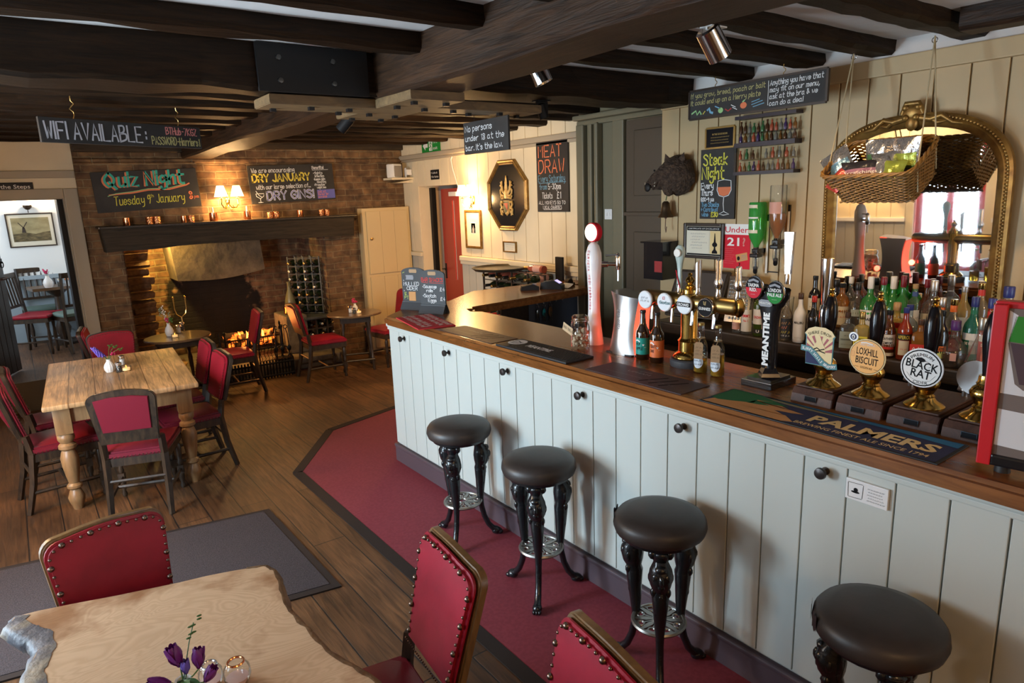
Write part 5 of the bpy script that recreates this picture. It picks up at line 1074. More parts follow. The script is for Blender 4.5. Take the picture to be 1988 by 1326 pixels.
# ---- back bar
t=thing('back_bar','dark wooden back bar shelf unit along the beige wall','back bar',(0,0,0))
b=B(); b.box(3.50,3.884,-.9,3.14,.985,1.06,bev=.01); b.out('shelf',MATS['back_oak'],t,smooth=False)
b=B(); b.box(3.68,3.884,-.9,2.25,1.06,1.135,bev=.006); b.out('upper_step',MATS['back_oak'],t,smooth=False)
b=B(); b.box(3.62,3.884,-.9,3.14,.12,.985); b.out('carcass',MATS['black_paint'],t,smooth=False)
b=B(); b.box(3.3,3.62,-.9,3.10,.84,.88,bev=.008); b.out('work_shelf',MATS['back_oak'],t,smooth=False)
for k in range(6):
    y=-.8+k*.64; b=B(); b.box(3.59,3.62,y,y+.60,.16,.82,bev=.004); dr=b.out('door',MATS['back_oak'],t,smooth=False)
    b=B(); b.T=Matrix.Translation((3.59,y+.55,.7))@Matrix.Rotation(-PI/2,4,'Y'); b.lathe([(.008,0),(.015,.02),(0,.024)],12); b.out('knob',MATS['brass_dull'],dr)
# ================================================================ SIGNS AND THINGS ON THE WALLS
mat('chalkboard',(.020,.018,.017),.7,noise=(6,4,(.032,.029,.027),(1,1,1),.4,.7)); mat('chalk_teal',(.04,.36,.28),.9); mat('chalk_orange',(.65,.18,.08),.9); mat('chalk_blue',(.16,.36,.52),.9); mat('chalk_lemon',(.60,.55,.07),.9); mat('chalk_violet',(.13,.13,.40),.9); mat('chalk_grey',(.46,.46,.50),.9); mat('chalk_pink',(.62,.22,.20),.9); mat('chalk_dim',(.42,.38,.16),.9)
INK.update({'W':MATS['chalk_white'],'T':MATS['chalk_teal'],'O':MATS['chalk_orange'],'B':MATS['chalk_blue'],'L':MATS['chalk_lemon'],'V':MATS['chalk_violet'],'G':MATS['chalk_grey'],'P':MATS['chalk_pink'],'D':MATS['chalk_dim'],'R':MATS['chalk_red'],'l':mat('chalk_lime',(.28,.50,.22),.9)})
mat('gilt',(.30,.175,.045),.42,metal=.6,noise=(20,4,(.17,.085,.022),(1,1,1),.35,.7),bump=(40,.4,.004)); mat('picture_mount',(.62,.57,.45),.7); mat('frame_dark',(.03,.018,.012),.4)
def board(name,label,loc,face,w,h,items,th=.018,turn=0,tilt=0,m='chalkboard',cat='chalkboard',edge=None,group=None):
    t=hung(name,label,cat,loc,face,group); e=list(FACE[face]); e[2]+=turn; t.rotation_euler=e
    if tilt: t.rotation_euler=(Euler(e).to_matrix()@Matrix.Rotation(tilt,3,'Z')).to_euler()
    b=B(); b.box(-w/2,w/2,-h/2,h/2,0,th,bev=.002); b.out('board',MATS[m],t,smooth=False)
    if edge:
        b=B()
        for x0,x1,y0,y1 in((-w/2-.008,-w/2+.004,-h/2,h/2),(w/2-.004,w/2+.008,-h/2,h/2),(-w/2,w/2,h/2-.004,h/2+.008),(-w/2,w/2,-h/2-.008,-h/2+.004)): b.box(x0,x1,y0,y1,0,th+.004)
        b.out('edge_strip',MATS[edge],t,smooth=False)
    if items: letters(t,INK,items,z=th+.0012)
    return t
# hanging boards
t=board('wifi_board','long black hanging board chalked WIFI AVAILABLE with a network name and password',(.67,4.80,2.385),'-Y',.98,.135,[
 ('G','s','WIFI AVAILABLE',-.465,-.045,.090,{'w':.010,'fit':.56}),('G','s',':',.11,-.022,.06,{'w':.010}),('P','s','BTHub-7KGZ',.245,.012,.042,{'w':.006,'fit':.22}),('D','s','PASSWORD-Harriers1',.145,-.052,.046,{'w':.006,'fit':.335})],turn=D(23))
for x in(-.30,.34):
    b=B(); b.tube([(x,.19,.009),(x,.165,.009),(x+.014,.15,.009),(x,.135,.009),(x-.012,.12,.009),(x+.006,.105,.009),(x+.008,.09,.009),(x,.068,.009)],.0028,6); b.out('hook',MATS['brass_dull'],t)
t=board('age_notice_board','black hanging board chalked No persons under 18 at the bar',(2.40,3.475,2.295),'-X',.47,.19,[
 ('W','s','No persons',-.215,.038,.036,{'w':.0040,'fit':.30}),('W','s','under 18 at the',-.215,-.018,.034,{'w':.0040,'fit':.42}),('W','s',"bar. It's the law.",-.215,-.074,.034,{'w':.0040,'fit':.40})],th=.014)
b=B(); b.tube([(.12,.095,.007),(.12,.105,.007),(.113,.112,.007)],.002,6); b.out('hook',MATS['iron'],t)
b=B(); b.tube([(-.12,.095,.007),(-.12,.125,.007),(-.125,.16,.007),(-.12,.19,.007)],.002,6); b.out('hook',MATS['iron'],t)
t=board('menu_offer_board','long black hanging board chalked If you grow, breed, poach or bait it',(3.60,2.475,2.452),'-X',.90,.165,[
 ('D','s','If you grow, breed, poach or bait',-.44,.040,.028,{'w':.0034,'slant':.08,'fit':.53}),('D','s','It could end up on a Merry plate',-.44,-.002,.028,{'w':.0034,'slant':.08,'fit':.50}),
 ('W','l',[(.105,.07),(.105,-.06)],0,0,.003,{}),('W','s','Anything you have that',.115,.042,.028,{'w':.0034,'slant':.08,'fit':.32}),('W','s','may fit on our menu,',.115,.006,.026,{'w':.0034,'slant':.08,'fit':.30}),('W','s','ask at the bra & we',.115,-.030,.026,{'w':.0034,'slant':.08,'fit':.29}),('W','s','can do a deal',.115,-.066,.026,{'w':.0034,'slant':.08,'fit':.21}),
 ('l','l',[(-.43,-.05),(-.40,-.035),(-.39,-.06),(-.37,-.04),(-.36,-.058)],0,0,.010,{}),('y','l',[(-.345,-.06),(-.33,-.045)],0,0,.005,{}),('B','l',[(-.31,-.04),(-.30,-.03),(-.29,-.055),(-.275,-.06)],0,0,.014,{}),('B','l',[(-.255,-.025),(-.22,-.04)],0,0,.006,{}),('l','c',(.018,.016),-.215,-.052,0,{}),('d','l',[(-.18,-.05),(-.16,-.062),(-.14,-.05)],0,0,.008,{}),('W','l',[(-.14,-.03),(-.11,-.045)],0,0,.004,{}),('W','l',[(-.13,-.045),(-.10,-.06)],0,0,.004,{}),('O','c',(.022,.018),-.055,-.042,0,{}),('l','l',[(-.06,-.022),(-.05,-.015)],0,0,.008,{}),('B','l',[(0,-.03),(.05,-.02)],0,0,.004,{}),('B','l',[(0,-.045),(.07,-.03)],0,0,.004,{}),('B','l',[(.01,-.058),(.08,-.045)],0,0,.004,{})],th=.014,edge='frame_dark')
for x in(-.265,.19):
    b=B(); b.tube([(x,.083,.007),(x,.10,.007),(x+.012,.11,.007),(x+.012,.12,.007),(x,.128,.007),(x,.146,.007)],.0025,6); b.out('hook',MATS['brass_dull'],t)
# fireplace wall
board('quiz_board','black chalkboard lettered Quiz Night in teal above the mantel',(1.24,YF-.071,2.125),'-Y',.98,.40,[
 ('O','s','Quiz Night',-.395,.045,.135,{'w':.020,'slant':.05,'fit':.76}),('O','l',[(-.36,-.03),(-.30,-.025),(-.15,-.02),(0,.0),(.2,-.005),(.37,.03),(.40,.045)],0,0,.014,{}),('L','s','Tuesday 9  January',-.33,-.135,.085,{'w':.0075,'slant':.08,'fit':.67}),('L','s','th',.0,-.075,.030,{'w':.004}),('O','s','8',.385,-.115,.075,{'w':.012,'wid':.7}),('O','s','pm',.43,-.11,.03,{'w':.005,'fit':.05})],tilt=D(2.2))
t=[o for o in bpy.data.objects if o.name.startswith('quiz_board')][0]
letters(t,INK,[('T','s','Quiz Night',-.378,.050,.135,{'w':.022,'slant':.05,'fit':.76}),('l','l',[(-.375,-.04),(-.30,-.018),(-.15,-.008),(0,.012),(.2,.008),(.36,.04)],0,0,.007,{})],z=.0206)
t=board('dry_january_board','black chalkboard about DRY JANUARY and DRY GINS beside the twin lamp',(2.775,YF-.037,2.165),'-Y',1.0,.42,[
 ('W','s','We are encouraging',-.46,.130,.050,{'w':.006,'fit':.50}),('y','s','DRY JANUARY',-.46,.030,.080,{'w':.018,'fit':.68}),('W','s','with our large selection of...',-.43,-.055,.050,{'w':.0055,'fit':.64}),
 ('W','s','DRY GINS!',-.32,-.175,.090,{'w':.020,'fit':.57}),('W','s','Benefits!',.245,.150,.034,{'w':.005,'sp':.9,'wid':.8}),('W','l',[(.245,.138),(.44,.140)],0,0,.004,{}),('W','s','*fights',.25,.090,.03,{'w':.0045,'wid':.9}),('W','s','infection',.27,.055,.028,{'w':.0042,'sp':.9,'wid':.8}),('W','s','*keeps skin',.25,.020,.028,{'w':.0042,'sp':.8,'wid':.8}),('W','s','healthy',.29,-.012,.028,{'w':.0042,'wid':.8}),('W','s','*Promotes',.25,-.045,.027,{'w':.0042,'sp':.8,'wid':.8}),('W','s','weight loss',.28,-.076,.025,{'w':.004,'sp':.7,'wid':.75}),
 ('V','b',(.22,.105),.275,-.195,0,{}),('W','l',[(-.44,-.07),(-.41,-.12),(-.38,-.14)],0,0,.006,{}),('W','l',[(-.445,-.10),(-.44,-.13),(-.40,-.155),(-.36,-.13),(-.355,-.10),(-.445,-.10)],0,0,.006,{}),('W','l',[(-.40,-.155),(-.40,-.19),(-.43,-.198),(-.37,-.198),(-.40,-.19)],0,0,.006,{})],tilt=D(1.5))
letters(t,INK,[('V','s','DRY GINS!',-.32,-.175,.090,{'w':.010,'fit':.57}),('P','s','Ask at',.285,-.125,.028,{'w':.004,'wid':.8}),('P','s','the bar for',.285,-.155,.026,{'w':.0036,'sp':.8,'wid':.7}),('P','s','more details',.285,-.185,.024,{'w':.0036,'sp':.7,'wid':.62})],z=.0206)
board('steps_sign','small black sign reading Mind the Steps over the doorway',(.055,YF-.001,2.185),'-Y',.42,.078,[('w','p','Mind the Steps',0,-.018,.038,{'align':'CENTER','width':.37,'bold':.01})],th=.012,cat='sign')
# cream wall
t=board('fire_exit_sign','green fire exit sign with white running figure and arrow',(XM-.012,7.32,2.555),'-X',.44,.155,[('w','g',[(-.19,0),(-.13,.055),(-.13,.022),(-.07,.022),(-.07,-.022),(-.13,-.022),(-.13,-.055)],0,0,0,{}),('w','b',(.075,.13),-.04,-.065,0,{}),('w','p','Fire',.055,.015,.045,{'width':.10}),('w','p','exit',.055,-.055,.04,{'width':.10})],th=.006,m='label_green',cat='sign')
letters(t,{'g':MATS['label_green']},[('g','c',(.010,.011),.003,.048,0,{}),('g','l',[(.0,.033),(-.006,.0),(.012,-.022),(.008,-.055)],0,0,.014,{}),('g','l',[(-.006,-.002),(-.018,-.022),(-.034,-.028)],0,0,.012,{}),('g','l',[(-.026,.008),(-.012,.03),(.012,.022),(.024,.006)],0,0,.009,{})],z=.0082,name='running_figure')
board('direction_sign','small black sign on the cream wall above the passage opening',(XM-.012,7.265,2.21),'-X',.20,.115,[('w','p','< Ladies &',-.085,.012,.024,{'width':.15}),('w','p','< Bar Garden',-.085,-.035,.024,{'width':.17})],th=.006,m='black_ink',cat='sign')
board('meat_draw_board','tall black chalkboard lettered MEAT DRAW in red on the cream wall',(XM-.0,5.05,2.095),'-X',.46,.65,[
 ('O','s','MEAT',-.195,.185,.105,{'w':.012,'fit':.36}),('O','s','DRAW',-.195,.040,.115,{'w':.012,'fit':.40}),('B','s','Every Saturday',-.205,-.045,.062,{'w':.0045,'fit':.40}),('B','l',[(-.20,-.055),(.20,-.050)],0,0,.004,{}),('B','s','from',-.19,-.115,.05,{'w':.0045,'fit':.12}),('W','s','5-30pm',-.055,-.115,.052,{'w':.006,'fit':.19}),('W','s','Tickets',-.15,-.20,.055,{'w':.0048,'fit':.16}),('W','s','£1',.07,-.20,.06,{'w':.007,'wid':.7}),('W','s','ALL MONEYS GO TO',-.205,-.255,.032,{'w':.0038,'fit':.40}),('W','s','LOCAL CHARITIES',-.14,-.298,.03,{'w':.0036,'fit':.28}),('W','l',[(-.13,-.305),(.13,-.303)],0,0,.003,{})],th=.035)
def framed(name,label,loc,face,w,h,fw,fm,items=None,mount='picture_mount',cat='picture',th=.022,turn=0):
    t=hung(name,label,cat,loc,face); b=B()
    for x0,x1,y0,y1 in((-w/2,-w/2+fw,-h/2,h/2),(w/2-fw,w/2,-h/2,h/2),(-w/2+fw,w/2-fw,h/2-fw,h/2),(-w/2+fw,w/2-fw,-h/2,-h/2+fw)): b.box(x0,x1,y0,y1,0,th,bev=min(fw*.3,.006))
    b.out('frame',MATS[fm],t,smooth=False)
    b=B(); b.box(-w/2+fw*.8,w/2-fw*.8,-h/2+fw*.8,h/2-fw*.8,0,th*.45); b.out('mount',MATS[mount],t,smooth=False)
    if items: letters(t,INK,items,z=th*.45+.0015,name='print')
    return t
INK['photo']=mat('photo_tone',(.18,.15,.12),.5); INK['paper']=mat('paper_cream',(.70,.64,.50),.7)
t=framed('framed_photo','small black and white photograph in a gilt frame below the wall lamp',(XM-.012,6.465,1.575),'-X',.33,.43,.028,'gilt',[('w','b',(.10,.13),-.05,-.05,0,{}),('photo','b',(.084,.11),-.042,-.042,0,{})])
letters(t,INK,[('e','g',[(-.02,-.04),(.02,-.04),(.022,.01),(.006,.025),(.009,.045),(-.009,.045),(-.006,.025),(-.022,.01)],0,0,0,{}),('e','p','16',0,.10,.012,{'align':'CENTER'})],z=.0125,name='photo_figure')
t=framed('framed_note','small gilt framed certificate under the octagonal crest',(XM-.012,5.78,1.405),'-X',.23,.115,.014,'gilt',[],'paper_cream',cat='certificate')
b=B()
for q in range(3): scrib(b,-.07+.01*q,.018-.022*q,.14-.02*q,.010,.012,q)
b.out('print',INK['e'],t,smooth=False)
# octagonal crest
t=hung('crest_plaque','gilt framed black octagonal plaque with a painted coat of arms','plaque',(XM-.012,5.785,1.935),'-X')
def octa(w,h,c): return [(-w+c,-h),(w-c,-h),(w,-h+c*1.05),(w,h-c*1.05),(w-c,h),(-w+c,h),(-w,h-c*1.05),(-w,-h+c*1.05)]
b=B(); A=octa(.345,.36,.205); 
rings=[(A,0,0),(A,.028,0),(A,.038,.012),(A,.030,.024),(A,.036,.034),(A,.020,.046)]
R_=[]
for (poly,z,ins) in rings:
    k=1-ins/.345; R_.append([b._v((x*k,y*k,z)) for x,y in poly])
for P,Q in zip(R_,R_[1:]):
    for i in range(8): b.bm.faces.new((P[i],P[(i+1)%8],Q[(i+1)%8],Q[i]))
b.out('frame',MATS['gilt'],t,smooth=False)
b=B(); b.prism(octa(.305,.318,.181),.004,.018); b.out('panel',MATS['black_gloss'],t,smooth=False)
mat('crest_gold',(.68,.47,.18),.4,noise=(25,3,(.50,.27,.06),(1,1,1),.35,.65))
b=B()
b.prism([(-.055,-.05),(.055,-.05),(.057,-.13),(.035,-.18),(0,-.205),(-.035,-.18),(-.057,-.13)],.018,.034,bev=.004); b.out('shield_rim',MATS['crest_gold'],t,smooth=False)
letters(t,{'g':mat('crest_green',(.045,.06,.03),.5),'r':MATS['clip_red'],'y':MATS['crest_gold'],'k':MATS['black_ink']},[('g','g',[(-.047,-.055),(.047,-.055),(.048,-.13),(.028,-.172),(0,-.194),(-.028,-.172),(-.048,-.13)],0,0,0,{})],z=.0345,name='shield_field')
letters(t,{'r':mat('crest_red',(.42,.03,.02),.45),'y':MATS['crest_gold']},[('r','g',[(-.044,-.075),(.028,-.075),(.018,-.155)],0,0,0,{}),('y','g',[(.018,-.155),(.042,-.125),(.028,-.168),(0,-.188),(-.01,-.18)],0,0,0,{})],z=.0355,name='shield_stripe')
b=B(); b.lathe([(.030,-.03),(.036,.0),(.034,.04),(.024,.06),(.026,.075),(.018,.12),(.021,.128),(.013,.165),(.015,.172),(.006,.20),(0,.205)],16,sx=1,sy=.5)
for v in b.bm.verts: v.co=Vector((v.co.x,v.co.z,.03+v.co.y*.7))
b.out('helmet',MATS['crest_gold'],t)
for s in(-1,1):
    b=B()
    for pts_,rr in (([(.03,.02),(.06,.05),(.075,.09),(.09,.11),(.105,.10)],.013),([(.06,.05),(.075,.11),(.070,.15)],.014),([(.06,.08),(.095,.14)],.012),([(.03,.0),(.07,.0),(.095,.02),(.10,.055),(.08,.075),(.065,.06)],.013),([(.04,-.02),(.08,-.03),(.10,.0)],.012),([(.06,-.07),(.09,-.06),(.10,-.09),(.085,-.12),(.07,-.11)],.014),([(.07,-.12),(.10,-.14),(.095,-.18),(.075,-.20)],.014),([(.075,-.15),(.065,-.18)],.011),([(.09,-.18),(.105,-.195)],.010)):
        b.tube([(s*x,y,.030) for x,y in pts_],[rr*(1-.45*i/(len(pts_)-1)) for i in range(len(pts_))],8)
    b.out('mantling',MATS['crest_gold'],t)
# light switches, small speaker on a shelf, cable
t=hung('light_switch','white double light switch on the olive door case','switch',(XO-.001,4.15,1.755),'-X'); b=B(); b.box(-.043,.043,-.043,.043,0,.012,bev=.003); b.out('switch_plate',MATS['white_plastic'],t,smooth=False)
for x in(-.016,.016): b=B(); b.box(x-.007,x+.007,-.013,.013,.012,.016); b.out('rocker',MATS['white_plastic'],t,smooth=False)
t=thing('wall_shelf','small cream bracket shelf in the corner beside the brick wall','shelf',(4.09,7.93,2.155)); b=B(); b.box(-.155,.155,-.12,.12,.02,.045); b.prism([(-.10,-.02),(.155,-.02),(.155,.02)],-.1,.1,axis='Y'); b.out('shelf_board',MATS['wall_cream'],t,smooth=False)
t=thing('speaker','small white speaker on the corner shelf','speaker',(4.03,7.92,2.20),D(20)); b=B(); b.box(-.075,.075,-.065,.065,0,.17,bev=.018); b.out('body',MATS['white_plastic'],t); b=B(); b.box(-.066,.066,-.068,-.06,.012,.145,bev=.01); b.out('grille',mat('grille_grey',(.28,.25,.22),.7),t)
t=thing('power_adapter','white plug adapter beside the small speaker','plug',(4.18,7.86,2.20)); b=B(); b.box(-.02,.05,-.03,.03,.03,.10,bev=.006); b.box(-.028,-.02,-.02,.02,0,.12,bev=.004); b.out('adapter_body',MATS['white_plastic'],t,smooth=False)
b=B(); b.tube([(4.225,6.72,2.455),(4.222,6.80,2.43),(4.224,6.86,2.36),(4.226,6.83,2.24),(4.228,6.74,2.05),(4.23,6.68,1.96)],.007,8); o=b.out('lamp_cable',MATS['white_plastic']); tag(o,'white cable running down the cream wall to the wall lamp','cable')
# wall lamps
mat('shade_lit',(.95,.80,.55),.8,emit=(1.0,.66,.30),es=9.0)
def sconce(label,loc,face,power,sp=.085,out=.10,shades=True):
    t=hung('wall_lamp',label,'wall lamp',loc,face,'twin shade wall lamps')
    b=B(); b.T=Matrix.Scale(1,4); b.lathe([(0,0),(.022,0),(.022,.012),(.012,.02),(0,.024)],16,sx=1,sy=2.2); b.out('back_plate',MATS['brass'],t)
    for s in(-1,1):
        b=B(); b.tube([(0,-.03,.015),(s*.03,-.07,.05),(s*sp*.8,-.07,out*.9),(s*sp*1.05,-.03,out),(s*sp,.0,out),(s*sp,.03,out)],.006,8); b.tube([(0,-.04,.02),(s*.02,-.09,.05),(s*.045,-.075,.06),(s*.04,-.05,.055)],.005,6); b.out('arm',MATS['brass'],t)
        b=B(); b.T=Matrix.Translation((s*sp,.03,out))@Matrix.Rotation(-PI/2,4,'X'); b.lathe([(.008,-.01),(.024,0),(.008,.006),(.009,.04)],14); b.out('candle_holder',MATS['brass'],t)
        b=B(); b.T=Matrix.Translation((s*sp,.05,out))@Matrix.Rotation(-PI/2,4,'X'); b.lathe([(.070,0),(.036,.115)],24,cap=False); b.out('lamp_shade',MATS['shade_lit'],t)
        q=Matrix.Translation(loc)@Euler(FACE[face]).to_matrix().to_4x4()@Vector((s*sp,.10,out+.0)); point('lamp_glow',q,power,(1,.58,.22),.035)
    q=Matrix.Translation(loc)@Euler(FACE[face]).to_matrix().to_4x4()@Vector((0,.0,out+.11)); point('lamp_spill',q,power*.8,(1,.60,.25),.06)
    return t
sconce('brass twin lamp with lit cream shades on the brick wall above the mantel',(2.03,YF-.0,1.985),'-Y',20)
sconce('brass twin lamp with lit cream shades on the cream wall beside the crest',(XM-.012,6.44,1.90),'-X',20)
sconce('brass twin lamp on the wall opposite the bar, seen in the mirror',(XL+.012,4.55,1.90),'+X',45)
# spot lights under the beams
def spotlight(label,loc,direction,m,lit,r=.035,L=.10,bracket=True):
    t=thing('spot_lamp',label,'spot lamp',loc,0,'small adjustable spot lamps under the beams'); d=Vector(direction).normalized(); q=d.to_track_quat('Z','Y').to_matrix().to_4x4()
    b=B(); b.T=Matrix.Translation((0,0,-.06))@q; b.lathe([(r*.8,-L*.45),(r,-L*.40),(r,L*.5),(r*.92,L*.5),(r*.88,L*.42)],24,cap=False); b.lathe([(0,-L*.45),(r*.8,-L*.45)],24); b.out('can',MATS[m],t)
    b=B(); b.T=Matrix.Translation((0,0,-.06))@q; b.lathe([(0,L*.40),(r*.86,L*.40)],20); b.out('bulb',mat('bulb_lit',(1,.8,.5),.4,emit=(1,.70,.38),es=14) if lit else mat('bulb_off',(.4,.38,.35),.3),t,smooth=False)
    b=B()
    if bracket: b.box(-.045,.045,-.004,.004,-.075,-.002); b.box(-.05,.05,-.03,.03,-.006,0); b.tube([(-.042,0,-.06),(.042,0,-.06)],.005,6)
    else: b.tube([(0,0,0),(0,0,-.045)],.008,8)
    b.out('bracket',MATS['white_plastic' if m=='chrome' and bracket else 'iron'],t,smooth=False)
    if lit: spot('spot_beam',(loc[0]+d.x*.07,loc[1]+d.y*.07,loc[2]-.06+d.z*.07),tuple(Vector(loc)+d*3),lit,(1,.66,.33),95,.03,.8)
    return t
spotlight('chrome spot lamp hanging below the joist above the bar, nearer the fireplace',(2.20,2.72,2.594),(.35,-.25,-1),'chrome',0,.045,.13)
spotlight('chrome spot lamp hanging below the joist above the bar, nearer the camera',(2.47,1.90,2.594),(.75,-.12,-1),'chrome',42,.05,.14)
spotlight('black spot lamp under the beam beside the hanging age notice',(2.72,3.34,2.495),(.25,-.1,-.8),'black_paint',0,.03,.09)
spotlight('black spot lamp under the cross plate, aimed at the hearth',(1.70,3.92,2.56-.11),(-.55,.55,-.75),'black_paint',0,.032,.10,False)
spotlight('small lit chrome spot lamp behind the cross plate',(2.02,4.32,2.56),(.75,.75,-.42),'chrome',110,.028,.09,False)
spotlight('small lit chrome spot lamp under the left joists, aimed at the entrance wall',(-.35,4.05,2.556),(-.75,-.25,-.7),'chrome',90,.028,.09,False)
# ---- things on the right hand wall
t=board('brass_plaque','dark engraved plaque in a brass edge above the Steak Night board',(XR-.013,2.91,2.265),'-X',.22,.125,[('a','p','IN THE GOOD BOOK',0,.018,.012,{'align':'CENTER','width':.12})],th=.008,m='black_gloss',cat='plaque',edge='brass_dull')
b=B(); 
for q in range(3): scrib(b,-.07,.0-.018*q,.14,.007,.0095,q)
b.out('lettering',INK['a'],t,smooth=False)
t=board('steak_night_board','tall chalkboard lettered Steak Night with a drawn wine glass',(XR-.013,2.915,1.965),'-X',.28,.46,[
 ('L','s','Steak',-.115,.125,.072,{'w':.010,'fit':.20}),('L','s','Night',-.125,.035,.078,{'w':.010,'fit':.19}),('W','s','Every',-.13,-.028,.038,{'w':.006,'sp':.7,'wid':.75}),('W','s','Thurs',-.13,-.073,.038,{'w':.006,'sp':.7,'wid':.75}),('W','s','6:30-9 pm',-.13,-.112,.026,{'w':.005,'sp':.7,'wid':.75}),('B','s','Two Steaks',-.125,-.148,.028,{'w':.0042,'sp':.8,'wid':.72}),('B','s','+ Carafe of',-.13,-.180,.027,{'w':.0042,'sp':.7,'wid':.70}),('B','s','wine',-.12,-.213,.027,{'w':.0042,'wid':.75}),('L','s','£30',-.045,-.216,.032,{'w':.007,'wid':.7}),
 ('W','l',[(.005,.02),(.0,-.04),(.018,-.075),(.055,-.085),(.092,-.075),(.112,-.04),(.108,.02)],0,0,.005,{}),('W','l',[(.005,.02),(.055,.028),(.108,.02)],0,0,.004,{}),('O','g',[(.006,-.02),(.108,-.02),(.106,-.045),(.09,-.07),(.055,-.08),(.02,-.07),(.008,-.045)],0,0,0,{}),('W','l',[(.055,-.085),(.052,-.13),(.058,-.18),(.02,-.198),(.055,-.204),(.10,-.198),(.058,-.18)],0,0,.005,{})],th=.014)
t=framed('certificate','framed pub award certificate with a drawn beer pump',(XR-.013,3.02,1.583),'-X',.34,.245,.022,'frame_dark',[('k','b',(.285,.026),-.142,.072,0,{}),('paper','b',(.19,.155),-.142,-.085,0,{}),('m','b',(.085,.155),.056,-.085,0,{}),('k','b',(.285,.010),-.142,-.098,0,{})],cat='certificate')
letters(t,INK,[('w','p','CERTIFICATE OF EXCELLENCE',0,.080,.010,{'align':'CENTER','width':.26}),('k','g',[(.093,.055),(.098,.055),(.104,-.005),(.112,-.012),(.118,-.022),(.112,-.034),(.102,-.038),(.104,-.055),(.118,-.070),(.118,-.083),(.074,-.083),(.074,-.070),(.088,-.055),(.090,-.038),(.080,-.034),(.074,-.022),(.080,-.012),(.088,-.005)],0,0,0,{})],z=.0122,name='print')
b=B()
for q in range(6): scrib(b,-.11+.012*(q%2),.045-.020*q,.12-.02*(q%3),.009,.0122,q)
b.out('small_print',INK['e'],t,smooth=False)
t=board('under_21_poster','red and white poster reading Under 21 on the beige wall',(XR-.013,2.755,1.555),'-X',.205,.295,[('w','b',(.205,.070),-.1025,.0775,0,{}),('w','p','21',-.075,.005,.055,{'bold':.02,'width':.095}),('s','g',[(-.005,-.055),(.082,-.035),(.09,-.085),(.005,-.105)],0,0,0,{}),('k','p','?',.02,-.140,.035,{'bold':.02})],th=.002,m='label_red',cat='poster')
letters(t,INK,[('r','p','Under',-.092,.092,.040,{'bold':.005,'width':.178}),('k','c',(.011,.014),.018,-.078,0,{}),('e','l',[(.04,-.06),(.078,-.052)],0,0,.003,{}),('e','l',[(.04,-.072),(.078,-.064)],0,0,.003,{}),('e','l',[(.04,-.084),(.078,-.076)],0,0,.003,{}),('P','p','?',.045,.005,.055,{'bold':.03})],z=.0042)
b=B()
for q in range(8): scrib(b,-.092,-.018-.014*q,.075-.01*(q%3),.006,.0034,q)
b.out('small_print',MATS['chalk_pink'],t,smooth=False)
# miniatures cabinet
t=hung('miniatures_case','clear two tier wall case of tiny spirit bottles','display case',(XR-.013,2.54,2.19),'-X')
b=B(); 
for y0,y1 in((.165,.185),(-.005,.022),(-.175,-.155)): b.box(-.21,.21,y0,y1,0,.075)
b.out('rail',mat('case_plum',(.025,.016,.024),.4),t,smooth=False)
for y in(.075,-.085): b=B(); b.box(-.205,.205,y-.003,y+.003,.004,.07); b.out('tier',MATS['clear_glass'],t,smooth=False)
b=B(); b.box(-.207,.207,-.155,.165,.072,.074); b.out('front_sheet',MATS['clear_glass'],t,smooth=False)
cols=[mat('mini_a',(.30,.12,.03),.1,trans=.3),mat('mini_b',(.45,.42,.38),.1,trans=.6),mat('mini_c',(.06,.03,.12),.15),mat('mini_d',(.10,.04,.02),.1),mat('mini_e',(.5,.10,.05),.2),mat('mini_f',(.06,.18,.07),.15)]
def mini(m):
    b=B(); b.lathe([(0,0),(.011,0),(.012,.003),(.012,.030),(.009,.038),(.0045,.045),(.0045,.054),(.006,.055),(.006,.064),(0,.065)],10); return b.mesh('miniature_bottle',m)
MM=[mini(c) for c in cols]; r=random.Random(11)
for row,(y,k0) in enumerate(((.081,13),(.025,13),(-.079,9),(-.152,12))):
    for k in range(k0):
        if row==2 and k in(3,): continue
        x=-.185+.37*k/(k0-1 if k0>1 else 1); o=bpy.data.objects.new('miniature_bottle',r.choice(MM)); C.objects.link(o)
        o.location=(XR-.013-.038,2.54-x,2.19+y); s=r.uniform(.85,1.1); o.scale=(s,s,s*r.uniform(.85,1.1)); rowname=('top','second','third','bottom')[row]; tag(o,'tiny spirit bottle standing on the %s row of the wall case'%rowname,'miniature bottle','tiny spirit bottles on the %s row of the wall case'%rowname)
# boar's head
t=hung('boar_head','dark brown mounted boar head on the beige wall','mounted head',(XR-.013,3.24,2.03),'-X')
mat('fur',(.030,.017,.011),.9,noise=(40,4,(.085,.05,.03),(1,1,1),.35,.7),bump=(60,1.0,.02))
b=B(); b.lathe([(0,0),(.10,0),(.115,.015),(.10,.02),(0,.02)],20,sx=.8,sy=1.15); b.out('back_board',MATS['frame_dark'],t)
b=B(); r=random.Random(4)
path=[(.03,.0,.01),(.02,.005,.06),(-.01,.0,.105),(-.045,-.01,.14),(-.075,-.035,.175),(-.095,-.06,.20)]; rad=[.125,.135,.115,.080,.055,.038]
b.tube(path,rad,20)
for v in b.bm.verts: v.co+=Vector((r.uniform(-1,1),r.uniform(-1,1),r.uniform(-1,1)))*.011
b.ball((-.0,-.065,.12),.06,12,(.8,1.2,.9)); b.out('head',MATS['fur'],t,ang=80)
for s in(-1,1): b=B(); b.T=Matrix.Translation((s*.05,.10,.10))@Matrix.Rotation(s*-.35,4,'Z'); b.lathe([(.03,0),(.026,.03),(.0,.075)],10,sx=1,sy=.4); 
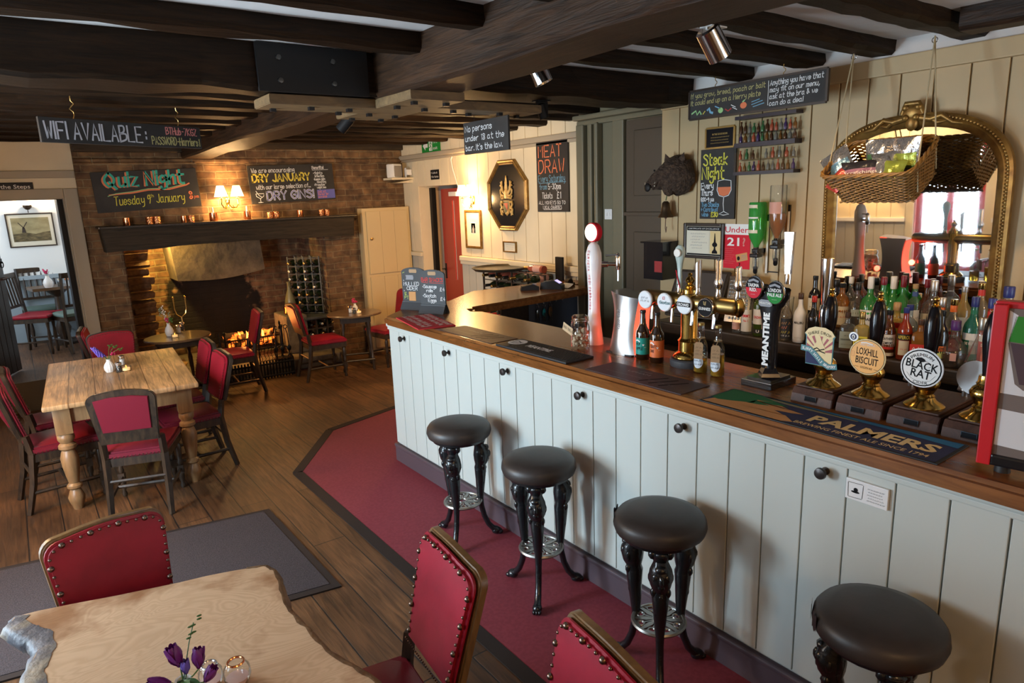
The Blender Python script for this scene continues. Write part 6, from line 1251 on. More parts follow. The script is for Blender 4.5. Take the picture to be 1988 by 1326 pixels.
for s in(-1,1):
    b=B(); b.T=Matrix.Translation((.02+s*.055,.09,.09))@Matrix.Rotation(-PI/2,4,'X')@Matrix.Rotation(s*.4,4,'Y'); b.lathe([(.028,0),(.026,.03),(.0,.075)],10,sx=1,sy=.45); b.out('ear',MATS['fur'],t)
    b=B(); b.ball((-.045+s*.05,.045,.165),.008,8); b.out('eye',MATS['black_gloss'],t)
    b=B(); b.tube([(-.09+s*.02,-.07,.20),(-.09+s*.042,-.06,.215),(-.09+s*.046,-.035,.215)],[.007,.006,.002],8); b.out('tusk',mat('ivory',(.5,.42,.30),.4),t)
b=B(); b.T=Matrix.Translation((-.105,-.07,.225)); b.ball((0,0,0),.03,12,(1,1,.4)); b.out('snout',MATS['black_paint'],t)
# hand bell
t=hung('bar_bell','brass bar bell with a rope pull hanging on the wall','bell',(XR-.013,3.33,1.80),'-X')
b=B(); b.T=Matrix.Translation((.02,.06,.07))@Matrix.Rotation(PI/2,4,'X'); b.lathe([(0,-.0),(.014,0),(.026,.012),(.032,.05),(.038,.085),(.054,.108),(.055,.114),(.048,.112)],24); b.out('bell_cup',mat('bronze_old',(.09,.055,.03),.38,metal=.8),t)
b=B(); b.tube([(.02,.16,.0),(.02,.13,.05),(.02,.065,.07)],.004,6); b.out('bracket',mat('cord_green',(.08,.12,.05),.8),t)
b=B(); b.ball((.02,-.055,.07),.010,8); b.tube([(.02,-.055,.07),(.018,-.13,.07),(.024,-.16,.07),(.030,-.12,.07)],.003,6); b.out('clapper_rope',MATS['rust_iron'],t)
# wall box with a row of white lights on a little shelf bracket
t=hung('light_box','black wall box with a column of small white dots','wall box',(XR-.013,3.36,1.435),'-X')
b=B(); b.box(-.075,.105,-.13,.13,0,.16); b.box(-.10,.11,.13,.142,0,.17); b.out('box_body',MATS['black_gloss'],t,smooth=False)
b=B(); 
for k in range(9): b.box(-.0765,-.0752,.10-.024*k,.108-.024*k,.070,.082)
b.box(-.0765,-.0752,.115,.124,.03,.15); b.box(-.0765,-.0752,-.125,-.116,.03,.15)
b.out('dots',MATS['white_gloss'],t,smooth=False)
b=B(); b.box(.03,.10,-.075,.005,.16,.162); b.out('red_label',MATS['clip_red'],t,smooth=False)
# till screen seen from the bar and keypad
t=thing('till_screen','tilted dark till screen in a wooden frame behind the brass font','till',(3.60,2.90,1.075),D(-82))
b=B(); b.T=Matrix.Rotation(-.5,4,'X'); b.box(-.20,.20,-.012,.012,.02,.36,bev=.003); b.out('screen_back',MATS['back_oak'],t,smooth=False)
b=B(); b.T=Matrix.Rotation(-.5,4,'X'); b.box(-.18,.18,-.016,-.012,.04,.34); b.out('screen',mat('screen_dull',(.075,.062,.055),.3),t,smooth=False)
b=B(); b.T=Matrix.Rotation(-.5,4,'X')@Matrix.Translation((0,-.0165,.2))@Matrix.Rotation(PI/2,4,'X')
for q in range(4): scrib(b,-.12+.05*q,.06-.05*q,.09,.018,.001,q,.0025)
b.out('screen_marks',INK['e'],t,smooth=False)
b=B(); b.box(-.06,.06,-.02,.12,0,.02); b.tube([(0,.05,.02),(0,.07,.16)],.02,8); b.out('stand',MATS['black_gloss'],t,smooth=False)
t=thing('keypad','black upright keypad with rows of small keys beside the till','keypad',(3.69,2.60,1.085),D(-84))
b=B(); b.T=Matrix.Rotation(-.2,4,'X'); b.box(-.085,.085,-.012,.012,0,.30,bev=.003); b.out('keypad_body',MATS['black_gloss'],t,smooth=False)
b=B(); b.T=Matrix.Rotation(-.2,4,'X')
for i in range(7):
    for j in range(11):
        if (i*7+j*3)%5: b.box(-.072+i*.021,-.060+i*.021,-.0145,-.012,.02+j*.024,.036+j*.024)
b.out('keys',mat('key_dark',(.03,.03,.03),.4),t,smooth=False)
b=B(); b.T=Matrix.Rotation(-.2,4,'X')@Matrix.Translation((0,-.0150,0))@Matrix.Rotation(PI/2,4,'X')
for j in range(11): scrib(b,-.070,.024+j*.024,.13,.006,0,j,.0015)
b.out('key_marks',INK['w'],t,smooth=False)
# ---- arched gilt mirror
t=hung('gilt_mirror','large arched gilt mirror with a carved crest above the bottles','mirror',(XR-.0135,1.68,1.14),'-X'); t.rotation_euler=(PI/2+D(2.0),0,-PI/2)
hw_,hs,hc=.462,.80,1.14
def arch(w,zs,zt,n=28,z0=0):
    P=[(w,z0),(w,zs)]
    for i in range(1,n):
        a=PI*i/n; P.append((w*math.copysign(abs(math.cos(a))**.85,math.cos(a)),zs+(zt-zs)*abs(math.sin(a))**.85))
    return P+[(-w,zs),(-w,z0)]
b=B(); prof=[(0,0),(.0,.030),(.012,.042),(.022,.036),(.034,.046),(.048,.036),(.058,.030),(.068,.020),(.072,.006)]
R_=[]
for ins,z in prof: R_.append([b._v((x,y,z)) for x,y in arch(hw_-ins,hs,hc-ins)])
for P,Q in zip(R_,R_[1:]):
    for i in range(len(P)-1): b.bm.faces.new((P[i],P[i+1],Q[i+1],Q[i]))
b.box(-hw_,hw_,.0,.04,0,.035,bev=.006); b.out('frame',MATS['gilt'],t,ang=35)
b=B(); A=walk(arch(hw_-.018,hs,hc-.018),.017)
for p in A: b.ball((p.x,p.y,.042),.0065,6,(1,1,.7))
b.out('beading',MATS['gilt'],t)
b=B(); b.ball((0,hc+.005,.035),.05,14,(1.15,1.0,.6)); b.ball((0,hc-.045,.045),.035,12,(.9,1.2,.6)); b.tube([(-.05,hc-.0,.04),(-.03,hc+.05,.05),(.03,hc+.05,.05),(.05,hc,.04)],.014,8)
for s in(-1,1):
    b.tube([(s*.03,hc-.02,.045),(s*.09,hc-.035,.045),(s*.14,hc-.02,.045),(s*.19,hc-.06,.042),(s*.24,hc-.07,.04)],[.018,.016,.014,.011,.005],8); b.tube([(s*.09,hc-.03,.045),(s*.12,hc-.055,.045),(s*.16,hc-.05,.04)],[.012,.010,.004],8)
    b.ball((s*.025,hc-.02,.06),.018,8); b.ball((s*.03,hc+.03,.05),.02,8)
b.out('carved_crest',MATS['gilt'],t,ang=70)
b=B(); b.prism(arch(hw_-.066,hs,hc-.066),.004,.010); b.out('mirror_glass',MATS['mirror_silver'],t,smooth=False)
# ---- hanging wicker basket of snack packets
mat('wicker',(.25,.125,.026),.55,noise=(30,3,(.14,.065,.013),(1,1,1),.3,.7),bump=(60,.4,.003)); mat('rope',(.40,.33,.20),.9)
BT=Matrix.Translation((3.50,1.665,1.985))@Matrix.Rotation(-PI/2-.06,4,'Z')@Matrix.Rotation(.62,4,'X')
t=thing('wicker_basket','tilted wicker basket hanging on ropes in front of the mirror','basket'); t.matrix_world=BT
def ring(w,d,r,z,n=10):
    P=[]
    for cx,cy,a0 in((w-r,d-r,0),(-w+r,d-r,PI/2),(-w+r,-d+r,PI),(w-r,-d+r,1.5*PI)):
        for i in range(n//2+1): a=a0+PI/2*i/(n//2); P.append(Vector((cx+r*math.cos(a),cy+r*math.sin(a),z)))
    return P
def resample(P,n):
    Pc=P+[P[0]]; L=[0]
    for a,c in zip(Pc,Pc[1:]): L.append(L[-1]+(c-a).length)
    out=[];k=0
    for i in range(n):
        s=L[-1]*i/n
        while L[k+1]<s: k+=1
        out.append(Pc[k].lerp(Pc[k+1],(s-L[k])/(L[k+1]-L[k])))
    return out
NS=56; b=B(); rows=20; w0,d0,w1,d1,hh=.185,.115,.225,.145,.17
for j in range(rows):
    f=j/(rows-1); P=resample(ring(w0+(w1-w0)*f,d0+(d1-d0)*f,.05,-.085+hh*f),NS*2)
    pts_=[]
    for i,p in enumerate(P):
        nrm=Vector((p.x,p.y*1.5,0)).normalized(); pts_.append(p+nrm*(.004 if ((i//2)+j)%2 else -.004))
    b.tube(pts_+[pts_[0]],.0046,5,False)
b.out('woven_side',MATS['wicker'],t,ang=60)
b=B()
for i,(p,q) in enumerate(zip(resample(ring(w0,d0,.05,-.085),NS//2),resample(ring(w1,d1,.05,.09),NS//2))): b.tube([p,q],.004,5)
b.out('upright_stake',MATS['wicker'],t)
b=B(); P=resample(ring(w1+.002,d1+.002,.05,.092),80)
for k in range(3):
    pts_=[p+Vector((p.x,p.y*1.5,0)).normalized()*.006*math.cos(i*.9+k*2.1)+Vector((0,0,.006*math.sin(i*.9+k*2.1))) for i,p in enumerate(P)]; b.tube(pts_+[pts_[0]],.006,5,False)
b.out('braided_rim',MATS['wicker'],t)
b=B()
for j in range(17): 
    y=-d0+.006+j*(2*d0-.012)/16; pts_=[(x*w0/10,y,-.088+(.004 if (x+j)%2 else -.004)) for x in range(-10,11)]; b.tube(pts_,.0055,5)
b.out('woven_base',MATS['wicker'],t,ang=60)
INV=BT.inverted()
b=B()
for hk,xs in(((3.66,1.93,2.597),-1),((3.60,1.52,2.597),1)):
    h=INV@Vector(hk)
    for yy in(-.09,.09):
        e_=Vector((xs*.222,yy,.06)); b.tube([h-Vector((0,0,0)),h.lerp(e_,.5),e_,Vector((xs*.20,yy,-.05))],.0035,6)
b.out('rope',MATS['rope'],t)
b=B()
for hk in((3.66,1.93,2.597),(3.60,1.52,2.597)):
    b.T=INV@Matrix.Translation(hk); b.torus((0,0,-.018),.012,.0025,axis='X',seg=14); b.tube([(0,0,0),(0,0,-.007)],.003,6)
b.out('eye_hook',MATS['chrome'],t)
mat('foil_silver',(.62,.62,.64),.22,metal=.9,bump=(18,.6,.02)); mat('foil_green',(.07,.16,.07),.25,metal=.4,bump=(18,.6,.02)); mat('foil_black',(.02,.018,.022),.3,bump=(18,.5,.02)); mat('foil_lime',(.30,.36,.06),.25,metal=.4,bump=(18,.6,.02)); mat('foil_plum',(.25,.11,.16),.35,bump=(18,.4,.02)); mat('foil_blue',(.10,.20,.30),.3,metal=.4,bump=(18,.6,.02)); mat('foil_red',(.40,.05,.04),.3,metal=.3,bump=(18,.6,.02))
def packet(label,m,pos,rot,w=.075,h=.10,band=None,text=None):
    t=thing('snack_packet',label,'snack packet',group='snack packets in the hanging basket'); t.matrix_world=BT@Matrix.Translation(pos)@Euler(rot).to_matrix().to_4x4(); r=random.Random(label)
    b=B(); n=8; ph=r.uniform(0,6)
    def F(s): return lambda u,v:((2*u-1)*w*(1-.10*math.sin(PI*v)),(2*v-1)*h,s*.026*(math.sin(PI*u)**.6)*(math.sin(PI*v)**.6)+.005*math.sin(9*u+ph)*math.sin(7*v+ph))
    b.sheet(F(1),n,n+2); b.sheet(F(-1),n,n+2); b.out('packet_body',MATS[m],t,ang=80)
    if band:
        b=B(); f=F(1); b.sheet(lambda u,v:(lambda p:(p[0],p[1],p[2]+.002))(f(.08+.84*u,.30+.35*v)),8,6); b.out('printed_band',MATS[band],t,ang=80)
    if text:
        b=B(); print_text(b,text,-w*.75,-.01,.016,.0,'LEFT',w*1.5,z=.031); b.out('lettering',INK['w'],t,smooth=False)
packet('silver and green snack packet standing at the back of the basket','foil_silver',(-.03,.06,.035),(1.0,.1,.1),band='foil_green')
packet('silver and lime snack packet at the right end of the basket','foil_silver',(.105,.05,.04),(1.1,-.1,-.15),band='foil_lime')
packet('clear snack packet with blue print poking over the left end','foil_silver',(-.18,-.03,.06),(.7,-.35,.5),band='foil_blue')
packet('black snack packet with a plum stripe lying at the front','foil_black',(-.06,-.055,.045),(.75,.1,.25),w=.10,h=.06,band='foil_plum',text='Scratchings')
packet('red snack packet at the lower left of the basket','foil_red',(-.17,-.075,.035),(.6,.1,-.5),w=.05,h=.07)
packet('lime green snack packet at the front right of the basket','foil_lime',(.085,-.055,.035),(.7,0,-.1),w=.06,h=.06)
packet('crumpled silver snack packet in the middle of the basket','foil_silver',(.04,-.0,.05),(.5,.25,.7),w=.06,h=.07)
# ---- far room picture and its lamp
t=framed('windmill_picture','windmill landscape painting in a pale mount on the far room wall',(.245,10.598,1.72),'-Y',.50,.42,.016,'frame_dark',None,cat='picture')
m=mat('painted_sky',(.20,.16,.075),.5,noise=(7,4,(.36,.30,.16),(1,2,1),.3,.7)); INK['sky']=m; INK['land']=mat('painted_land',(.055,.042,.018),.5,noise=(18,4,(.16,.12,.055),(1,2,1),.35,.65)); INK['mill']=mat('painted_mill',(.035,.025,.02),.5)
letters(t,INK,[('sky','b',(.395,.295),-.1975,-.14,0,{})],z=.0115,name='painting')
letters(t,INK,[('land','g',[(-.1975,-.14),(.1975,-.14),(.1975,-.02),(.12,-.03),(.04,-.05),(-.05,-.03),(-.1975,-.045)],0,0,0,{})],z=.0122,name='painting')
letters(t,INK,[('mill','g',[(-.10,-.03),(-.055,-.03),(-.065,.035),(-.09,.035)],0,0,0,{}),('mill','l',[(-.125,.095),(-.075,.03)],0,0,.009,{}),('mill','l',[(-.035,.10),(-.08,.03)],0,0,.009,{})],z=.0130,name='painting')
t=hung('picture_light','small bronze uplight above the windmill picture','wall lamp',(.245,10.598,2.01),'-Y')
b=B(); b.T=Matrix.Translation((0,0,.06))@Matrix.Rotation(-PI/2,4,'X'); b.lathe([(0,-.04),(.02,-.035),(.045,-.01),(.05,.02),(.046,.02),(.04,-.005)],20); b.out('lamp_bowl',mat('bronze_dark',(.06,.035,.02),.4,metal=.7),t)
b=B(); b.tube([(0,-.04,.06),(0,-.075,.06)],.005,6); b.tube([(0,-.03,.06),(0,-.03,0)],.008,6); b.out('stem',MATS['bronze_dark'],t)
b=B(); b.ball((0,.012,.06),.028,10); b.out('bulb',MATS['bulb_lit'],t); point('picture_glow',(.245,10.50,2.05),6,(1,.70,.42),.03)
# things across the room that the mirror shows
t=framed('small_picture','small pale picture in a thin gilt frame on the left wall, seen in the mirror',(XL+.012,4.25,1.72),'+X',.34,.30,.012,'gilt',[('paper','b',(.28,.24),-.14,-.12,0,{})])
t=hung('fire_alarm','red fire alarm call point on the left wall, seen in the mirror','fire alarm',(XL+.012,4.06,1.40),'+X'); b=B(); b.box(-.045,.045,-.045,.045,0,.04,bev=.006); b.out('alarm_body',MATS['frame_red'],t,smooth=False); b=B(); b.box(-.028,.028,-.025,.025,.04,.042); b.out('alarm_window',MATS['white_gloss'],t,smooth=False)
t=framed('notice_board','green notice board with a white sheet on the left wall, seen in the mirror',(XL+.012,2.72,1.72),'+X',.40,.46,.015,'chair_wood_gold',[('g','b',(.37,.43),-.185,-.215,0,{})],cat='notice board')
letters(t,INK,[('w','b',(.20,.26),-.02,-.20,0,{}),('w','b',(.10,.08),.05,.08,0,{})],z=.0125,name='paper')
# ================================================================ BOTTLES BEHIND THE BAR
S.cycles.transparent_max_bounces=24
for n,c,bd in (('g_clear',(.97,.98,.97),.07),('g_green',(.16,.72,.20),.40),('g_olive',(.22,.36,.07),.35),('g_amber',(.75,.33,.07),.40),('g_gold',(.92,.74,.30),.40),('g_brown',(.38,.14,.05),.30),('g_red',(.80,.13,.05),.40),('g_teal',(.10,.52,.40),.35),('g_smoke',(.70,.65,.58),.10),('g_blue',(.72,.84,.95),.25)): glass_mat(n,c,.86,body=bd)
mat('g_dark',(.010,.009,.009),.08,coat=.5); mat('g_white',(.75,.74,.73),.25,coat=.3); mat('g_wine',(.012,.020,.008),.1,coat=.4)
for n,c in dict(lab_white=(.66,.63,.58),lab_cream=(.60,.52,.38),lab_yellow=(.68,.56,.05),lab_red=(.50,.03,.02),lab_orange=(.65,.14,.02),lab_purple=(.16,.07,.30),lab_green=(.015,.17,.09),lab_grey=(.30,.33,.27),lab_lime=(.55,.58,.18),lab_black=(.02,.02,.022),lab_pink=(.55,.30,.25),lab_blue=(.05,.09,.26)).items(): mat(n,c,.5)
for n,c,me in (('cap_white',(.68,.66,.62),0),('cap_red',(.42,.025,.02),0),('cap_blue',(.025,.035,.17),0),('cap_silver',(.55,.53,.50),1),('cap_purple',(.09,.03,.16),0),('cap_cork',(.42,.26,.12),0),('cap_brown',(.06,.03,.018),0),('cap_foil',(.40,.38,.33),1),('cap_wine',(.16,.01,.02),0)): mat(n,c,.35,metal=.85*me)
PR={'std':([(0,.002),(.034,.002),(.037,.006),(.037,.165),(.033,.185),(.017,.215),(.0135,.235),(.0135,.272)],.0365),
 'tall':([(0,.002),(.033,.002),(.0355,.006),(.0355,.19),(.030,.208),(.0145,.228),(.0135,.285)],.0355),
 'round':([(0,.002),(.040,.002),(.044,.008),(.046,.10),(.044,.14),(.034,.17),(.016,.19),(.014,.205),(.014,.235)],.045),
 'square':([(0,.002),(.040,.002),(.043,.006),(.043,.145),(.038,.160),(.018,.172),(.0145,.19),(.0145,.215)],.0435),
 'flask':([(0,.002),(.045,.002),(.052,.02),(.056,.055),(.050,.09),(.032,.115),(.020,.13),(.017,.15),(.017,.175)],.0555),
 'cone':([(0,.002),(.062,.002),(.066,.008),(.060,.03),(.036,.11),(.020,.16),(.016,.185),(.016,.21)],.062),
 'wine':([(0,.002),(.035,.002),(.0375,.006),(.0375,.185),(.033,.205),(.018,.225),(.0145,.24),(.0145,.295)],.0375),
 'barrel':([(0,.002),(.034,.002),(.037,.01),(.039,.07),(.037,.15),(.028,.185),(.018,.205),(.016,.25)],.038)}
BMESH={}
def wrapped(b,R,sq):
    for v in b.bm.verts:
        if sq: v.co=Vector((v.co.x,-R-v.co.z,v.co.y))
        else: a=v.co.x/R; v.co=Vector(((R+v.co.z)*math.sin(a),-(R+v.co.z)*math.cos(a),v.co.y))
def spirit(label,px,X,kind,glass,cap,labs=(),s=1.0,py=600,z=None,caph=.035,group=None,rz=-70,y=None,liquid=None):
    prof,R=PR[kind]; Y=at(px,py,X=X).y if y is None else y; z=(1.136 if X>3.70 else 1.061) if z is None else z
    t=thing('spirit_bottle',label,'bottle',(X,Y,z),D(rz),group); t.scale=(s,s,s)
    sq=kind=='square'; key=(kind,glass)
    if key not in BMESH:
        b=B(); b.lathe(prof,24,cap=False)
        if sq:
            for v in b.bm.verts:
                x_,y_=v.co.x,v.co.y; r_=math.hypot(x_,y_)
                if r_>.025: a=math.atan2(y_,x_); k=min(1.30,1/max(abs(math.cos(a)),abs(math.sin(a)))); v.co.x*=k*.93; v.co.y*=k*.93
        BMESH[key]=b.mesh('glass',MATS[glass])
    o=bpy.data.objects.new('glass',BMESH[key]); C.objects.link(o); o.parent=t
    if liquid:
        b=B(); f=.97-.012/R; P=[(r*.9,max(zz,.006)) for r,zz in prof if zz<=liquid[1]]; P.append((P[-1][0] if P[-1][0]>.02 else R*.9,liquid[1])); P.append((0,liquid[1])); b.lathe(P,20,cap=False); b.out('liquid',MATS[liquid[0]],t)
    zt=prof[-1][1]; rt=prof[-1][0]
    b=B(); b.lathe([(rt*1.05,zt-.004-caph*.1),(rt*1.14,zt-caph*.08),(rt*1.14,zt+caph*.5),(rt*1.0,zt+caph*.55),(0,zt+caph*.55)],16,cap=False); b.out('cap',MATS[cap],t)
    for z0,z1,m,wa,txt in labs:
        b=B(); Rl=R*(.95 if sq else 1)+.0008; w=wa*R; n=10
        g=[[b._v((-w+2*w*i/n,zz,0)) for zz in (z0,z1)] for i in range(n+1)]
        for i in range(n): b.bm.faces.new((g[i][0],g[i+1][0],g[i+1][1],g[i][1]))
        # a label on a tapering neck follows the neck
        if z0>prof[-3][1]-.02 and not sq: Rl=max(r for r,zz in prof if zz>=prof[-2][1]-.001)+.001; k=Rl/R
        if z0>prof[-3][1]-.02 and not sq:
            for v in b.bm.verts: v.co.x*=k
        wrapped(b,Rl,sq); l=b.out('label',MATS[m],t)
        if txt:
            for s_,yy,h_,ww,ik in txt:
                b=B()
                if s_=='~': scrib(b,-ww/2,yy,ww,h_,0.0006,7)
                else: print_text(b,s_,0,yy,h_,.02,'CENTER',ww,z=.0006)
                wrapped(b,Rl+.0002,sq); b.out('lettering',INK[ik],l,smooth=False)
    return t
FR,BK=3.548,3.765
L_=lambda *a:a
# front row, from the keypad towards the camera's right
spirit('short clear bottle with a pinkish label at the left end of the bottle row',1431,FR,'barrel','g_clear','cap_silver',[(.03,.09,'lab_pink',1.0,())],.72,600)
spirit('clear bottle with a white cap and tall white label lettered in red',1451,FR,'tall','g_clear','cap_white',[(.02,.165,'lab_white',1.2,(("PIMM'S",.115,.020,.055,'r'),("No 1",.085,.016,.03,'r')))],.93,600)
spirit('green vermouth bottle with a round white label and a red band',1475,FR,'tall','g_olive','cap_silver',[(.075,.165,'lab_white',1.15,(('CINZANO',.110,.016,.058,'r'),)),(.020,.045,'lab_black',.9,(('U',.025,.016,.018,'w'),))],1.0,600)
spirit('slim frosted clear bottle half hidden behind the forked black font',1491,FR,'tall','g_clear','cap_silver',[(.05,.15,'lab_pink',.9,())],1.0,610)
spirit('clear bottle with a busy coloured label, right of the forked black font',1527,FR,'std','g_smoke','cap_silver',[(.02,.15,'lab_black',1.3,(('~',.11,.018,.05,'s'),('~',.08,.02,.05,'O'),('~',.05,.018,.05,'y'),('~',.03,.012,.05,'w')))],.88,620)
spirit('opaque white bottle with a brown cap and a palm sun drawing',1553,FR,'std','g_white','cap_brown',[(.02,.15,'g_white',1.2,(('MALIBU',.118,.015,.056,'k'),('~',.03,.008,.04,'e')))],.95,620,caph=.05)
spirit('dark liqueur bottle with a red neck and red base label',1579,FR,'std','g_dark','cap_red',[(.02,.07,'lab_red',.6,()),(.05,.10,'lab_black',1.2,(('~',.075,.014,.05,'w'),('Maria',.05,.014,.045,'c')))],.92,625,caph=.05)
spirit('square clear bottle with a dark square cap and grey green label',1645,FR,'square','g_clear','cap_brown',[(.02,.125,'lab_grey',.85,(('DISARONNO',.07,.010,.06,'k'),('~',.095,.010,.02,'k'),('~',.04,.007,.05,'k')))],.86,640,caph=.045,liquid=('g_amber',.05))
spirit('gold tequila bottle with a bright yellow label',1673,FR,'square','g_gold','brass_dull',[(.015,.105,'lab_yellow',.85,(('ESPECIAL',.085,.010,.05,'k'),('Jose Cuervo',.06,.012,.062,'k'),('~',.03,.008,.04,'k')))],.88,640,caph=.06)
spirit('brown liqueur bottle with a white label lettered in black, right of the second pump handle',1724,FR,'barrel','g_brown','cap_black',[(.065,.135,'lab_white',1.2,(('SOUTHERN',.105,.014,.062,'k'),('COMFORT',.080,.014,.058,'k'))),(.05,.064,'lab_red',1.0,()),(.012,.030,'lab_cream',1.1,())],.90,660)
spirit('orange red aperitif bottle with a black and yellow band',1756,FR,'std','g_red','cap_blue',[(.115,.150,'lab_black',1.25,(('APEROL',.122,.020,.068,'y'),)),(.03,.112,'lab_cream',.75,(('~',.06,.01,.03,'r'),))],.90,655,caph=.04)
spirit('amber bottle with an orange red label left of the third pump handle',1786,FR,'square','g_amber','cap_brown',[(.03,.105,'lab_red',1.0,(('~',.075,.016,.06,'w'),('~',.05,.01,.04,'w'))),(.022,.030,'lab_lime',1.0,())],.9,660)
spirit('dark cream liqueur bottle with a green and orange label right of the third pump handle',1825,FR,'barrel','g_dark','cap_black',[(.075,.10,'lab_orange',.9,(('BAILEYS',.081,.014,.05,'k'),)),(.04,.073,'lab_lime',.8,()),(.02,.03,'lab_cream',.8,())],1.0,650)
spirit('squat round dark flask with a red seal and a purple topped neck',1850,3.57,'flask','g_smoke','cap_purple',[(.035,.07,'lab_pink',.22,())],1.08,690,caph=.06,liquid=('g_brown',.06))
spirit('clear carafe shaped bottle with a grey foil neck at the right end of the row',1906,FR,'cone','g_clear','cap_foil',(),1.0,650,caph=.08,liquid=('g_smoke',.04))
# middle row
MD=3.632
spirit('red schnapps bottle with a gold cap and red label',1853,MD,'std','g_clear','brass',[(.03,.15,'lab_red',1.1,(('PEPPER',.125,.012,.05,'w'),('~',.08,.014,.05,'O'))),(.235,.265,'lab_orange',3.1,())],1.08,590,liquid=('g_red',.08))
spirit('clear bottle with a silver cap and an orange neck label',1830,MD,'std','g_clear','cap_silver',[(.05,.13,'lab_purple',.8,()),(.215,.255,'lab_orange',3.1,(('~',.23,.012,.03,'s'),))],1.06,590,caph=.05)
spirit('green liqueur bottle with a blue cap and green neck',1893,MD,'std','g_teal','cap_blue',[(.06,.15,'lab_white',1.2,()),(.03,.12,'lab_green',1.2,(('DE KUYPER',.100,.012,.055,'w'),)),(.215,.25,'lab_green',3.1,())],1.10,600,caph=.06)
spirit('red liqueur bottle with a blue cap and red neck',1926,MD,'std','g_red','cap_blue',[(.12,.15,'lab_white',1.2,()),(.03,.12,'lab_red',1.2,(('DE KUYPER',.100,.012,.055,'w'),)),(.215,.25,'lab_red',3.1,())],1.10,600,caph=.06)
spirit('pale yellow bottle with a cork and a red shoulder band',1742,MD,'square','g_gold','cap_cork',[(.13,.155,'lab_red',1.0,())],1.12,600,caph=.05)
spirit('clear bottle with a blue cap and pale label between the pump handles',1768,MD,'round','g_blue','cap_blue',[(.05,.12,'lab_white',.8,(('~',.08,.012,.03,'e'),))],1.05,590)
# back row on the raised step
spirit('dark bottle with a cream label in the back row, behind the white bottle',1582,BK,'wine','g_dark','cap_black',[(.09,.17,'lab_cream',1.2,(('~',.14,.012,.03,'k'),('~',.11,.008,.05,'k')))],.90,570)
spirit('purple labelled bottle with a white cap in the back row',1606,BK,'std','g_smoke','cap_white',[(.02,.14,'lab_purple',1.2,(('~',.10,.012,.05,'w'),))],.86,590,caph=.05)
spirit('black bottle with a round stopper in the back row',1624,3.80,'round','g_dark','cap_black',(),1.0,560,caph=.06)
spirit('amber whisky bottle with a tall cream label in the back row',1634,BK,'round','g_amber','cap_black',[(.02,.125,'lab_cream',1.1,(('~',.09,.012,.05,'k'),('~',.06,.01,.06,'r')))],1.0,590)
spirit('clear decanter with a black cap beside the amber whisky',1664,BK,'round','g_smoke','cap_black',[(.08,.12,'lab_grey',.6,())],.98,590,caph=.06)
spirit('white capped clear bottle peeping between whiskies in the back row',1652,3.81,'tall','g_clear','cap_white',[(.1,.17,'lab_white',.9,())],.90,560,caph=.06)
spirit('green gin bottle with a white cap and white oval label',1689,BK,'round','g_green','cap_white',[(.02,.115,'lab_white',1.1,(('OAK',.06,.016,.04,'k'),))],1.06,580,caph=.09)
spirit('green whiskey bottle with a dark red cap and yellow label',1714,BK,'std','g_green','cap_wine',[(.03,.15,'lab_lime',1.15,(('JAMESON',.115,.014,.06,'k'),('~',.06,.02,.03,'e')))],1.0,580,caph=.06)
spirit('taller green bottle with a white cap behind the yellow labelled one',1735,3.80,'round','g_green','cap_white',[(.02,.10,'lab_white',.9,())],1.08,560,caph=.09)
spirit('green bottle with a dark red foil neck farthest right of the greens',1754,3.80,'wine','g_green','cap_wine',[(.05,.13,'lab_cream',.8,())],.90,560,caph=.10)
spirit('clear bottle with a cork and blue neck band in the back row',1776,BK,'tall','g_clear','cap_cork',[(.06,.16,'lab_white',.9,(('~',.11,.012,.03,'e'),)),(.235,.26,'lab_blue',3.1,())],.92,580)
spirit('brown bottle in the back row behind the round clear decanter',1800,3.80,'std','g_brown','cap_wine',[(.05,.13,'lab_cream',.9,())],1.0,570,caph=.06)
spirit('round clear decanter with a silver stopper in the back row',1812,BK,'round','g_clear','cap_silver',[(.04,.10,'lab_white',.7,())],1.12,580,caph=.07)
spirit('clear bottle with amber spirit in the back row behind the orange necks',1872,BK,'std','g_gold','cap_silver',[(.05,.14,'lab_cream',.9,())],.98,580)
spirit('clear bottle with a gold cap and red neck in the back row',1905,BK,'std','g_clear','brass',[(.03,.12,'lab_white',.9,()),(.235,.262,'lab_red',3.1,())],1.06,580)
spirit('large clear conical decanter with a dark blue neck beside the red menu frame',1958,BK,'cone','g_clear','cap_blue',[(.0,.001,'lab_blue',.1,())],1.25,580,caph=.06)
# ice bucket and upturned glasses
t=thing('ice_bucket','brown wooden ice bucket among the bottles beside the fourth pump handle','bucket',(3.39,1.02,.881)); b=B(); b.lathe([(0,0),(.075,0),(.08,.01),(.088,.20),(.084,.20),(.078,.02),(0,.02)],28); b.out('staves',MATS['table_oak'],t); b=B(); b.torus((0,0,.195),.086,.006,seg=28); b.torus((0,0,.05),.082,.005,seg=28); b.out('hoop',MATS['brass_dull'],t)
for k,(px,X) in enumerate(((1530,3.77),(1541,3.80))):
    o=B().lathe([(.026,0),(.028,.002),(.036,.09),(.035,.092)],20,cap=False).out('upturned_glass',MATS['g_clear']); o.location=(X,at(px,580,X=X).y,1.061 if False else 1.137); o.scale=(1,1,1.5); tag(o,'clear tumbler standing in the back row beside the purple labelled bottle','glass','clear tumblers in the back row')
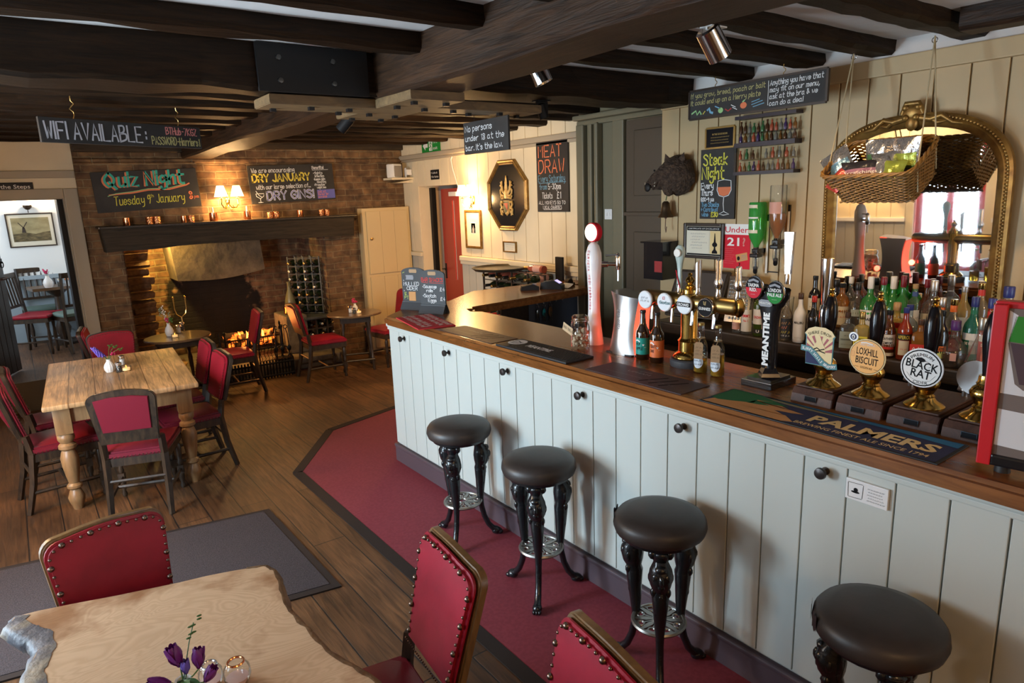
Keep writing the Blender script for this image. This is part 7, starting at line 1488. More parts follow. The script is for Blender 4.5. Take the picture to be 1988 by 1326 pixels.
# optics: inverted bottles on wall brackets
def optic(label,y,ztop,glass,liquid,labs,R,bl,capm):
    t=hung('optic_bottle',label,'optic bottle',(XR-.013,y,ztop),'-X','spirit bottles inverted on wall optics')
    b=B(); b.T=Matrix.Translation((0,0,.08))@Matrix.Rotation(PI/2,4,'X'); b.lathe([(0,.0),(R*.92,.0),(R,.006),(R,bl*.62),(R*.85,bl*.74),(.018,bl*.9),(.015,bl)],26,cap=False); b.out('glass',MATS[glass],t)
    if liquid:
        b=B(); b.T=Matrix.Translation((0,0,.08))@Matrix.Rotation(PI/2,4,'X'); b.lathe([(R*.93,bl*.50),(R*.93,bl*.62),(R*.8,bl*.73),(.014,bl*.9),(.012,bl)],24); b.out('liquid',MATS[liquid],t)
    for z0,z1,m,wa,txt in labs:
        b=B(); w=wa*R; n=10; g=[[b._v((-w+2*w*i/n,zz,0)) for zz in(-z1,-z0)] for i in range(n+1)]
        for i in range(n): b.bm.faces.new((g[i][0],g[i+1][0],g[i+1][1],g[i][1]))
        for v in b.bm.verts: a=v.co.x/R+.35; v.co=Vector(((R+.001)*math.sin(a)*-1 if False else (R+.001)*math.sin(a-.7),v.co.y,.08+(R+.001)*math.cos(a-.7)))
        b.out('label',MATS[m],t)
    b=B(); b.box(-.02,.02,-bl-.02,-bl+.01,.0,.10,bev=.004); b.box(-.028,.028,-bl-.045,-bl-.02,.05,.11,bev=.006); b.box(.026,.040,-bl-.15,-bl+.22,.0,.012); b.out('bracket',MATS['white_plastic' if False else 'black_gloss'],t,smooth=False)
    b=B(); b.box(.027,.041,-bl-.15,-bl+.18,.012,.016); b.out('printed_strip',MATS['lab_white'],t,smooth=False)
    b=B(); b.T=Matrix.Translation((0,-bl-.04,.08))@Matrix.Rotation(PI/2,4,'X'); b.lathe([(.020,0),(.020,.07),(.014,.08),(.010,.10)],18); b.out('measure',MATS['g_clear'],t)
    b=B(); b.T=Matrix.Translation((0,-bl,.08))@Matrix.Rotation(PI/2,4,'X'); b.lathe([(.017,-.02),(.019,0),(.026,.02),(.026,.045),(.006,.05),(.006,.10),(.014,.105),(.014,.14),(.008,.15)],18); b.out('optic_valve',MATS['black_gloss'],t)
    b=B(); b.tube([(-.05,-bl-.19,.08),(.02,-bl-.19,.08)],.004,6); b.out('lever',MATS['iron'],t)
optic('green gin bottle inverted on a wall optic',2.555,1.845,'g_green',None,[(.015,.035,'lab_cream',.9,()),(.09,.10,'lab_white',1.0,()),(.20-.03,.19,'lab_cream',1.0,())],.052,.30,'cap_white')
optic('clear ridged whisky bottle with amber left in it, inverted on a wall optic',2.415,1.945,'g_clear','g_amber',[(.10,.17,'lab_pink',1.3,())],.050,.34,'cap_white')
# ================================================================ HEARTH, RACKS, TABLE TOPS
# mantel
t=thing('mantel','heavy dark oak mantel beam with a narrow shelf over the fireplace','mantel',(0,0,0))
b=B(); r=random.Random(2); n=16; top=[];bot=[]
P=[(.76+ (3.40-.76)*i/n, 1.515+.03*math.sin(PI*i/n)+r.uniform(-.006,.006)) for i in range(n+1)]
b.prism(P+[(3.42,1.75),(.74,1.752)],YF-.24,YF,axis='Y',bev=.01); b.out('mantel_beam',MATS['mantel_oak'],t,smooth=False)
b=B(); b.box(.72,3.44,YF-.28,YF,1.752,1.776,bev=.006); b.out('mantel_shelf',MATS['back_oak'],t,smooth=False)
mat('copper',(.75,.30,.13),.18,metal=1.0); mat('copper_hammered',(.80,.34,.15),.22,metal=1.0,bump=(70,1.0,.01)); mat('candle',(.80,.68,.45),.6)
def cup(label,X,ham,h=.075,R=.034,candle=False):
    t=thing('copper_holder',label,'candle holder',(X,YF-.14,1.7765),0,'copper holders along the mantel shelf')
    b=B(); b.lathe([(0,0),(R*.96,0),(R,.004),(R,h),(R*.94,h),(R*.92,.01),(0,.01)],24); b.out('cup',MATS['copper_hammered' if ham else 'copper'],t)
    if candle: b=B(); b.lathe([(.008,.01),(.008,h+.05),(.003,h+.056),(0,h+.06)],10); b.out('candle',MATS['candle'],t)
cup('plain copper holder at the left end of the mantel shelf',.99,False)
cup('hammered copper holder second along the mantel, left of a touching pair',1.20,True); cup('hammered copper holder third along the mantel, right of a touching pair',1.272,True)
cup('plain copper holder left of the middle pair under the quiz board',1.53,False,.07,.028); cup('hammered copper holder right of the middle pair under the quiz board',1.605,True,.07,.030)
cup('large plain copper holder with a candle, left of the twin lamp',1.83,False,.09,.042,True); cup('plain copper holder with a candle, right of the twin lamp',2.19,False,.09,.036,True)
cup('hammered copper holder under the dry January board, left of a touching pair',2.44,True,.07,.033); cup('hammered copper holder under the dry January board, right of a touching pair',2.512,True,.075,.035)
cup('plain copper holder under the right part of the dry January board',2.79,False,.075,.035); cup('hammered copper holder at the right end of the mantel, left of the last two',3.05,True,.07,.032); cup('hammered copper holder farthest right on the mantel',3.12,True,.07,.032)
point('hearth_picture_lamp',(1.25,YF+.42,1.60),60,(1,.62,.14),.05)
t=thing('hearth_lamp','small lamp tucked up behind the mantel lighting the log niche','lamp',(1.25,YF+.42,1.66)); b=B(); b.lathe([(.05,0),(.03,.06),(.012,.08)],16,cap=False); b.out('lamp_shade',MATS['black_paint'],t); b=B(); b.ball((0,0,0),.028,10); b.out('bulb',MATS['bulb_lit'],t); b=B(); b.tube([(0,0,.07),(0,0,1.0)],.006,6); b.out('cord',MATS['black_paint'],t)
# logs stacked in the niche
mat('log_bark',(.055,.030,.015),.9,noise=(20,4,(.14,.08,.04),(1,1,1),.3,.7),bump=(25,.8,.01)); wood_mat('log_split',(.20,.10,.035),(.42,.25,.10),grain=(1,9,9),rough=.8,bumps=.4)
def logm(k):
    r=random.Random(k); b=B(); L=r.uniform(.22,.30); n=r.choice((3,4,5)); R=r.uniform(.05,.068)
    P=[(R*r.uniform(.75,1.1)*math.cos(2*PI*i/n+r.random()*.5),R*r.uniform(.6,1.0)*math.sin(2*PI*i/n+.3)) for i in range(n)]
    b.prism(P,-L/2,L/2,axis='X',bev=.006); return b.mesh('log',MATS['log_split' if k%3 else 'log_bark'],False)
LM=[logm(k) for k in range(9)]; r=random.Random(21)
for row in range(16):
    zz=.19+row*.088
    for k in range(3 if row<12 else 2):
        x=1.07+.0*row+r.uniform(-.02,.02)+(.03 if row%2 else 0)
        o=bpy.data.objects.new('log',LM[(row*3+k)%9]); C.objects.link(o); o.location=(x,YF+.42+k*.145+r.uniform(-.015,.015),zz); o.rotation_euler=(r.uniform(0,6.28),0,r.uniform(-.25,.25))
        tag(o,'split log stacked at the left of the hearth, row %s from the bottom'%('one two three four five six seven eight nine ten eleven twelve thirteen fourteen fifteen sixteen'.split()[row]),'log','split logs stacked in the hearth niche, row %d'%(row+1))
for k,(x,y,zz,a) in enumerate(((1.28,YF+.25,.19,.5),(1.36,YF+.10,.19,1.2),(1.20,YF+.12,.19,-.3),(1.24,YF+.2,.30,.9))):
    o=bpy.data.objects.new('log',LM[k]); C.objects.link(o); o.location=(x,y,zz); o.rotation_euler=(.3*k,0,a); tag(o,'loose split log on the hearth before the log stack, '+('beside the fork','nearest the room','against the left pier','on top of the others')[k],'log')
# toasting fork
t=thing('hearth_fork','long brass two pronged hearth fork standing by the logs','fork',(1.46,YF+.25,.13))
b=B(); b.tube([(0,0,0),(-.01,.02,.45),(-.015,.03,.58)],.008,8); b.out('shaft',MATS['brass_dull'],t)
for s in(-1,1): b=B(); b.tube([(-.015,.03,.575),(-.015+s*.05,.03,.62),(-.015+s*.062,.03,.68),(-.015+s*.062,.03,.80)],[.008,.008,.008,.010],8); b.ball((-.015+s*.062,.03,.81),.014,8); b.out('prong',MATS['brass'],t)
# fire basket with burning logs
t=thing('fire_basket','black iron fire basket with burning logs in the middle of the hearth','fire basket',(2.18,YF+.35,.13))
b=B()
for z in(.10,.24): b.tube([(-.33,-.2,z),(.33,-.2,z),(.30,.2,z),(-.30,.2,z),(-.33,-.2,z)],.010,6)
for k in range(13): x=-.32+.64*k/12; b.tube([(x,-.2,.08),(x,-.2,.25)],.006,5)
for sx in(-1,1):
    b.tube([(sx*.33,-.2,0),(sx*.33,-.2,.32)],.013,6); b.ball((sx*.33,-.2,.34),.022,8); b.tube([(sx*.30,.2,0),(sx*.30,.2,.28)],.012,6)
for k in range(6): b.tube([(-.31,-.18+.07*k,.10),(.31,-.18+.07*k,.10)],.008,5)
b.out('grate',MATS['iron'],t)
m=bpy.data.materials.new('ember'); m.use_nodes=True; nt=m.node_tree; bs=nt.nodes['Principled BSDF']; tc=N(nt,'TexCoord'); nz=N(nt,'TexNoise'); nz.inputs['Scale'].default_value=14; nz.inputs['Detail'].default_value=4; nt.links.new(tc.outputs['Object'],nz.inputs['Vector'])
rp=N(nt,'ValToRGB'); rp.color_ramp.elements[0].position=.50; rp.color_ramp.elements[1].position=.66; rp.color_ramp.elements[0].color=(0,0,0,1); rp.color_ramp.elements[1].color=(1,.16,.015,1); nt.links.new(nz.outputs[0],rp.inputs[0]); nt.links.new(rp.outputs[0],bs.inputs['Emission Color']); bs.inputs['Emission Strength'].default_value=3; bs.inputs['Base Color'].default_value=(.03,.02,.016,1); bs.inputs['Roughness'].default_value=.9; MATS['ember']=m
r=random.Random(8)
for k,(x,y,z,a,L) in enumerate(((-.10,-.08,.17,.15,.34),(.12,-.10,.17,-.2,.30),(0,.06,.18,.05,.42),(-.04,-.05,.25,.5,.30),(.13,-.02,.26,-.35,.28),(-.18,.02,.26,.2,.22))):
    b=B(); n=6; pts_=[Vector((-L/2+L*i/n,r.uniform(-.008,.008),r.uniform(-.008,.008))) for i in range(n+1)]; b.tube(pts_,[r.uniform(.035,.05) for _ in pts_],8); b.out('burning_log',MATS['ember'],t,loc=(x,y,z)).rotation_euler=(0,r.uniform(-.1,.1),a)
b=B()
for k in range(4): 
    x=-.15+.09*k; b.lathe([(0,0)],4) if False else None; b.tube([(x,-.12+r.uniform(-.04,.04),.24),(x+.01,-.12,.29),(x+r.uniform(-.02,.02),-.12,.32+r.uniform(0,.05))],[.016,.011,.001],6)
b.out('flame',mat('flame',(1,.4,.1),.5,emit=(1,.30,.04),es=4),t)
point('fire_glow',(2.18,YF+.18,.50),7,(1,.34,.07),.10)
# low iron fender with slats
t=thing('fender','low black iron slatted fender in front of the hearth','fender',(0,0,0))
Fp=[(1.42,7.85),(1.46,7.66),(2.42,7.62),(2.46,7.84)]; b=B()
for z in(.03,.17): b.tube([(x,y,z) for x,y in Fp],.012,6)
b.out('rail',MATS['iron'],t); b=B()
for a,c_ in zip(Fp,Fp[1:]):
    for p in walk([a,c_],.034): b.box(p.x-.009,p.x+.009,p.y-.004,p.y+.004,0,.21)
b.out('slat',MATS['iron'],t,smooth=False)
# stone ledge and copper mug, companion set, wine racks
b=B(); b.box(2.54,2.80,YF+.0,YF+.5,.13,.60,bev=.03); tag(b.out('stone_ledge',MATS['stone'],smooth=False),'rough stone block beside the fire basket, carrying the copper mug','stone block')
t=thing('copper_mug','small shiny copper mug on the stone block in the hearth','mug',(2.63,YF+.18,.60)); b=B(); b.lathe([(0,0),(.04,0),(.05,.02),(.046,.07),(.05,.09),(.045,.09),(.04,.02),(0,.02)],20); b.out('mug_body',MATS['copper'],t); b=B(); b.torus((.055,0,.05),.024,.006,axis='Y',seg=14); b.out('handle',MATS['copper'],t)
t=thing('companion_set','black iron fireside companion set with hanging tools','companion set',(2.40,YF-.16,.13),0)
b=B(); b.lathe([(.10,0),(.10,.02),(.02,.03),(.012,.05),(.010,.42),(.016,.44),(0,.47)],20); b.torus((0,0,.08),.085,.008,axis='Y',seg=18); b.out('stand',MATS['iron'],t)
for k,(dx,sc) in enumerate(((-.06,1),(.0,1.1),(.06,.95))):
    b=B(); b.tube([(dx,-.02,.36),(dx*1.2,-.03,.30),(dx*1.3,-.03,.16)],.006,6); b.torus((dx,-.02,.385),.022,.005,axis='Y',seg=12); b.ball((dx*1.3,-.03,.13),.026,8,(1,.5,1.5)); b.out('tool',MATS['iron'],t)
t=thing('spark_guard','small black scrolled iron spark guard beside the companion set','fire screen',(2.22,YF-.22,.13)); b=B(); b.box(-.10,.10,-.004,.004,.02,.02+.008); b.tube([(-.10,0,0),(-.10,0,.26),(.10,0,.26),(.10,0,0)],.008,6)
for k in range(5): x=-.08+.04*k; b.tube([(x+.01*math.sin(q*1.6),0,.02+.03*q) for q in range(9)],.004,5)
b.out('guard_frame',MATS['iron'],t)
def rack_bottle(name='wine_bottle'):
    b=B(); b.T=Matrix.Rotation(PI/2,4,'X'); b.lathe([(0,-.14),(.036,-.14),(.0375,-.13),(.0375,.05),(.030,.075),(.015,.10),(.0145,.12)],16); return b.mesh('glass',MATS['g_wine'])
WB=rack_bottle()
def wcap(m): b=B(); b.T=Matrix.Rotation(PI/2,4,'X'); b.lathe([(.0155,.10),(.0155,.165),(.013,.167),(0,.167)],14); return b.mesh('capsule',MATS[m])
def wlab(m): b=B(); b.T=Matrix.Rotation(PI/2,4,'X'); b.lathe([(.038,-.11),(.038,.0)],16,cap=False); return b.mesh('label',MATS[m])
WC={m:wcap(m) for m in('cap_black','cap_silver','brass_dull','cap_wine','cap_red','lab_green')}; WL={m:wlab(m) for m in('lab_white','lab_cream','lab_pink')}
def wine(label,loc,rz,cap,lab,group,glass=None):
    t=thing('wine_bottle',label,'wine bottle',loc,rz,group)
    for nm,me in(('glass',glass or WB),('capsule',WC[cap]),('label',WL[lab])): o=bpy.data.objects.new(nm,me); C.objects.link(o); o.parent=t
    return t
r=random.Random(31); CAPS=list(WC)[:3]
t=thing('hearth_wine_rack','tall wine rack full of dark bottles inside the right of the hearth','wine rack',(2.98,YF+.34,0),D(-46))
b=B()
for k in range(5): 
    for y in(-.09,.09): b.box(-.21+.105*k-.008,-.21+.105*k+.008,y-.008,y+.008,.56,1.28)
for j in range(8): 
    for y in(-.09,.09): b.box(-.22,.22,y-.005,y+.005,.565+j*.098,.573+j*.098)
b.out('rack_frame',mat('rack_grey',(.10,.095,.09),.5,metal=.4),t,smooth=False)
RT=t.matrix_world if False else Matrix.Translation((2.98,YF+.34,0))@Matrix.Rotation(D(-46),4,'Z')
ords='bottom second third fourth fifth sixth top'.split()
for j in range(7):
    for k in range(4):
        p=RT@Vector((-.158+.105*k,-.02,.612+j*.098)); wine('dark wine bottle in the %s row of the rack inside the hearth'%ords[j],tuple(p),D(-46),r.choice(CAPS),r.choice(('lab_white','lab_cream')),'wine bottles in the hearth rack, %s row'%ords[j])
t=thing('slate_slab','dark slate slab carrying the hearth wine rack','slab',(3.0,YF+.20,.53)); b=B(); b.box(-.24,.26,-.26,.26,0,.03,bev=.005); b.out('slab',MATS['slate_edge'],t,smooth=False)
t=thing('low_wine_rack','low wooden rack of wine bottles under the slate slab','wine rack',(2.98,YF+.22,.13)); b=B()
for x in(-.20,-.07,.07,.20):
    for y in(-.20,.10): b.box(x-.01,x+.01,y-.01,y+.01,0,.40)
for z in(.03,.15,.27,.385): 
    for y in(-.20,.10): b.box(-.21,.21,y-.012,y+.012,z-.008,z+.008)
    for x in(-.20,.20): b.box(x-.01,x+.01,-.20,.10,z-.008,z+.008)
b.out('rack_frame',MATS['back_oak'],t,smooth=False)
for x in(-.20,.20):
    pass
for j in range(3):
    for k in range(3): wine('dark wine bottle in the %s row of the low rack under the slate slab'%('bottom','middle','top')[j],(2.845+.135*k,YF+.16,.21+.12*j),0,r.choice(CAPS),r.choice(('lab_white','lab_cream')),'wine bottles in the low hearth rack, %s row'%('bottom','middle','top')[j])
t=thing('giant_bottle','giant pale green bottle standing left of the hearth wine rack','bottle',(2.72,YF+.34,.60)); b=B(); b.lathe([(0,0),(.062,0),(.068,.01),(.066,.10),(.055,.18),(.026,.27),(.020,.31),(.020,.36),(.024,.365),(.024,.38),(0,.38)],22); b.out('glass',mat('glass_sage',(.14,.13,.07),.25),t); b=B(); b.lathe([(.069,.04),(.068,.065)],22,cap=False); b.out('label_band',MATS['black_ink'],t)
# cream cupboard in the corner
t=thing('corner_cupboard','tall cream painted cupboard in the corner right of the fireplace','cupboard',(3.565,YF-.16,0)); w=.655
b=B(); b.box(0,w,.02,.158,0,1.84,bev=.006); b.out('body',mat('cream_cupboard',(.60,.45,.235),.5),t,smooth=False)
for z0,z1,kx,kz in((1.02,1.80,.09,1.46),(.06,.98,.10,.53)):
    b=B(); 
    for k in range(3): b.box(.045+k*.19,.045+(k+1)*.19-.002,0,.02,z0,z1,bev=.002)
    d=b.out('door',MATS['cream_cupboard'],t,smooth=False)
    b=B(); b.T=Matrix.Translation((kx,0,kz))@Matrix.Rotation(PI/2,4,'X'); b.lathe([(.008,0),(.016,.015),(.016,.022),(0,.026)],14); b.out('knob',MATS['brass_dull'],d)
# wine rack behind the bar's far end
t=thing('bar_end_wine_rack','metal wine rack against the grey dado behind the end of the bar','wine rack',(4.07,5.40,0)); b=B()
for y in(-.52,-.26,0,.26,.50):
    for x in(-.11,.11): b.box(x-.008,x+.008,y-.008,y+.008,0,1.20)
for z in(.56,.68,.80,.98,1.085,1.195):
    for x in(-.11,.11): b.box(x-.006,x+.006,-.53,.51,z-.004,z+.004)
b.out('rack_frame',mat('rack_dark',(.05,.045,.04),.4,metal=.6),t,smooth=False)
glrose=(lambda b:(setattr(b,'T',Matrix.Rotation(PI/2,4,'X')),b.lathe([(0,-.14),(.036,-.14),(.0375,-.13),(.0375,.05),(.030,.075),(.015,.10),(.0145,.12)],16),b.mesh('glass',mat('rose_wine',(.30,.07,.04),.1,coat=.4)))[-1])(B())
for j,(z,caps,nm) in enumerate(((.615,('lab_green',),'lowest'),(.735,('cap_red',),'second'),(1.032,('cap_black','brass_dull'),'third'),(1.137,('brass_dull','cap_black'),'top'))):
    for k in range(7 if j>1 else 5):
        y=5.82-.118*k-(.0 if j%2 else .03)
        wine('wine bottle lying in the %s row of the rack behind the bar end'%nm,(4.06,y,z),D(-90),caps[k%len(caps)],'lab_pink' if j==3 else 'lab_cream','wine bottles in the bar end rack, %s row'%nm,glrose if j==3 and k<4 else None)
wine('rose wine bottle lying sideways at the right end of the rack top row',(4.02,5.10,1.24),D(180),'brass_dull','lab_pink',None,glrose)
o=B().lathe([(0,0),(.255,0),(.275,.022),(.285,.024),(.282,.030),(.262,.012),(0,.010)],40).out('serving_tray',mat('tray_brown',(.05,.042,.03),.3,metal=.3)); o.location=(4.0-.03,5.62,1.2); tag(o,'round dark serving tray lying on the bar end wine rack','tray')
o=B().box(-.012,.012,-.05,.05,0,.22,bev=.003).out('menu_folder',MATS['black_paint']); o.location=(4.10,4.83,1.14); tag(o,'slim black folder standing upright on the far end of the bar','folder')
# card machines and paper on the bar return
t=thing('card_machine','black card payment machine with a lit screen on the bar return','card machine',(3.69,4.45,CT),D(-150)); b=B(); b.prism([(-.10,0),(.10,0),(.10,.035),(.03,.075),(-.09,.055)],-.045,.045,axis='X',bev=.006); b.out('casing',MATS['rubber_black'],t,smooth=False); b=B(); b.T=Matrix.Translation((0,.055,.064))@Matrix.Rotation(-.52,4,'X'); b.box(-.03,.03,-.025,.025,0,.003); b.out('screen',mat('screen_lilac',(.4,.35,.6),.3,emit=(.45,.40,.8),es=1.2),t,smooth=False)
b=B()
for i in range(3):
    for j in range(3): b.box(-.028+i*.021,-.014+i*.021,-.07+j*.025,-.054+j*.025,.0605+j*.004,.066+j*.004)
b.out('keys',mat('key_grey',(.12,.12,.12),.5),t,smooth=False)
t=thing('card_machine','smaller black card reader lying left of the lit one on the bar return','card machine',(3.52,4.55,CT),D(-120)); b=B(); b.prism([(-.08,0),(.08,0),(.08,.028),(.02,.05),(-.07,.035)],-.038,.038,axis='X',bev=.006); b.out('casing',MATS['rubber_black'],t,smooth=False); b=B(); b.box(-.022,.022,.03,.06,.047,.052); b.out('screen',mat('screen_blue',(.1,.14,.3),.3),t,smooth=False)
o=B().sheet(lambda u,v:((u-.5)*.07,(v-.5)*.12,.004+.03*u*u),4,3).out('receipt',MATS['white_ink']); o.location=(3.82,4.42,CT); tag(o,'curled white till receipt beside the card machine','receipt')
t=thing('tape_dispenser','small dark tape dispenser at the far end of the bar return','tape dispenser',(3.90,4.47,CT)); b=B(); b.box(-.05,.05,-.025,.025,0,.03,bev=.005); b.T=Matrix.Translation((0,.02,.035))@Matrix.Rotation(PI/2,4,'X'); b.lathe([(.03,0),(.03,.04)],18); b.out('dispenser_body',MATS['back_oak'],t)
# keys on hooks below the return
b=B(); b.box(3.62,4.2,4.70,4.72,.1,1.075); tag(b.out('slate_board',mat('panel_slate',(.07,.085,.11),.5),smooth=False),'dark slate blue board under the bar return carrying the key hooks','board')
b=B(); b.box(3.32,3.615,4.70,4.72,.1,1.075); tag(b.out('dark_board',MATS['back_oak'],smooth=False),'dark brown board under the bar return left of the key hooks','board')
for k in range(5):
    x=3.70+.075*k; t=thing('key_hook','small white cup hook under the bar return, %s from the left'%('first','second','third','fourth','fifth')[k],'hook',(x,4.70,1.0)); b=B(); b.tube([(0,0,.03),(0,-.02,.02),(0,-.03,-.005),(0,-.018,-.02),(0,-.008,-.01)],.004,6); b.out('hook_wire',MATS['white_gloss'],t)
for k,(m,nm,sx,sz) in enumerate((('chrome','bunch of plain steel keys on the first hook',.5,1.1),('fob_teal','keys with a turquoise fob on the second hook',.8,1.0),('fob_wood','oval wooden key fob on the third hook',1.0,1.3))):
    if m=='fob_teal': mat(m,(.01,.38,.45),.4)
    if m=='fob_wood': mat(m,(.26,.13,.05),.5)
    t=thing('key_bunch',nm,'keys',(3.70+.075*k,4.675,.935)); b=B(); b.ball((0,0,-.04),.024,12,(sx,.25,sz*1.6)); b.out('key_fob',MATS[m],t); b=B(); b.torus((0,0,.022),.018,.0025,axis='X',seg=14); 
    for q in(-1,1): b.box(q*.008-.004,q*.008+.004,-.006,-.002,-.12,-.04)
    b.out('keys',MATS['chrome'],t)
# ---------------------------------------------------------------- vases and things on the tables
mat('petal_purple',(.13,.012,.16),.5); mat('petal_violet',(.14,.09,.46),.6); mat('petal_pink',(.50,.02,.10),.5); mat('petal_white',(.75,.72,.72),.6); mat('stem_green',(.05,.13,.02),.6); mat('leaf_dark',(.035,.10,.02),.5); mat('sage',(.16,.24,.18),.7)
mat('china_white',(.78,.76,.73),.2,coat=.4)
def vase(label,loc,h=.11,R=.035,ribbed=False):
    t=thing('flower_vase',label,'vase',loc); b=B(); b.lathe([(0,0),(R*.7,0),(R*.95,h*.2),(R,h*.4),(R*.8,h*.62),(R*.42,h*.82),(R*.36,h*.94),(R*.46,h),(R*.36,h*.99),(R*.28,h*.9),(0,h*.85)],24)
    if ribbed:
        for v in b.bm.verts: a=math.atan2(v.co.y,v.co.x); v.co.x*=1+.04*math.cos(12*a); v.co.y*=1+.04*math.cos(12*a)
    b.out('vase_body',MATS['china_white'],t); return t
def stem(t,p,m='stem_green',r=.0018): b=B(); b.tube(p,r,5); b.out('stem',MATS[m],t)
def tulip(t,c,dirn,m,s=1.0):
    q=Vector(dirn).normalized().to_track_quat('Z','Y').to_matrix().to_4x4(); b=B()
    for k in range(6):
        b.T=Matrix.Translation(c)@q@Matrix.Rotation(k*PI/3,4,'Z'); w=.011*s; H=.040*s; o_=.010*s*(1 if k%2 else .8)
        b.sheet(lambda u,v:((u-.5)*2*w*math.sin(PI*min(.97,v*.85+.08)),-o_*(math.sin(PI*v*.75))-.002-.006*s*max(0,v-.7)*2+(u-.5)**2*.02,H*v),4,6)
    b.out('flower',MATS[m],t,ang=80)
def leaf(t,p0,p1,w,m='leaf_dark'):
    p0,p1=Vector(p0),Vector(p1); d=p1-p0; s=d.cross(Vector((0,0,1))); s=s.normalized() if s.length>1e-5 else Vector((1,0,0)); b=B()
    b.sheet(lambda u,v:p0+d*v+s*(u-.5)*2*w*math.sin(PI*(v*.94+.03))+Vector((0,0,.25*d.length*math.sin(PI*v)*.4+.3*w*abs(u-.5)*2)),4,8); b.out('leaf',MATS[m],t,ang=80)
def bud_cluster(t,c,m,n,R,s,seed):
    r=random.Random(seed); b=B()
    for k in range(n): b.ball((c[0]+r.uniform(-R,R),c[1]+r.uniform(-R,R),c[2]+r.uniform(-R,R)),s*r.uniform(.7,1.2),7)
    b.out('flower',MATS[m],t,ang=80)
# live edge table: purple flowers
vl=at(366,1385,Z=.7505); t=vase('white vase of purple flowers on the live edge table',tuple(vl),.095,.04)
for px_,py_,zz,m,s,dv in ((350,1282,.12,'petal_purple',1.1,(-.25,.2,1)),(386,1290,.11,'petal_purple',.95,(.15,.25,1)),(332,1318,.095,'petal_purple',1.0,(-.9,.1,.35)),(398,1316,.085,'petal_purple',.85,(.5,-.2,.8)),(362,1300,.10,'petal_violet',.7,(0,0,1))):
    c_=at(px_,py_+ (12 if s>1 else 8),Z=.7505+zz)-vl; stem(t,[(0,0,.085),tuple(c_*.6+Vector((0,0,.03))),tuple(c_)]); tulip(t,tuple(c_),dv,m,s*1.3)
for a,bq,w in(((0,0,.09),(-.045,-.03,.075),.012),((0,0,.09),(.03,-.05,.085),.011),((0,0,.09),(.0,-.06,.10),.010)): leaf(t,a,bq,w)
stem(t,[(0,0,.09),(.03,.05,.15),(.05,.075,.185)],'leaf_dark',.0014)
b=B(); r=random.Random(3)
for k in range(7): b.ball((.036+.004*k+r.uniform(-.008,.008),.055+.004*k,.16+.006*k+r.uniform(-.006,.006)),.0035,6,(2.0,1,.6))
b.out('leaf_sprig',MATS['leaf_dark'],t)
for k,(px_,py_,R_,lab) in enumerate(((412,1332,.030,'round clear glass shaker beside the purple flowers, nearer the vase'),(463,1326,.034,'round clear glass candle pot right of the purple flowers'))):
    t=thing('glass_pot',lab,'glass pot',tuple(at(px_,py_,Z=.7505))); b=B(); b.lathe([(0,.001),(R_*.7,.001),(R_,.025),(R_*.95,.045),(R_*.6,.062),(R_*.55,.064)],24,cap=False); b.out('glass',MATS['clear_glass'],t); b=B(); b.lathe([(0,.004),(R_*.6,.004),(R_*.8,.02),(0,.022)],20); b.out('filling',mat('wax_pink',(.62,.40,.36),.5),t); b=B(); b.torus((0,0,.062),R_*.58,.003,seg=20); b.out('rim',MATS['copper' if k else 'chrome'],t)
# pine table
vl=at(214,722,Z=.749); t=vase('white ribbed vase with a violet hyacinth on the pine table',tuple(vl),.10,.036,True)
stem(t,[(0,0,.09),(-.03,0,.14)],r=.004); b=B(); r=random.Random(6)
for k in range(60): f=k/60; a=k*2.4; q=.022*(1-.5*f); b.ball((-.035-.05*f+q*math.cos(a),q*math.sin(a),.125+.075*f),.0075,6)
b.out('hyacinth',MATS['petal_violet'],t,ang=80); bud_cluster(t,(.035,.0,.135),'petal_pink',10,.014,.007,2)
for a,q in(((0,0,.09),(.06,.02,.19)),((0,0,.09),(.09,-.01,.17)),((0,0,.09),(.03,.03,.20))):
    stem(t,[a,tuple(Vector(a).lerp(Vector(q),.5)+Vector((0,0,.02))),q]); b=B()
    for k in range(6): b.ball((q[0]+.012*math.cos(k),q[1]+.012*math.sin(k*1.7),q[2]-.008*(k%3)),.007,6,(1.3,1,.5))
    b.out('leaf_sprig',MATS['stem_green'],t)
def shaker(label,loc,h,R,m,capm): t=thing('shaker',label,'shaker',loc); b=B(); b.lathe([(0,0),(R,0),(R,h*.7),(R*.9,h*.75)],18,cap=False); b.out('glass',MATS['clear_glass'],t); b=B(); b.lathe([(0,.003),(R*.85,.003),(R*.85,h*.6),(0,h*.6)],16); b.out('contents',MATS[m],t); b=B(); b.lathe([(R*1.02,h*.75),(R*1.02,h*.95),(R*.6,h),(0,h)],18); b.out('cap',MATS[capm],t)
def tealight(label,loc,lit=True):
    t=thing('tealight',label,'tea light',loc); b=B(); b.lathe([(0,0),(.030,0),(.033,.006),(.033,.036),(.030,.036),(.029,.008),(0,.006)],20); b.out('glass_cup',MATS['clear_glass'],t); b=B(); b.lathe([(0,.007),(.027,.007),(.027,.024),(0,.024)],18); b.out('wax',mat('wax_lit',(.85,.62,.35),.6,emit=(1,.55,.2),es=.6),t)
    if lit: b=B(); b.lathe([(0,.024),(.0035,.030),(.003,.038),(0,.048)],8); b.out('flame',MATS['flame'],t)
mat('pepper',(.03,.025,.022),.8); mat('salt',(.70,.70,.72),.8)
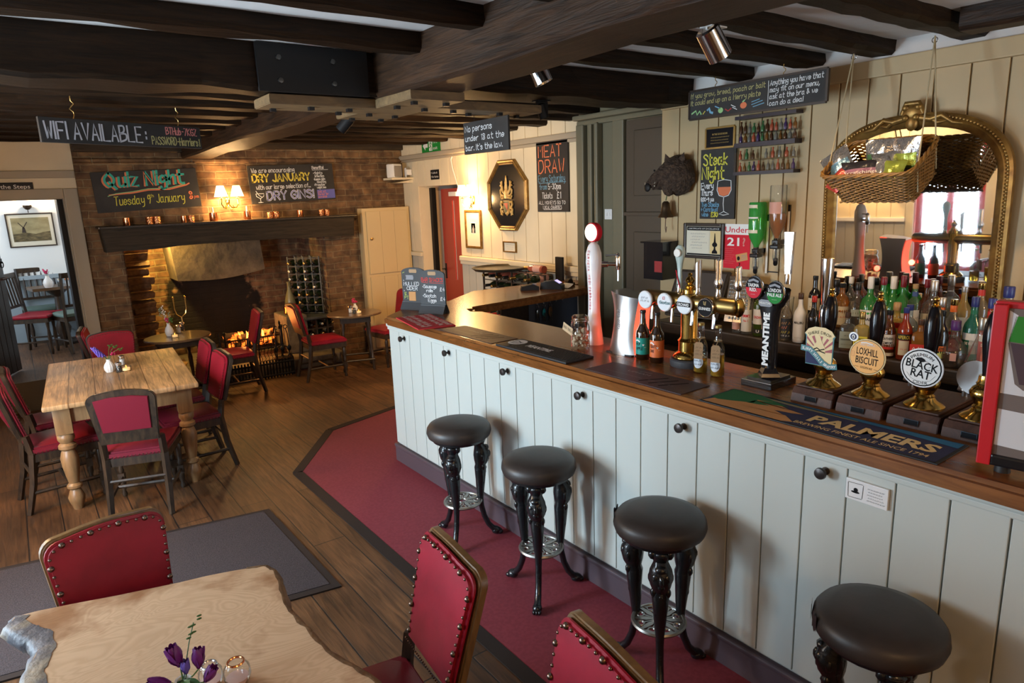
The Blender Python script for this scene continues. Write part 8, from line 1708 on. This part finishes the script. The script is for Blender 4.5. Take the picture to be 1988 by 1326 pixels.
shaker('glass pepper shaker on the pine table',tuple(at(232,722,Z=.749)),.075,.022,'pepper','chrome'); shaker('glass salt shaker behind the pepper on the pine table',tuple(at(238,708,Z=.749)),.075,.022,'salt','chrome'); tealight('lit tea light on the pine table',tuple(at(246,720,Z=.749)))
# round tables
vl=at(330,652,Z=.668); t=vase('white vase with a pink and blue posy on the left round table',tuple(vl),.13,.042)
bud_cluster(t,(-.01,0,.165),'petal_pink',9,.016,.010,3); bud_cluster(t,(.03,.0,.16),'stem_green',9,.018,.009,5)
for k,(x,z) in enumerate(((-.06,.29),(-.035,.31),(.02,.24),(-.02,.25))):
    stem(t,[(0,0,.12),(x*.5,0,.2),(x,0,z)],'sage'); b=B(); 
    for q in range(7): b.ball((x+.008*math.cos(q*2),.008*math.sin(q*2),z-.014*q),.007,6)
    b.out('flower_spike',MATS['petal_white' if k%2 else 'sage'],t)
shaker('glass salt shaker on the left round table',tuple(at(347,646,Z=.668)),.085,.026,'salt','chrome'); shaker('glass pepper shaker behind the salt on the left round table',tuple(at(354,640,Z=.668)),.085,.024,'pepper','chrome'); tealight('lit tea light beside the vase on the left round table',tuple(at(340,655,Z=.668)))
vl=at(690,604,Z=.668); t=vase('white vase with pink flowers on the right round table',tuple(vl),.09,.034); bud_cluster(t,(0,0,.125),'petal_pink',14,.026,.010,8)
shaker('glass salt shaker on the right round table',tuple(at(681,607,Z=.668)),.085,.026,'salt','chrome'); shaker('glass pepper shaker on the right round table',tuple(at(688,609,Z=.668)),.07,.020,'pepper','chrome'); tealight('lit tea light on the right round table',tuple(at(697,608,Z=.668)))
# far room table
ft=(.40,10.05,FZ+.736); t=vase('white vase with small pink flowers on the far room table',(ft[0]-.10,ft[1]-.1,ft[2]),.15,.055); bud_cluster(t,(0,0,.20),'petal_pink',9,.03,.012,9)
for q in range(3): stem(t,[(0,0,.13),((q-1)*.03,0,.2)])
shaker('glass pepper shaker on the far room table',(ft[0]+.02,ft[1]-.08,ft[2]),.10,.03,'pepper','chrome'); shaker('glass salt shaker on the far room table',(ft[0]+.10,ft[1]-.10,ft[2]),.10,.03,'salt','copper')
